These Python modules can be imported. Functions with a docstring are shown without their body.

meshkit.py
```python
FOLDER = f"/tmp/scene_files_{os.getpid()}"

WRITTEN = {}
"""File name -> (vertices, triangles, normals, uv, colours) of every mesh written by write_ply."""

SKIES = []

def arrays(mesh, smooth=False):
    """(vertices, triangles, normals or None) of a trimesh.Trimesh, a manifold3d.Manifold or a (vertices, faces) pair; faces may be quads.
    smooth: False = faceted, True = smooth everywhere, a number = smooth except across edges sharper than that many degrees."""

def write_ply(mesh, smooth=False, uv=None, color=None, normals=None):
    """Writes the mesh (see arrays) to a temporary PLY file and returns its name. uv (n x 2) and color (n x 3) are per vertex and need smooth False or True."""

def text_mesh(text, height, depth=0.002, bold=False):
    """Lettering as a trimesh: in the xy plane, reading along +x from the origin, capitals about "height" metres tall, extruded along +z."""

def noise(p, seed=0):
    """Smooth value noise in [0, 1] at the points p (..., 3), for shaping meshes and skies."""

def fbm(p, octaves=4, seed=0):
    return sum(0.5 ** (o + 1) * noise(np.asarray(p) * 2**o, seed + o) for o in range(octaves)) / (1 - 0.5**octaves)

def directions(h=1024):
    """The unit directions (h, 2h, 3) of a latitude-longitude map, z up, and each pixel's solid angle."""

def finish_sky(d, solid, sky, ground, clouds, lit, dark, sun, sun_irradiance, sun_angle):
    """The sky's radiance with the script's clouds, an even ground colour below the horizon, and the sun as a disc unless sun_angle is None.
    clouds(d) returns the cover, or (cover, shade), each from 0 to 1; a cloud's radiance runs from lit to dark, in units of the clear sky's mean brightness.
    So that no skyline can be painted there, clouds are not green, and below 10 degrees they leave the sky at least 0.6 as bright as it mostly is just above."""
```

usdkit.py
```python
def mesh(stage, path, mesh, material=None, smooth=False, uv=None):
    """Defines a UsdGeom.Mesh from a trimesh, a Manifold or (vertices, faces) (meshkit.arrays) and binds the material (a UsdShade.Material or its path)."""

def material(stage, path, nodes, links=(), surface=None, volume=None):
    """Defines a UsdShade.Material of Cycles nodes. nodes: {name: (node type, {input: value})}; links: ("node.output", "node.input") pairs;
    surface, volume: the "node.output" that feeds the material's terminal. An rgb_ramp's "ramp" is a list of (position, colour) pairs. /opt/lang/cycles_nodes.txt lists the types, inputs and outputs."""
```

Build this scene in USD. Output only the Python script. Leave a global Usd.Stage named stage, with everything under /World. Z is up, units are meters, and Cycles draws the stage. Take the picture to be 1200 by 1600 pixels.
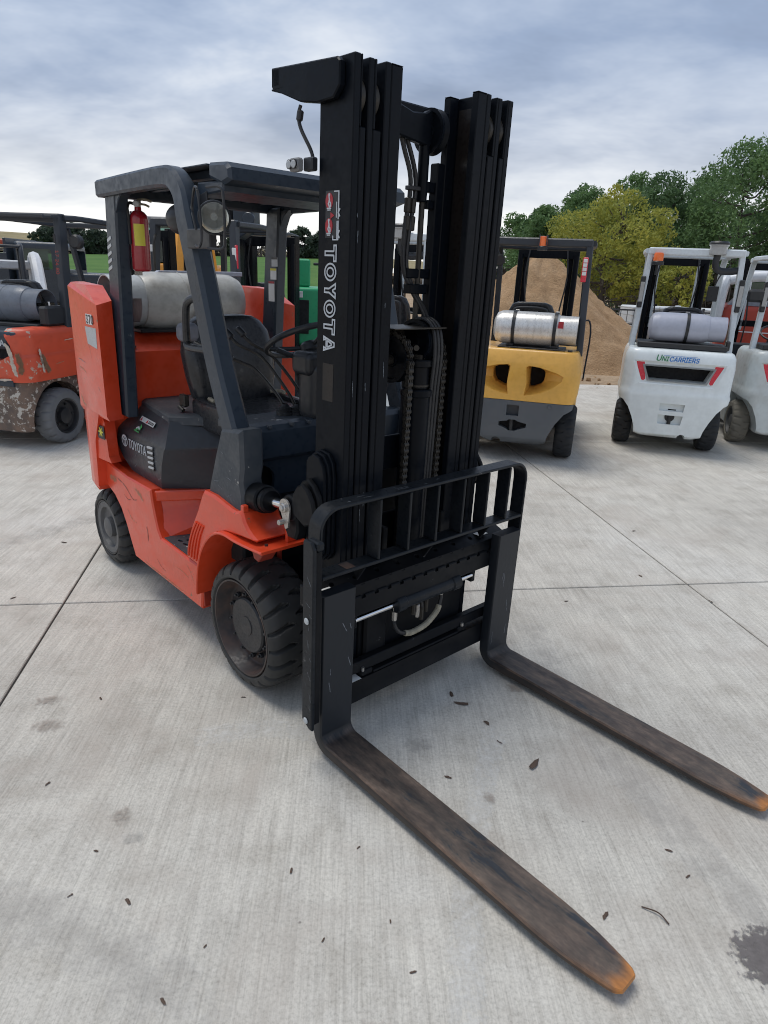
import math, random
import numpy as np
import trimesh
import manifold3d as m3
from shapely.geometry import Polygon, LineString, Point
from shapely import affinity
from shapely.ops import unary_union
import usdkit, meshkit
from pxr import Usd, UsdGeom, UsdLux, UsdShade, Gf, Sdf, Vt

stage = Usd.Stage.CreateInMemory()
UsdGeom.SetStageUpAxis(stage, 'Z')
UsdGeom.SetStageMetersPerUnit(stage, 1.0)
world = UsdGeom.Xform.Define(stage, '/World')
stage.SetDefaultPrim(world.GetPrim())
UsdGeom.Scope.Define(stage, '/World/Looks')

# ---------------------------------------------------------------- camera, sky, sun, exposure
EXPOSURE = 0.42
CAM_H, CAM_F, CAM_PITCH, CAM_ROLL = 1.7376, 1039.19, 0.3458, 0.0462
cam = UsdGeom.Camera.Define(stage, '/World/camera')
fw = np.array([0, math.cos(CAM_PITCH), -math.sin(CAM_PITCH)])
up = np.array([0, math.sin(CAM_PITCH), math.cos(CAM_PITCH)])
rt = np.array([1.0, 0, 0])
cr, sr = math.cos(CAM_ROLL), math.sin(CAM_ROLL)
right, above = cr * rt + sr * up, -sr * rt + cr * up
M = Gf.Matrix4d(*[float(x) for x in (*right, 0, *above, 0, *(-fw), 0, 0, 0, CAM_H, 1)])
cam.AddTransformOp().Set(M)
cam.CreateHorizontalApertureAttr(36.0)
cam.CreateFocalLengthAttr(36.0 * CAM_F / 1200)
cam.CreateClippingRangeAttr(Gf.Vec2f(0.05, 5000))
cam.CreateExposureAttr(EXPOSURE)

SUN_EL, SUN_AZ = math.radians(72), math.radians(-60)      # azimuth = atan2(x, y)
SKY_STRENGTH = 0.10
SUN_INTENSITY, SUN_ANGLE = 0.4, 30.0
dome = UsdLux.DomeLight.Define(stage, '/World/sky')
dome.GetPrim().SetCustomDataByKey('kind', 'structure')
dome.GetPrim().SetCustomDataByKey('label', 'grey blue overcast sky, bright along the horizon')
dome.CreateIntensityAttr(1.0)
CLOUD_LIT, CLOUD_DARK, CLOUD_LOW = (6.7, 7.0, 7.4), (2.1, 2.6, 3.6), (8.8, 8.6, 8.2)
sky_mat = usdkit.material(stage, '/World/Looks/sky_look', {
    'geo': ('texture_coordinate', {}),
    'sky': ('sky_texture', {'sky_type': 'single_scattering', 'sun_disc': False, 'sun_elevation': SUN_EL, 'sun_rotation': SUN_AZ}),
    'sep': ('separate_xyz', {}),
    'zc': ('math', {'math_type': 'maximum', 'value2': 0.0}),
    'zo': ('math', {'math_type': 'add', 'value2': 0.26}),
    'px': ('math', {'math_type': 'divide'}),
    'py': ('math', {'math_type': 'divide'}),
    'pv': ('combine_xyz', {'z': 3.7}),
    'map': ('mapping', {'rotation': (0, 0, 0.30), 'scale': (1.05, 1.45, 1.0)}),
    'n1': ('noise_texture', {'scale': 1.7, 'detail': 8.0, 'roughness': 0.55, 'distortion': 0.15}),
    'n2': ('noise_texture', {'scale': 0.55, 'detail': 3.0, 'roughness': 0.5}),
    'nm': ('math', {'math_type': 'multiply_add', 'value2': 0.55}),
    'nn': ('math', {'math_type': 'multiply', 'value2': 0.45}),
    'ramp': ('rgb_ramp', {'ramp': [(0.0, CLOUD_DARK), (0.38, CLOUD_DARK), (0.47, (2.6, 3.25, 4.5)), (0.56, (3.7, 4.35, 5.5)), (0.70, CLOUD_LIT), (1.0, CLOUD_LIT)]}),
    'hz': ('map_range', {'range_type': 'smoothstep', 'from_min': 0.0, 'from_max': 0.36, 'to_min': 0.92, 'to_max': 0.0, 'clamp': True}),
    'hzn': ('math', {'math_type': 'multiply_add', 'value2': 1.5, 'value3': -0.78}),
    'hza': ('math', {'math_type': 'add', 'use_clamp': True}),
    'hzm': ('math', {'math_type': 'multiply', 'use_clamp': True}),
    'low': ('mix', {'color2': CLOUD_LOW}),
    'cov': ('mix', {'fac': 0.93}),
    'bg': ('background_shader', {'strength': SKY_STRENGTH}),
}, [('geo.generated', 'sep.vector'), ('sep.z', 'zc.value1'), ('zc.value', 'zo.value1'),
    ('sep.x', 'px.value1'), ('zo.value', 'px.value2'), ('sep.y', 'py.value1'), ('zo.value', 'py.value2'),
    ('px.value', 'pv.x'), ('py.value', 'pv.y'), ('pv.vector', 'map.vector'), ('map.vector', 'n1.vector'), ('map.vector', 'n2.vector'),
    ('n1.fac', 'nm.value1'), ('n2.fac', 'nn.value1'), ('nn.value', 'nm.value3'), ('nm.value', 'ramp.fac'),
    ('zc.value', 'hz.value'), ('n1.fac', 'hzn.value1'), ('hz.result', 'hza.value1'), ('hzn.value', 'hza.value2'),
    ('hza.value', 'hzm.value1'), ('hz.result', 'hzm.value2'),
    ('ramp.color', 'low.color1'), ('hzm.value', 'low.fac'),
    ('sky.color', 'cov.color1'), ('low.color', 'cov.color2'), ('cov.color', 'bg.color')], surface='bg.background')
UsdShade.MaterialBindingAPI.Apply(dome.GetPrim()).Bind(sky_mat)
sun = UsdLux.DistantLight.Define(stage, '/World/sun')
sun.CreateIntensityAttr(SUN_INTENSITY)
sun.CreateAngleAttr(SUN_ANGLE)
sun.CreateColorAttr(Gf.Vec3f(1.0, 0.96, 0.9))
sun.CreateNormalizeAttr(True)
sun.AddRotateXYZOp().Set(Gf.Vec3f(90 - math.degrees(SUN_EL), 0, 180 - math.degrees(SUN_AZ)))

# ---------------------------------------------------------------- mesh helpers
def tm(v, f):
    return trimesh.Trimesh(np.asarray(v, float), np.asarray(f, int), process=False)

def from_m3(m):
    k = m.to_mesh()
    return tm(k.vert_properties[:, :3], k.tri_verts)

def to_m3(t):
    return m3.Manifold(m3.Mesh(np.asarray(t.vertices, np.float32), np.asarray(t.faces, np.uint32)))

def cat(*ms):
    out = []
    for m in ms:
        out += m if isinstance(m, list) else [m]
    return trimesh.util.concatenate(out)

def hull(pts):
    return from_m3(m3.Manifold.hull_points(np.asarray(pts, np.float64)))

def box(x0, x1, y0, y1, z0, z1, b=0.004):
    lo, hi = np.minimum([x0, y0, z0], [x1, y1, z1]), np.maximum([x0, y0, z0], [x1, y1, z1])
    b = min(b, 0.45 * float((hi - lo).min()))
    if b <= 0:
        return trimesh.creation.box(bounds=[lo, hi])
    pts = []
    for i in (0, 1):
        for j in (0, 1):
            for k in (0, 1):
                c = np.array([(lo, hi)[i][0], (lo, hi)[j][1], (lo, hi)[k][2]])
                s = np.array([1 - 2 * i, 1 - 2 * j, 1 - 2 * k]) * b
                for a in range(3):
                    d = s.copy(); d[a] = 0
                    pts.append(c + d)
    return hull(pts)

def ring_offset(p, b):
    """Moves every vertex of a counter-clockwise ring inwards by b along its mitre."""
    p = np.asarray(p, float)
    a, c = np.roll(p, 1, 0), np.roll(p, -1, 0)
    d1 = (p - a) / np.maximum(np.linalg.norm(p - a, axis=1, keepdims=True), 1e-9)
    d2 = (c - p) / np.maximum(np.linalg.norm(c - p, axis=1, keepdims=True), 1e-9)
    n1, n2 = np.stack([-d1[:, 1], d1[:, 0]], 1), np.stack([-d2[:, 1], d2[:, 0]], 1)
    m = n1 + n2
    m /= np.maximum((m * n1).sum(1, keepdims=True), 0.45)
    return p + m * b

def prism(poly, axis, a, b, bev=0.004):
    """Extrudes a simple polygon given in the two other axes (x: (y,z), y: (x,z), z: (x,y)) from a to b with chamfered ends."""
    p = np.asarray(poly, float)
    if Polygon(p).exterior.is_ccw is False:
        p = p[::-1]
    n = len(p)
    a, b = min(a, b), max(a, b)
    bev = min(bev, 0.45 * (b - a))
    q = ring_offset(p, bev) if bev > 0 else p
    rings = [(q, a), (p, a + bev), (p, b - bev), (q, b)] if bev > 0 else [(p, a), (p, b)]
    v = np.vstack([np.column_stack([r, np.full(n, h)]) for r, h in rings])
    f = []
    for k in range(len(rings) - 1):
        for i in range(n):
            j = (i + 1) % n
            f += [[k * n + i, k * n + j, (k + 1) * n + j], [k * n + i, (k + 1) * n + j, (k + 1) * n + i]]
    top = (len(rings) - 1) * n
    for i, j, k in m3.triangulate([np.asarray(q, np.float64)]).tolist():
        if (q[j][0] - q[i][0]) * (q[k][1] - q[i][1]) - (q[j][1] - q[i][1]) * (q[k][0] - q[i][0]) < 0:
            j, k = k, j
        f += [[top + i, top + j, top + k], [i, k, j]]
    if axis == 'x':
        v = v[:, [2, 0, 1]]
    elif axis == 'y':
        v = v[:, [0, 2, 1]]
        f = [[x[0], x[2], x[1]] for x in f]
    return tm(v, f)

def smooth_path(pts, n=6):
    """Catmull-Rom through the points."""
    p = np.asarray(pts, float)
    q = np.vstack([2 * p[0] - p[1], p, 2 * p[-1] - p[-2]])
    out = []
    for i in range(1, len(q) - 2):
        for t in np.linspace(0, 1, n, endpoint=False):
            out.append(0.5 * (2 * q[i] + (q[i + 1] - q[i - 1]) * t + (2 * q[i - 1] - 5 * q[i] + 4 * q[i + 1] - q[i + 2]) * t * t + (3 * q[i] - q[i - 1] - 3 * q[i + 1] + q[i + 2]) * t ** 3))
    out.append(p[-1])
    return np.array(out)

def sweep(path, section, hint=(0, 0, 1), closed=False, scale=None):
    """Sweeps a 2D section (k x 2) along a path; section x lies along path x hint, y completes it."""
    p, s = np.asarray(path, float), np.asarray(section, float)
    n, k = len(p), len(s)
    t = np.gradient(p, axis=0) if not closed else np.roll(p, -1, 0) - np.roll(p, 1, 0)
    t /= np.maximum(np.linalg.norm(t, axis=1, keepdims=True), 1e-9)
    h = np.asarray(hint, float)
    side = np.cross(t, h)
    bad = np.linalg.norm(side, axis=1) < 1e-3
    if bad.any():
        side[bad] = np.cross(t[bad], np.array([0.3, 0.9, 0.1]))
    side /= np.linalg.norm(side, axis=1, keepdims=True)
    for i in range(1, n):
        if (side[i] * side[i - 1]).sum() < 0:
            side[i] *= -1
    upv = np.cross(side, t)
    sc = np.ones(n) if scale is None else np.asarray(scale, float)
    v = (p[:, None, :] + sc[:, None, None] * (s[None, :, 0, None] * side[:, None, :] + s[None, :, 1, None] * upv[:, None, :])).reshape(-1, 3)
    f = []
    for i in range(n if closed else n - 1):
        i2 = (i + 1) % n
        for j in range(k):
            j2 = (j + 1) % k
            f += [[i * k + j, i * k + j2, i2 * k + j2], [i * k + j, i2 * k + j2, i2 * k + j]]
    if not closed:
        for j in range(1, k - 1):
            f += [[0, j + 1, j], [(n - 1) * k, (n - 1) * k + j, (n - 1) * k + j + 1]]
    m = tm(v, f)
    if m.volume < 0:
        m.invert()
    return m

def circle(r, n=10):
    a = np.arange(n) * 2 * np.pi / n
    return np.stack([r * np.cos(a), r * np.sin(a)], 1)

def rect(w, h, b=0.0):
    w, h = w / 2, h / 2
    if b <= 0:
        return np.array([(-w, -h), (w, -h), (w, h), (-w, h)])
    return np.array([(-w + b, -h), (w - b, -h), (w, -h + b), (w, h - b), (w - b, h), (-w + b, h), (-w, h - b), (-w, -h + b)])

def tube(pts, r, sides=8, n=5, hint=(0, 0, 1), curved=True):
    p = smooth_path(pts, n) if curved and len(pts) > 2 else np.asarray(pts, float)
    return sweep(p, circle(r, sides), hint)

def rod(a, b, r, sides=16, bev=0.0):
    a, b = np.asarray(a, float), np.asarray(b, float)
    d = (b - a) / np.linalg.norm(b - a)
    if bev:
        path = np.array([a, a + d * bev, b - d * bev, b]); sc = np.array([1 - bev / r, 1, 1, 1 - bev / r])
    else:
        path, sc = np.array([a, b]), None
    hint = (0, 0, 1) if abs(d[2]) < 0.9 else (1, 0, 0)
    return sweep(path, circle(r, sides), hint, scale=sc)

def lathe(profile, axis='y', n=48, centre=(0, 0, 0), a0=0.0, a1=2 * np.pi):
    """Revolves (radius, along-axis) pairs; closed profiles are given closed."""
    p = np.asarray(profile, float)
    k = len(p)
    full = abs(a1 - a0 - 2 * np.pi) < 1e-6
    m = n if full else n + 1
    a = a0 + (a1 - a0) * np.arange(m) / n
    v = np.zeros((m, k, 3))
    v[..., 0] = p[None, :, 0] * np.cos(a)[:, None]
    v[..., 1] = p[None, :, 0] * np.sin(a)[:, None]
    v[..., 2] = p[None, :, 1]
    f = []
    for i in range(n):
        i2 = (i + 1) % m
        for j in range(k - 1):
            f += [[i * k + j, i2 * k + j, i2 * k + j + 1], [i * k + j, i2 * k + j + 1, i * k + j + 1]]
    v = v.reshape(-1, 3)
    if axis == 'y':
        v = v[:, [0, 2, 1]] * [1, 1, 1]
        f = [[x[0], x[2], x[1]] for x in f]
    elif axis == 'x':
        v = v[:, [2, 0, 1]]
    m_ = tm(v + np.asarray(centre, float), f)
    return m_

def place(mesh, o, x, y):
    """Moves a mesh drawn in the xy plane so that its origin is at o, its x along x and its y along y."""
    x = np.asarray(x, float); x = x / np.linalg.norm(x)
    y = np.asarray(y, float); y = y - x * (x @ y); y = y / np.linalg.norm(y)
    T = np.eye(4); T[:3, 0], T[:3, 1], T[:3, 2], T[:3, 3] = x, y, np.cross(x, y), o
    m = mesh.copy(); m.apply_transform(T)
    return m

def moved(mesh, d=(0, 0, 0), rz=0.0, s=1.0):
    m = mesh.copy()
    T = trimesh.transformations.rotation_matrix(rz, [0, 0, 1]); T[:3, :3] *= s; T[:3, 3] = d
    m.apply_transform(T)
    return m

def flat(geom, t=0.001):
    """A shapely shape as a thin plate in the xy plane."""
    gs = [g for g in getattr(geom, 'geoms', [geom]) if isinstance(g, Polygon) and g.area > 1e-9]
    return cat([trimesh.creation.extrude_polygon(g, t, engine='earcut') for g in gs])

def loft(sections):
    """Closed solid through rings of equal count (k x 3 each), capped flat at both ends."""
    s = [np.asarray(r, float) for r in sections]
    k = len(s[0])
    v = np.vstack(s + [s[0].mean(0)[None], s[-1].mean(0)[None]])
    f = []
    for i in range(len(s) - 1):
        for j in range(k):
            j2 = (j + 1) % k
            f += [[i * k + j, i * k + j2, (i + 1) * k + j2], [i * k + j, (i + 1) * k + j2, (i + 1) * k + j]]
    c0, c1 = len(v) - 2, len(v) - 1
    for j in range(k):
        j2 = (j + 1) % k
        f += [[c0, j2, j], [c1, (len(s) - 1) * k + j, (len(s) - 1) * k + j2]]
    m = tm(v, f)
    if m.volume < 0:
        m.invert()
    return m

def rrect(x0, x1, y0, y1, r, n=6):
    """Ring of a rounded rectangle in two coordinates; r is one radius or four (x1y1, x0y1, x0y0, x1y0)."""
    rs = (r,) * 4 if np.ndim(r) == 0 else r
    out = []
    for (cx, cy, a, rr) in ((x1, y1, 0, rs[0]), (x0, y1, 90, rs[1]), (x0, y0, 180, rs[2]), (x1, y0, 270, rs[3])):
        sx, sy = (1 if a in (0, 270) else -1), (1 if a in (0, 90) else -1)
        for t in np.linspace(0, 90, n):
            an = math.radians(a + t)
            out.append((cx - sx * rr + rr * math.cos(an), cy - sy * rr + rr * math.sin(an)))
    return np.array(out)

def cushion(x0, x1, y0, y1, z0, z1, r=0.05, rz=0.03):
    """Soft padded block: rounded plan, rounded top and bottom edges."""
    secs = []
    for t in np.linspace(0, 1, 5):
        d = rz * (1 - math.sin(t * math.pi / 2)); z = z0 + rz * (1 - math.cos(t * math.pi / 2))
        p = rrect(x0 + d, x1 - d, y0 + d, y1 - d, max(r - d, 0.005)); secs.append(np.column_stack([p, np.full(len(p), z)]))
    for t in np.linspace(1, 0, 5):
        d = rz * (1 - math.sin(t * math.pi / 2)); z = z1 - rz * (1 - math.cos(t * math.pi / 2))
        p = rrect(x0 + d, x1 - d, y0 + d, y1 - d, max(r - d, 0.005)); secs.append(np.column_stack([p, np.full(len(p), z)]))
    return loft(secs)

# ---------------------------------------------------------------- prim helpers
_names = {}
def fresh(parent, name):
    k = _names.get((parent, name), 0)
    _names[(parent, name)] = k + 1
    return f'{parent}/{name}' if k == 0 else f'{parent}/{name}_{k:03d}'

def tag(prim, label=None, cat_=None, group=None, kind=None):
    for k, v in (('label', label), ('category', cat_), ('group', group), ('kind', kind)):
        if v:
            prim.SetCustomDataByKey(k, v)
    return prim

def thing(name, label, cat_, loc=(0, 0, 0), rz=0.0, group=None, kind=None):
    p = fresh('/World', name)
    x = UsdGeom.Xform.Define(stage, p)
    x.AddTranslateOp().Set(Gf.Vec3d(*map(float, loc)))
    x.AddRotateZOp().Set(math.degrees(rz))
    tag(x.GetPrim(), label, cat_, group, kind)
    return p

def part(parent, name, mesh, mat, smooth=30, label=None):
    p = fresh(parent, name)
    usdkit.mesh(stage, p, mesh, MAT[mat] if isinstance(mat, str) else mat, smooth=smooth)
    if label:
        stage.GetPrimAtPath(p).SetCustomDataByKey('label', label)
    return p

def solo(name, mesh, mat, label, cat_=None, group=None, kind=None, smooth=30, loc=None, rz=0.0):
    p = fresh('/World', name)
    m = usdkit.mesh(stage, p, mesh, MAT[mat], smooth=smooth)
    if loc is not None:
        m.AddTranslateOp().Set(Gf.Vec3d(*map(float, loc)))
        m.AddRotateZOp().Set(math.degrees(rz))
    tag(m.GetPrim(), label, cat_, group, kind)
    return p

def copy_of(src, name, label, loc, rz, group=None):
    p = fresh('/World', name)
    x = UsdGeom.Xform.Define(stage, p)
    r = x.GetPrim()
    r.GetReferences().AddInternalReference(Sdf.Path(src))
    r.SetInstanceable(True)
    x.ClearXformOpOrder()
    x.GetPrim().GetAttribute('xformOp:translate').Set(Gf.Vec3d(*map(float, loc))) if x.GetPrim().HasAttribute('xformOp:translate') else None
    x.GetPrim().GetAttribute('xformOp:rotateZ').Set(math.degrees(rz)) if x.GetPrim().HasAttribute('xformOp:rotateZ') else None
    ops = [UsdGeom.XformOp(x.GetPrim().GetAttribute(n)) for n in ('xformOp:translate', 'xformOp:rotateZ')]
    x.SetXformOpOrder(ops)
    d = stage.GetPrimAtPath(src).GetCustomData()
    tag(r, label, d.get('category'), group or d.get('group'))
    return p
# ---------------------------------------------------------------- materials
MAT = {}
def mk(name, nodes, links, surface='p.BSDF'):
    MAT[name] = usdkit.material(stage, f'/World/Looks/{name}', nodes, links, surface=surface)

def paint(name, c, rough=0.4, dirt=None, amt=0.35, scale=5.0, grime=(0.12, 0.10, 0.085), chips=None, chip_at=0.70, chip_scale=9.0, metallic=0.0, coat=0.0, spec=0.5, bump=0.0, streak=False, rvar=0.12):
    """Worn paint: slow tone changes, a dirt film, optional chips down to another colour, and roughness that varies."""
    n = {'tc': ('texture_coordinate', {}),
         'n1': ('noise_texture', {'scale': scale, 'detail': 6.0, 'roughness': 0.62}),
         'n2': ('noise_texture', {'scale': scale * 7, 'detail': 4.0, 'roughness': 0.6}),
         'r1': ('map_range', {'from_min': 0.42, 'from_max': 0.80, 'to_min': 0.0, 'to_max': amt, 'clamp': True}),
         'd': ('mix', {'color1': c, 'color2': dirt or grime}),
         'tone': ('map_range', {'from_min': 0.3, 'from_max': 0.7, 'to_min': 0.95, 'to_max': 1.04, 'clamp': True}),
         'h': ('hsv', {}),
         'rr': ('map_range', {'from_min': 0.3, 'from_max': 0.7, 'to_min': max(rough - rvar, 0.03), 'to_max': min(rough + rvar, 1), 'clamp': True}),
         'p': ('principled_bsdf', {'metallic': metallic, 'coat_weight': coat, 'coat_roughness': 0.12, 'specular_ior_level': spec})}
    l = [('tc.object', 'n2.vector'), ('n1.fac', 'r1.value'), ('r1.result', 'd.fac'), ('n2.fac', 'tone.value'),
         ('tone.result', 'h.value'), ('d.color', 'h.color'), ('n2.fac', 'rr.value'), ('rr.result', 'p.roughness')]
    if streak:
        n['mp'] = ('mapping', {'scale': (3.0, 3.0, 0.35)}); l += [('tc.object', 'mp.vector'), ('mp.vector', 'n1.vector')]
    else:
        l += [('tc.object', 'n1.vector')]
    last = 'h.color'
    if chips:
        n['n3'] = ('noise_texture', {'scale': chip_scale, 'detail': 8.0, 'roughness': 0.68})
        n['r3'] = ('map_range', {'from_min': chip_at, 'from_max': chip_at + 0.02, 'clamp': True})
        n['c3'] = ('mix', {'color2': chips})
        l += [('tc.object', 'n3.vector'), ('n3.fac', 'r3.value'), ('r3.result', 'c3.fac'), (last, 'c3.color1')]
        last = 'c3.color'
    l.append((last, 'p.base_color'))
    if bump:
        n['b'] = ('bump', {'strength': bump, 'distance': 0.004}); l += [('n2.fac', 'b.height'), ('b.normal', 'p.normal')]
    mk(name, n, l)

ORANGE = (0.66, 0.058, 0.017)
paint('orange_paint', ORANGE, 0.34, dirt=(0.26, 0.06, 0.03), amt=0.30, scale=2.2, chips=(0.22, 0.10, 0.05), chip_at=0.655, chip_scale=8, coat=0.35)
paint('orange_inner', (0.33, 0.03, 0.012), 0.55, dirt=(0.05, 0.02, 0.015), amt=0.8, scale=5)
paint('slate_paint', (0.017, 0.026, 0.038), 0.38, dirt=(0.045, 0.055, 0.065), amt=0.3, scale=4, chips=(0.10, 0.11, 0.115), chip_at=0.685, chip_scale=14)
paint('slate_worn', (0.030, 0.038, 0.047), 0.55, dirt=(0.11, 0.11, 0.11), amt=0.5, scale=9, chips=(0.42, 0.41, 0.38), chip_at=0.635, chip_scale=16)
paint('slate_plastic', (0.019, 0.022, 0.027), 0.42, dirt=(0.042, 0.045, 0.05), amt=0.5, scale=6, bump=0.06)
paint('mast_black', (0.0030, 0.0042, 0.0064), 0.34, dirt=(0.010, 0.0105, 0.0115), amt=0.35, scale=6, chips=(0.045, 0.05, 0.055), chip_at=0.70, chip_scale=18, streak=True, spec=0.11)
paint('mast_track', (0.010, 0.0085, 0.008), 0.36, dirt=(0.024, 0.018, 0.015), amt=0.8, scale=7, streak=True, spec=0.3)
paint('carriage_black', (0.0045, 0.0052, 0.0066), 0.42, spec=0.14, dirt=(0.016, 0.0155, 0.015), amt=0.6, scale=7, chips=(0.07, 0.07, 0.07), chip_at=0.67, chip_scale=13)
paint('backrest_black', (0.007, 0.009, 0.0115), 0.36, spec=0.24, dirt=(0.026, 0.027, 0.029), amt=0.5, scale=9, chips=(0.08, 0.08, 0.08), chip_at=0.665, chip_scale=20)
paint('greasy_steel', (0.030, 0.026, 0.021), 0.42, dirt=(0.012, 0.011, 0.010), amt=0.9, scale=30, metallic=0.35)
paint('bare_steel', (0.50, 0.48, 0.45), 0.32, dirt=(0.22, 0.19, 0.16), amt=0.5, scale=14, metallic=0.9)
paint('chrome_rod', (0.78, 0.78, 0.78), 0.12, amt=0.1, metallic=1.0, rvar=0.05)
paint('tyre_rubber', (0.028, 0.028, 0.027), 0.6, dirt=(0.055, 0.053, 0.050), amt=0.6, scale=7, spec=0.35, bump=0.12)
paint('tyre_dark', (0.016, 0.017, 0.019), 0.62, dirt=(0.05, 0.05, 0.048), amt=0.4, scale=8, spec=0.35)
paint('tyre_dusty', (0.20, 0.185, 0.155), 0.85, dirt=(0.10, 0.095, 0.085), amt=0.5, scale=7, spec=0.2)
paint('tyre_grey', (0.15, 0.155, 0.16), 0.8, dirt=(0.09, 0.09, 0.09), amt=0.5, scale=7, spec=0.2)
paint('rim_rust', (0.020, 0.017, 0.018), 0.5, dirt=(0.095, 0.052, 0.036), amt=0.95, scale=9)
paint('rim_black', (0.012, 0.013, 0.015), 0.45, dirt=(0.05, 0.045, 0.04), amt=0.5, scale=14, chips=(0.22, 0.21, 0.20), chip_at=0.70, chip_scale=26)
paint('rim_grey', (0.10, 0.10, 0.10), 0.55, dirt=(0.05, 0.045, 0.04), amt=0.5, scale=12)
paint('seat_vinyl', (0.010, 0.0105, 0.012), 0.30, dirt=(0.03, 0.03, 0.03), amt=0.3, scale=6, bump=0.05)
paint('seat_scuffed', (0.16, 0.165, 0.19), 0.5, dirt=(0.05, 0.05, 0.055), amt=0.6, scale=16)
paint('black_plastic', (0.014, 0.015, 0.017), 0.42, amt=0.2, dirt=(0.05, 0.05, 0.05))
paint('rubber_hose', (0.012, 0.012, 0.013), 0.5, amt=0.3, dirt=(0.05, 0.05, 0.048), scale=20)
paint('hose_guard', (0.30, 0.27, 0.20), 0.6, dirt=(0.10, 0.085, 0.06), amt=0.7, scale=30)
paint('tank_grey', (0.50, 0.50, 0.47), 0.42, dirt=(0.20, 0.185, 0.16), amt=0.85, scale=9, chips=(0.11, 0.07, 0.05), chip_at=0.70, chip_scale=20, metallic=0.1, bump=0.05)
paint('tank_cap', (0.50, 0.52, 0.52), 0.42, dirt=(0.25, 0.24, 0.22), amt=0.4, scale=9, metallic=0.2)
paint('tank_silver', (0.66, 0.65, 0.62), 0.36, dirt=(0.42, 0.39, 0.34), amt=0.65, scale=8, metallic=0.45, streak=True)
paint('tank_lilac', (0.40, 0.42, 0.49), 0.45, dirt=(0.30, 0.31, 0.35), amt=0.4, scale=6)
paint('tank_slate', (0.16, 0.18, 0.21), 0.40, dirt=(0.08, 0.085, 0.09), amt=0.6, scale=7)
paint('extinguisher_red', (0.30, 0.010, 0.018), 0.28, amt=0.12, coat=0.4)
paint('label_yellow', (0.62, 0.55, 0.06), 0.5, amt=0.15, dirt=(0.3, 0.27, 0.05), scale=40)
paint('label_white', (0.72, 0.72, 0.70), 0.5, amt=0.35, dirt=(0.45, 0.43, 0.40), scale=25)
paint('label_silver', (0.44, 0.46, 0.47), 0.35, amt=0.4, dirt=(0.30, 0.30, 0.29), scale=25)
paint('label_black', (0.012, 0.012, 0.014), 0.45, amt=0.15)
paint('decal_white', (0.46, 0.49, 0.52), 0.45, amt=0.25, dirt=(0.4, 0.4, 0.4), scale=30)
paint('decal_red', (0.36, 0.02, 0.03), 0.45, amt=0.2)
paint('decal_green', (0.05, 0.32, 0.10), 0.45, amt=0.1)
paint('yellow_paint', (0.72, 0.39, 0.070), 0.38, dirt=(0.40, 0.22, 0.05), amt=0.4, scale=3.5, chips=(0.75, 0.6, 0.35), chip_at=0.70, chip_scale=18, coat=0.2)
paint('grey_weight', (0.085, 0.095, 0.105), 0.5, dirt=(0.14, 0.14, 0.14), amt=0.4, scale=4)
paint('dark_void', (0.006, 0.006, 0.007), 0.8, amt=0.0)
paint('guard_black', (0.022, 0.027, 0.034), 0.42, dirt=(0.06, 0.06, 0.06), amt=0.3, scale=5)
paint('white_paint', (0.72, 0.77, 0.77), 0.30, dirt=(0.62, 0.65, 0.63), amt=0.15, scale=1.6, coat=0.3)
paint('white_dusty', (0.58, 0.62, 0.61), 0.38, dirt=(0.24, 0.20, 0.15), amt=0.65, scale=2.2, coat=0.1)
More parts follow.
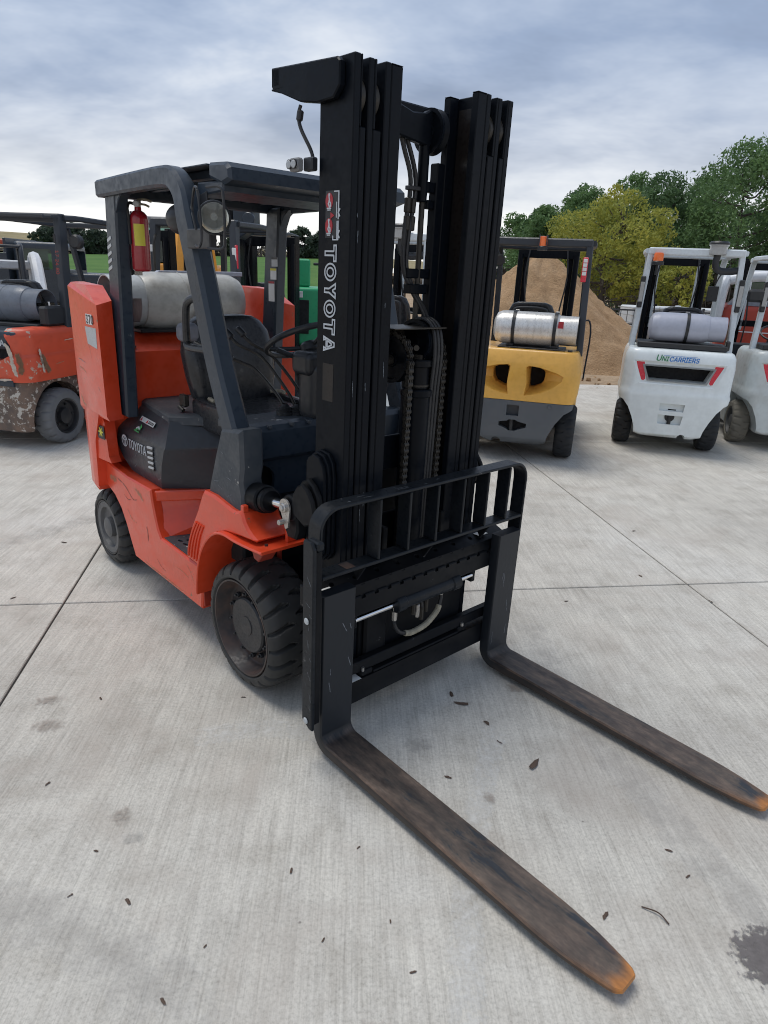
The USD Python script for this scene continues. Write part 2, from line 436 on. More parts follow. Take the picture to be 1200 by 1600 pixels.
paint('white_trim', (0.62, 0.67, 0.69), 0.35, dirt=(0.42, 0.43, 0.43), amt=0.5, scale=6)
paint('grille_grey', (0.26, 0.28, 0.28), 0.45, amt=0.3)
paint('logo_green', (0.03, 0.22, 0.09), 0.4, amt=0.0)
paint('logo_blue', (0.02, 0.18, 0.52), 0.4, amt=0.0)
paint('signal_red', (0.62, 0.008, 0.035), 0.25, amt=0.05, coat=0.6)
paint('signal_orange', (0.90, 0.16, 0.015), 0.3, amt=0.05, coat=0.5)
paint('lens_smoke', (0.34, 0.34, 0.33), 0.25, amt=0.2, coat=0.5)
paint('old_orange', (0.58, 0.075, 0.03), 0.45, dirt=(0.36, 0.07, 0.04), amt=0.5, scale=3, chips=(0.42, 0.36, 0.29), chip_at=0.605, chip_scale=3.4)
paint('scraped_weight', (0.10, 0.075, 0.062), 0.6, dirt=(0.24, 0.15, 0.10), amt=1.0, scale=7, chips=(0.46, 0.43, 0.38), chip_at=0.56, chip_scale=17)
paint('machine_red', (0.40, 0.05, 0.028), 0.45, dirt=(0.22, 0.05, 0.035), amt=0.5, scale=3)
paint('machine_white', (0.68, 0.70, 0.72), 0.4, dirt=(0.45, 0.45, 0.44), amt=0.4, scale=3)
paint('machine_green', (0.015, 0.34, 0.14), 0.4, dirt=(0.02, 0.20, 0.09), amt=0.4, scale=4)
paint('machine_yellow', (0.80, 0.33, 0.03), 0.4, dirt=(0.5, 0.24, 0.05), amt=0.35, scale=4)
paint('machine_grey', (0.20, 0.205, 0.21), 0.5, amt=0.4)
paint('tote_white', (0.62, 0.64, 0.64), 0.5, dirt=(0.45, 0.47, 0.46), amt=0.5, scale=2)
paint('bark', (0.075, 0.062, 0.052), 0.9, dirt=(0.035, 0.03, 0.026), amt=0.8, scale=4, bump=0.5)
paint('twig_grey', (0.12, 0.105, 0.09), 0.9, dirt=(0.06, 0.05, 0.042), amt=0.8, scale=2)
paint('dry_leaf', (0.085, 0.055, 0.038), 0.8, dirt=(0.03, 0.022, 0.02), amt=0.6, scale=60)
paint('stencil_red', (0.38, 0.035, 0.02), 0.6, amt=0.5)

# rusty fork steel: brown rust over blue black mill scale, orange where the edge is fresh
mk('fork_rust', {
    'tc': ('texture_coordinate', {}),
    'mp': ('mapping', {'scale': (0.7, 2.4, 1.0)}),
    'n1': ('noise_texture', {'scale': 4.0, 'detail': 10.0, 'roughness': 0.68, 'distortion': 0.4}),
    'n2': ('noise_texture', {'scale': 46.0, 'detail': 5.0, 'roughness': 0.65}),
    'n3': ('noise_texture', {'scale': 11.0, 'detail': 6.0, 'roughness': 0.7}),
    'r1': ('rgb_ramp', {'ramp': [(0.0, (0.026, 0.033, 0.043)), (0.40, (0.042, 0.047, 0.055)), (0.43, (0.11, 0.088, 0.070)), (0.54, (0.17, 0.122, 0.092)), (0.63, (0.215, 0.16, 0.125)), (1.0, (0.26, 0.16, 0.10))]}),
    'r3': ('map_range', {'from_min': 0.60, 'from_max': 0.72, 'to_max': 0.65, 'clamp': True}),
    'm3': ('mix', {'color2': (0.27, 0.12, 0.045)}),
    'm2': ('mix', {'mix_type': 'multiply', 'fac': 0.5}),
    'g2': ('rgb_ramp', {'ramp': [(0.25, (0.45, 0.45, 0.45)), (0.7, (1.25, 1.25, 1.25))]}),
    'bv': ('attribute', {'attribute': 'edge'}),
    'me': ('mix', {'color2': (0.50, 0.20, 0.05)}),
    'sz': ('separate_xyz', {}), 'zr': ('map_range', {'from_min': 0.085, 'from_max': 0.15, 'clamp': True}), 'zn': ('math', {'math_type': 'multiply_add', 'value2': 0.12}),
    'mk': ('mix', {'color2': (0.0075, 0.0095, 0.0125)}),
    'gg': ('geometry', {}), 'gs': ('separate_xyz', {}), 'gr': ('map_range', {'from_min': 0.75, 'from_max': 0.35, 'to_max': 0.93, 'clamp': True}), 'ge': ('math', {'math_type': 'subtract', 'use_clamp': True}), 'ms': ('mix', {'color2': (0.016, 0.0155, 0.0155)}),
    'b': ('bump', {'strength': 0.25, 'distance': 0.003}),
    'p': ('principled_bsdf', {'roughness': 0.48, 'specular_ior_level': 0.4})},
   [('tc.object', 'mp.vector'), ('mp.vector', 'n1.vector'), ('tc.object', 'n2.vector'), ('mp.vector', 'n3.vector'), ('n1.fac', 'r1.fac'), ('n3.fac', 'r3.value'),
    ('r1.color', 'm3.color1'), ('r3.result', 'm3.fac'), ('n2.fac', 'g2.fac'), ('m3.color', 'm2.color1'), ('g2.color', 'm2.color2'),
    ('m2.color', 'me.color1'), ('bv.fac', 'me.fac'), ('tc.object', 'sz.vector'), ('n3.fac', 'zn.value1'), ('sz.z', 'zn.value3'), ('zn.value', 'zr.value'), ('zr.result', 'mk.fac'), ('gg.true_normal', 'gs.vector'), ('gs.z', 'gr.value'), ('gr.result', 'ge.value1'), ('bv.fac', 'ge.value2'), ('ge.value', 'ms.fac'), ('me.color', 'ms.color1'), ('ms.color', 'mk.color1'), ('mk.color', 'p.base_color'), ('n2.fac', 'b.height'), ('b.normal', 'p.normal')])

def glass(name, tint, mixf=0.75):
    mk(name, {'f': ('fresnel', {'IOR': 1.45}), 't': ('transparent_bsdf', {'color': tint}), 'g': ('glossy_bsdf', {'color': (1, 1, 1), 'roughness': 0.03}), 'm': ('mix_closure', {})},
       [('f.fac', 'm.fac'), ('t.BSDF', 'm.closure1'), ('g.BSDF', 'm.closure2')], surface='m.closure')
glass('lamp_glass', (0.86, 0.88, 0.86))
glass('cab_glass', (0.35, 0.50, 0.46))

def leaves(name, c1, c2, c3, tr=0.35):
    """Leaf tones drift from clump to clump and leaf to leaf."""
    mk(name, {'g': ('geometry', {}), 'n1': ('noise_texture', {'scale': 0.8, 'detail': 3.0}), 'n2': ('noise_texture', {'scale': 6.0, 'detail': 2.0}),
              'a': ('math', {'math_type': 'multiply_add', 'value2': 0.55}), 'a2': ('math', {'math_type': 'multiply', 'value2': 0.45}),
              'r': ('rgb_ramp', {'ramp': [(0.30, c1), (0.5, c2), (0.70, c3)]}),
              'p': ('principled_bsdf', {'roughness': 0.55, 'specular_ior_level': 0.3}), 't': ('translucent_bsdf', {}), 'm': ('mix_closure', {'fac': tr})},
       [('g.position', 'n1.vector'), ('g.position', 'n2.vector'), ('n2.fac', 'a2.value1'), ('n1.fac', 'a.value1'), ('a2.value', 'a.value3'), ('a.value', 'r.fac'),
        ('r.color', 'p.base_color'), ('r.color', 't.color'), ('p.BSDF', 'm.closure1'), ('t.BSDF', 'm.closure2')], surface='m.closure')
leaves('leaf_green', (0.075, 0.135, 0.055), (0.125, 0.215, 0.080), (0.185, 0.29, 0.105))
leaves('leaf_dark', (0.055, 0.105, 0.050), (0.095, 0.165, 0.070), (0.14, 0.23, 0.090))
leaves('leaf_yellow', (0.17, 0.22, 0.05), (0.36, 0.37, 0.075), (0.54, 0.50, 0.10))
leaves('leaf_far', (0.040, 0.060, 0.045), (0.060, 0.085, 0.058), (0.085, 0.11, 0.070))
leaves('brush_brown', (0.055, 0.045, 0.040), (0.085, 0.070, 0.058), (0.12, 0.10, 0.08), 0.1)

# broomed concrete: bristle lines, blotches, brown tyre stains, specks
BROOM = math.radians(-3.0)
mk('concrete', {
    'g': ('geometry', {}), 'oi': ('object_info', {}),
    'rot': ('mapping', {'rotation': (0, 0, BROOM), 'scale': (1, 1, 1)}),
    'ms': ('mapping', {'scale': (1.0, 0.018, 1.0)}),
    'ms2': ('mapping', {'scale': (1.0, 0.06, 1.0)}),
    'st': ('noise_texture', {'scale': 150.0, 'detail': 3.0, 'roughness': 0.7}),
    'st2': ('noise_texture', {'scale': 42.0, 'detail': 4.0, 'roughness': 0.7}),
    'big': ('noise_texture', {'scale': 0.75, 'detail': 5.0, 'roughness': 0.6, 'distortion': 0.4}),
    'mid': ('noise_texture', {'scale': 4.5, 'detail': 7.0, 'roughness': 0.7}),
    'fine': ('noise_texture', {'scale': 90.0, 'detail': 4.0, 'roughness': 0.75}),
    'base': ('rgb_ramp', {'ramp': [(0.25, (0.465, 0.44, 0.395)), (0.5, (0.545, 0.518, 0.462)), (0.75, (0.60, 0.578, 0.53))]}),
    'mm': ('rgb_ramp', {'ramp': [(0.28, (0.78, 0.765, 0.745)), (0.5, (1.0, 1.0, 1.0)), (0.72, (1.12, 1.12, 1.11))]}),
    'm1': ('mix', {'mix_type': 'multiply', 'fac': 0.95}),
    'sr': ('rgb_ramp', {'ramp': [(0.28, (0.70, 0.70, 0.69)), (0.48, (1, 1, 1)), (0.72, (1.16, 1.16, 1.15))]}),
    'm2': ('mix', {'mix_type': 'multiply', 'fac': 0.62}),
    'sr2': ('rgb_ramp', {'ramp': [(0.30, (0.80, 0.79, 0.78)), (0.55, (1, 1, 1)), (0.75, (1.08, 1.08, 1.07))]}),
    'm2b': ('mix', {'mix_type': 'multiply', 'fac': 0.8}),
    'fr': ('rgb_ramp', {'ramp': [(0.30, (0.66, 0.66, 0.65)), (0.5, (1, 1, 1)), (0.70, (1.18, 1.18, 1.18))]}),
    'm3': ('mix', {'mix_type': 'multiply', 'fac': 0.8}),
    'bst': ('noise_texture', {'scale': 1.6, 'detail': 6.0, 'roughness': 0.62, 'distortion': 0.8}),
    'bsr': ('map_range', {'from_min': 0.50, 'from_max': 0.72, 'to_max': 0.55, 'clamp': True}),
    'm4': ('mix', {'color2': (0.40, 0.35, 0.30)}),
    'vo': ('voronoi_texture', {'scale': 5.5, 'randomness': 1.0}),
    'vn': ('noise_texture', {'scale': 40.0, 'detail': 3.0}),
    'va': ('math', {'math_type': 'multiply_add', 'value2': 0.09}),
    'vt': ('map_range', {'from_min': 0.045, 'from_max': 0.07, 'to_min': 0.6, 'to_max': 0.0, 'clamp': True}),
    'm5': ('mix', {'color2': (0.085, 0.070, 0.062)}),
    'ob': ('map_range', {'from_min': 0.0, 'from_max': 1.0, 'to_min': 0.93, 'to_max': 1.05}),
    'hv': ('hsv', {}),
    'bb': ('math', {'math_type': 'multiply_add', 'value2': 0.6}),
    'b': ('bump', {'strength': 0.35, 'distance': 0.004}),
    'p': ('principled_bsdf', {'roughness': 0.82, 'specular_ior_level': 0.3})},
   [('g.position', 'rot.vector'), ('rot.vector', 'ms.vector'), ('rot.vector', 'ms2.vector'), ('ms.vector', 'st.vector'), ('ms2.vector', 'st2.vector'), ('g.position', 'big.vector'), ('g.position', 'mid.vector'), ('g.position', 'fine.vector'),
    ('big.fac', 'base.fac'), ('mid.fac', 'mm.fac'), ('base.color', 'm1.color1'), ('mm.color', 'm1.color2'),
    ('st.fac', 'sr.fac'), ('m1.color', 'm2.color1'), ('sr.color', 'm2.color2'),
    ('st2.fac', 'sr2.fac'), ('m2.color', 'm2b.color1'), ('sr2.color', 'm2b.color2'),
    ('fine.fac', 'fr.fac'), ('m2b.color', 'm3.color1'), ('fr.color', 'm3.color2'),
    ('g.position', 'bst.vector'), ('bst.fac', 'bsr.value'), ('bsr.result', 'm4.fac'), ('m3.color', 'm4.color1'),
    ('g.position', 'vo.vector'), ('g.position', 'vn.vector'), ('vn.fac', 'va.value1'), ('vo.distance', 'va.value3'), ('va.value', 'vt.value'), ('vt.result', 'm5.fac'), ('m4.color', 'm5.color1'),
    ('oi.random', 'ob.value'), ('ob.result', 'hv.value'), ('m5.color', 'hv.color'), ('hv.color', 'p.base_color'),
    ('st.fac', 'bb.value1'), ('fine.fac', 'bb.value3'), ('bb.value', 'b.height'), ('b.normal', 'p.normal')])
paint('joint_dark', (0.045, 0.042, 0.038), 0.9, amt=0.3)
# marks that lie in the surface: worn patches and drips (thin ragged films)
def film(name, c, a0, a1, scale, alpha=1.0):
    mk(name, {'g': ('geometry', {}), 'at': ('attribute', {'attribute': 'edge'}), 'n': ('noise_texture', {'scale': scale, 'detail': 6.0, 'roughness': 0.72}),
              'e': ('math', {'math_type': 'multiply_add', 'value2': 0.42, 'value3': 0.30}), 's': ('math', {'math_type': 'subtract'}), 'r': ('map_range', {'from_min': a0, 'from_max': a1, 'to_max': alpha, 'clamp': True}),
              'c': ('rgb_ramp', {'ramp': [(0.3, tuple(x * 0.75 for x in c)), (0.7, tuple(x * 1.2 for x in c))]}),
              'p': ('principled_bsdf', {'roughness': 0.8, 'specular_ior_level': 0.3})},
       [('g.position', 'n.vector'), ('n.fac', 's.value1'), ('at.fac', 'e.value1'), ('e.value', 's.value2'), ('s.value', 'r.value'), ('n.fac', 'c.fac'), ('c.color', 'p.base_color'), ('r.result', 'p.alpha')])
film('patch_brown', (0.33, 0.285, 0.245), -0.02, 0.28, 55.0, 0.75)
film('patch_grey', (0.36, 0.345, 0.315), 0.0, 0.30, 40.0, 0.6)
film('oil_dark', (0.15, 0.135, 0.13), -0.06, 0.03, 46.0, 0.85)
film('scuff_dark', (0.12, 0.05, 0.035), -0.03, 0.16, 70.0, 0.7)
film('scuff_brown', (0.26, 0.16, 0.09), -0.02, 0.20, 50.0, 0.65)
film('scuff_light', (0.15, 0.16, 0.17), 0.0, 0.14, 90.0, 0.6)
film('bare_scrape', (0.50, 0.44, 0.36), -0.06, 0.02, 26.0, 0.95)
film('rust_scrape', (0.16, 0.09, 0.05), -0.06, 0.04, 22.0, 0.95)
film('tread_mark', (0.34, 0.32, 0.295), 0.0, 0.34, 14.0, 0.30)
film('pale_scrape', (0.66, 0.65, 0.62), 0.02, 0.30, 30.0, 0.5)

def soil(name, stops, scale, bump, rough=0.95, dist=0.05):
    mk(name, {'g': ('geometry', {}), 'n1': ('noise_texture', {'scale': scale, 'detail': 8.0, 'roughness': 0.65}), 'n2': ('noise_texture', {'scale': scale * 12, 'detail': 5.0, 'roughness': 0.7}),
              'r': ('rgb_ramp', {'ramp': stops}), 'r2': ('rgb_ramp', {'ramp': [(0.3, (0.72, 0.71, 0.70)), (0.7, (1.18, 1.18, 1.18))]}), 'm': ('mix', {'mix_type': 'multiply', 'fac': 0.9}),
              'b': ('bump', {'strength': bump, 'distance': dist}), 'p': ('principled_bsdf', {'roughness': rough, 'specular_ior_level': 0.2})},
       [('g.position', 'n1.vector'), ('g.position', 'n2.vector'), ('n1.fac', 'r.fac'), ('n2.fac', 'r2.fac'), ('r.color', 'm.color1'), ('r2.color', 'm.color2'), ('m.color', 'p.base_color'), ('n2.fac', 'b.height'), ('b.normal', 'p.normal')])
soil('dirt', [(0.3, (0.26, 0.19, 0.125)), (0.5, (0.38, 0.28, 0.185)), (0.7, (0.46, 0.35, 0.24))], 1.1, 0.8)
soil('sand', [(0.3, (0.36, 0.225, 0.120)), (0.5, (0.47, 0.305, 0.170)), (0.7, (0.55, 0.375, 0.225))], 2.2, 1.0)
soil('grass', [(0.3, (0.055, 0.125, 0.028)), (0.5, (0.080, 0.165, 0.036)), (0.7, (0.105, 0.195, 0.045))], 0.35, 0.6)
soil('stubble', [(0.3, (0.20, 0.17, 0.085)), (0.5, (0.27, 0.225, 0.12)), (0.7, (0.33, 0.27, 0.15))], 0.08, 0.4)
# ---------------------------------------------------------------- shared builders
def set_edge(path, vals):
    UsdGeom.PrimvarsAPI(stage.GetPrimAtPath(path)).CreatePrimvar('edge', Sdf.ValueTypeNames.FloatArray, 'vertex').Set(Vt.FloatArray.FromNumpy(np.asarray(vals, np.float32)))

def tyre(R, w, r_in, N, depth, half=0.007, per=8, skew=0.03, across=22):
    """Industrial tyre about the y axis, from y=0 (outer face) to y=w, with lug grooves cut from both shoulders."""
    na = N * per
    th = np.arange(na) * 2 * np.pi / na
    s = np.linspace(0, 1, across)
    TH, S = np.meshgrid(th, s, indexing='ij')
    pitch = 2 * np.pi / N
    dep = np.zeros_like(TH)
    for side in (0, 1):
        q = S if side == 0 else 1 - S
        off = (skew * np.clip(q / 0.30, 0, 1) - 0.25 * skew * np.clip((q - 0.30) / 0.2, 0, 1)) / R + side * pitch / 2
        d = np.abs(((TH - off) / pitch + 0.5) % 1 - 0.5) * pitch * R
        hw = half * np.clip((0.46 - q) / 0.16, 0, 1) ** 0.6 + 1e-6
        dep = np.maximum(dep, np.where((q < 0.46), np.clip(1.6 - d / hw, 0, 1), 0))
    shoulder = 0.022 * (np.abs(2 * S - 1) ** 5)
    Rr = R - shoulder - depth * dep
    Y = 0.010 + (w - 0.020) * S
    k = across
    ring_r = [np.full(na, r_in), np.full(na, r_in + 0.012), np.full(na, R - 0.045), Rr[:, 0] - 0.008]
    ring_y = [0.018, 0.0, 0.0, 0.004]
    R_all = np.column_stack(ring_r + [Rr[:, i] for i in range(k)] + [Rr[:, -1] - 0.008, np.full(na, R - 0.045), np.full(na, r_in + 0.012), np.full(na, r_in)])
    Y_all = np.column_stack([np.full(na, y) for y in ring_y] + [Y[:, i] for i in range(k)] + [np.full(na, y) for y in (w - 0.004, w, w, w - 0.018)])
    K = R_all.shape[1]
    v = np.stack([R_all * np.cos(th)[:, None], Y_all, R_all * np.sin(th)[:, None]], -1).reshape(-1, 3)
    f = []
    for i in range(na):
        i2 = (i + 1) % na
        for j in range(K):
            j2 = (j + 1) % K
            f += [[i * K + j, i2 * K + j2, i2 * K + j], [i * K + j, i * K + j2, i2 * K + j2]]
    m = tm(v, f)
    if m.volume < 0:
        m.invert()
    return m

def xf(mesh, d=(0, 0, 0), flip=False):
    m = mesh.copy()
    if flip:
        m.vertices[:, 1] *= -1
        m.invert()
    m.apply_translation(d)
    return m

def letters_outline(word, h, gap, t):
    """Hollow outlined capitals built from strokes; returns a shape reading along +x from 0 with capitals h tall."""
    w = 0.80 * h; sw = 0.27 * h
    shapes, x = [], 0.0
    for ch in word:
        if ch == 'T':
            g = unary_union([Polygon([(0, h), (w, h), (w, h - sw), (0, h - sw)]), Polygon([(w / 2 - sw / 2, 0), (w / 2 + sw / 2, 0), (w / 2 + sw / 2, h), (w / 2 - sw / 2, h)])])
        elif ch == 'O':
            e = affinity.scale(Point(w / 2, h / 2).buffer(1, 24), w / 2 * 1.08, h / 2)
            i = affinity.scale(Point(w / 2, h / 2).buffer(1, 24), w / 2 * 1.08 - sw, h / 2 - sw)
            g = e.difference(i)
        elif ch == 'Y':
            g = unary_union([Polygon([(0, h), (sw * 1.15, h), (w / 2 + sw * 0.5, h * 0.42), (w / 2 - sw * 0.5, h * 0.42)]), Polygon([(w, h), (w - sw * 1.15, h), (w / 2 - sw * 0.5, h * 0.42), (w / 2 + sw * 0.5, h * 0.42)]),
                             Polygon([(w / 2 - sw / 2, 0), (w / 2 + sw / 2, 0), (w / 2 + sw / 2, h * 0.5), (w / 2 - sw / 2, h * 0.5)])])
        else:
            g = Polygon([(0, 0), (w / 2 - sw * 0.45, h), (w / 2 + sw * 0.45, h), (w, 0), (w - sw, 0), (w * 0.74, h * 0.22), (w * 0.26, h * 0.22), (sw, 0)])
            g = g.difference(Polygon([(w * 0.36, h * 0.40), (w * 0.64, h * 0.40), (w / 2, h * 0.70)]))
        shapes.append(affinity.translate(g.difference(g.buffer(-t)), x, 0))
        x += w + gap
    return unary_union(shapes)

def emblem(rx, ry, t):
    """Three crossing oval rings."""
    def ring(x, y, a, b):
        return affinity.scale(Point(0, 0).buffer(1, 24), a, b).difference(affinity.scale(Point(0, 0).buffer(1, 24), a - t, b - t)) if (x, y) == (0, 0) else affinity.translate(affinity.scale(Point(0, 0).buffer(1, 24), a, b).difference(affinity.scale(Point(0, 0).buffer(1, 24), a - t, b - t)), x, y)
    return unary_union([ring(0, 0, rx, ry), ring(0, ry * 0.45, rx * 0.72, ry * 0.42), ring(0, -0.05 * ry, rx * 0.33, ry * 0.88)])

def gas_cylinder(name, label, loc, rz, L, R, body, capm, straps=(), window=True, group=None, valve=True):
    """LP gas cylinder lying along local x with a slotted collar at its -x end."""
    t = thing(name, label, 'gas cylinder', loc, rz, group)
    h = L / 2; c = 0.15 * L + 0.02
    pr = [(0.0, h), (R * 0.55, h - 0.006), (R * 0.86, h - 0.03), (R * 0.985, h - 0.075), (R, h - 0.11), (R, -h + c + 0.13), (R * 0.985, -h + c + 0.085), (R * 0.90, -h + c + 0.035), (R * 0.6, -h + c + 0.008), (0, -h + c)]
    m = lathe(pr, 'x', 48)
    part(t, 'tank_body', m, body)
    part(t, 'weld_seam', lathe([(R + 0.0005, -0.004), (R + 0.003, -0.002), (R + 0.003, 0.002), (R + 0.0005, 0.004)], 'x', 48), body)
    rc = R * 0.86
    col = lathe([(rc, -h + c + 0.05), (rc, -h), (rc - 0.006, -h), (rc - 0.006, -h + c + 0.05)], 'x', 48)
    try:
        cm = to_m3(trimesh.creation.annulus(rc - 0.006, rc, c + 0.05, sections=48, transform=trimesh.transformations.rotation_matrix(np.pi / 2, [0, 1, 0]))).translate([-h + (c + 0.05) / 2, 0, 0])
        if window:
            cm = cm - m3.Manifold.cube([c * 0.75, 0.17 * R / 0.155, 0.6], True).translate([-h + c * 0.55, -rc * 0.70, 0.0]).rotate([0, 0, 0]) if False else cm
            cut = from_m3(m3.Manifold.cube([c * 0.80, R * 1.0, R * 0.80], True).translate([-h + c * 0.60, -R * 0.9, -R * 0.26]))
            cm = cm - to_m3(cut)
        col = from_m3(cm)
    except Exception:
        pass
    part(t, 'collar', col, capm)
    if valve:
        part(t, 'valve', cat(rod((-h + 0.012, 0, 0), (-h + c, 0, 0), 0.016, 12), rod((-h + c * 0.45, -0.05, 0.0), (-h + c * 0.45, 0.05, 0.0), 0.011, 10), rod((-h + 0.004, 0, 0), (-h + 0.014, 0, 0), 0.026, 12)), 'greasy_steel')
    for x in straps:
        sm = lathe([(R + 0.004, x - 0.016), (R + 0.007, x - 0.016), (R + 0.007, x + 0.016), (R + 0.004, x + 0.016)], 'x', 48)
        sp = part(t, 'strap', sm, 'black_plastic')
        part(sp, 'buckle', box(x - 0.02, x + 0.02, -R * 0.75 - 0.028, -R * 0.75 + 0.004, R * 0.60, R * 0.60 + 0.07, 0.004), 'bare_steel')
    return t

# ---------------------------------------------------------------- the large forklift in front
FX, FY, FYAW = -0.1255, 2.7954, -0.8238
F = thing('orange_forklift', 'large orange red forklift with black three stage mast, empty forks lowered to the concrete', 'forklift', (FX, FY, 0), FYAW)
TILT = 0.0083
def tl(m):
    m = m.copy(); m.vertices[:, 0] += TILT * m.vertices[:, 2]
    return m
def mpart(name, mesh, mat, smooth=30, label=None):
    return part(F, name, tl(mesh), mat, smooth, label)

# wheels
AX, WR = -0.10, 0.282
def big_wheel(v0, side, cx, R, w, r_in, N, per, rusty, label=None):
    d, fl = (cx, v0, R - 0.002), side > 0
    rimp = [(r_in + 0.004, 0.02), (r_in + 0.001, 0.004), (r_in - 0.006, 0.004), (r_in - 0.012, 0.02), (r_in - 0.026, 0.062), (r_in - 0.034, 0.070), (r_in - 0.08, 0.070), (r_in - 0.085, 0.06), (0.0, 0.06)]
    wp = part(F, 'wheel', xf(lathe(rimp, 'y', 48), d, fl), 'rim_rust' if rusty else 'rim_black', label=label)
    part(wp, 'tyre', xf(tyre(R, w, r_in, N, 0.020, half=0.0080, per=per, skew=0.022, across=26), d, fl), 'tyre_rubber')
    return wp, d, fl
def add_hub(wp, d, fl, r_disc, nb):
    part(wp, 'hub', xf(cat(lathe([(r_disc * 0.86, 0.07), (r_disc * 0.84, 0.045), (r_disc * 0.80, 0.038), (0, 0.038)], 'y', 40), lathe([(r_disc * 0.30, 0.04), (r_disc * 0.29, 0.035), (0, 0.034)], 'y', 24)), d, fl), 'rim_black')
    for k in range(nb):
        a = 2 * np.pi * (k + 0.3) / nb
        rr = r_disc * 0.955
        b = cat(rod((rr * math.cos(a), 0.064, rr * math.sin(a)), (rr * math.cos(a), 0.046, rr * math.sin(a)), 0.0115, 6, 0.002), rod((rr * math.cos(a), 0.05, rr * math.sin(a)), (rr * math.cos(a), 0.036, rr * math.sin(a)), 0.006, 8, 0.002))
        part(wp, 'wheel_bolt', xf(b, d, fl), 'rim_black', smooth=False)
wp, d_, fl_ = big_wheel(-0.55, -1, AX, WR, 0.235, 0.214, 21, 14, True, 'right drive wheel with rust inside its rim')
add_hub(wp, d_, fl_, 0.148, 12)
wp, d_, fl_ = big_wheel(0.55, 1, AX, WR, 0.235, 0.214, 21, 14, False)
add_hub(wp, d_, fl_, 0.148, 12)
for sd in (-1, 1):
    wp, d_, fl_ = big_wheel(0.515 * sd, sd, -1.69, 0.232, 0.19, 0.165, 18, 8, False)
    part(wp, 'rim_face', xf(lathe([(0.163, 0.012), (0.155, 0.006), (0.125, 0.010), (0.118, 0.03), (0.06, 0.036), (0.06, 0.008), (0.045, 0.0), (0, 0.0)], 'y', 36), d_, fl_), 'rim_grey')
part(F, 'front_axle', cat(rod((AX, -0.45, WR), (AX, 0.45, WR), 0.09, 16), box(AX - 0.14, AX + 0.14, -0.2, 0.2, 0.15, 0.52, 0.03)), 'carriage_black')
part(F, 'rear_axle', cat(rod((-1.69, -0.4, 0.23), (-1.69, 0.4, 0.23), 0.06, 12), box(-1.8, -1.58, -0.33, 0.33, 0.16, 0.36, 0.02)), 'carriage_black')

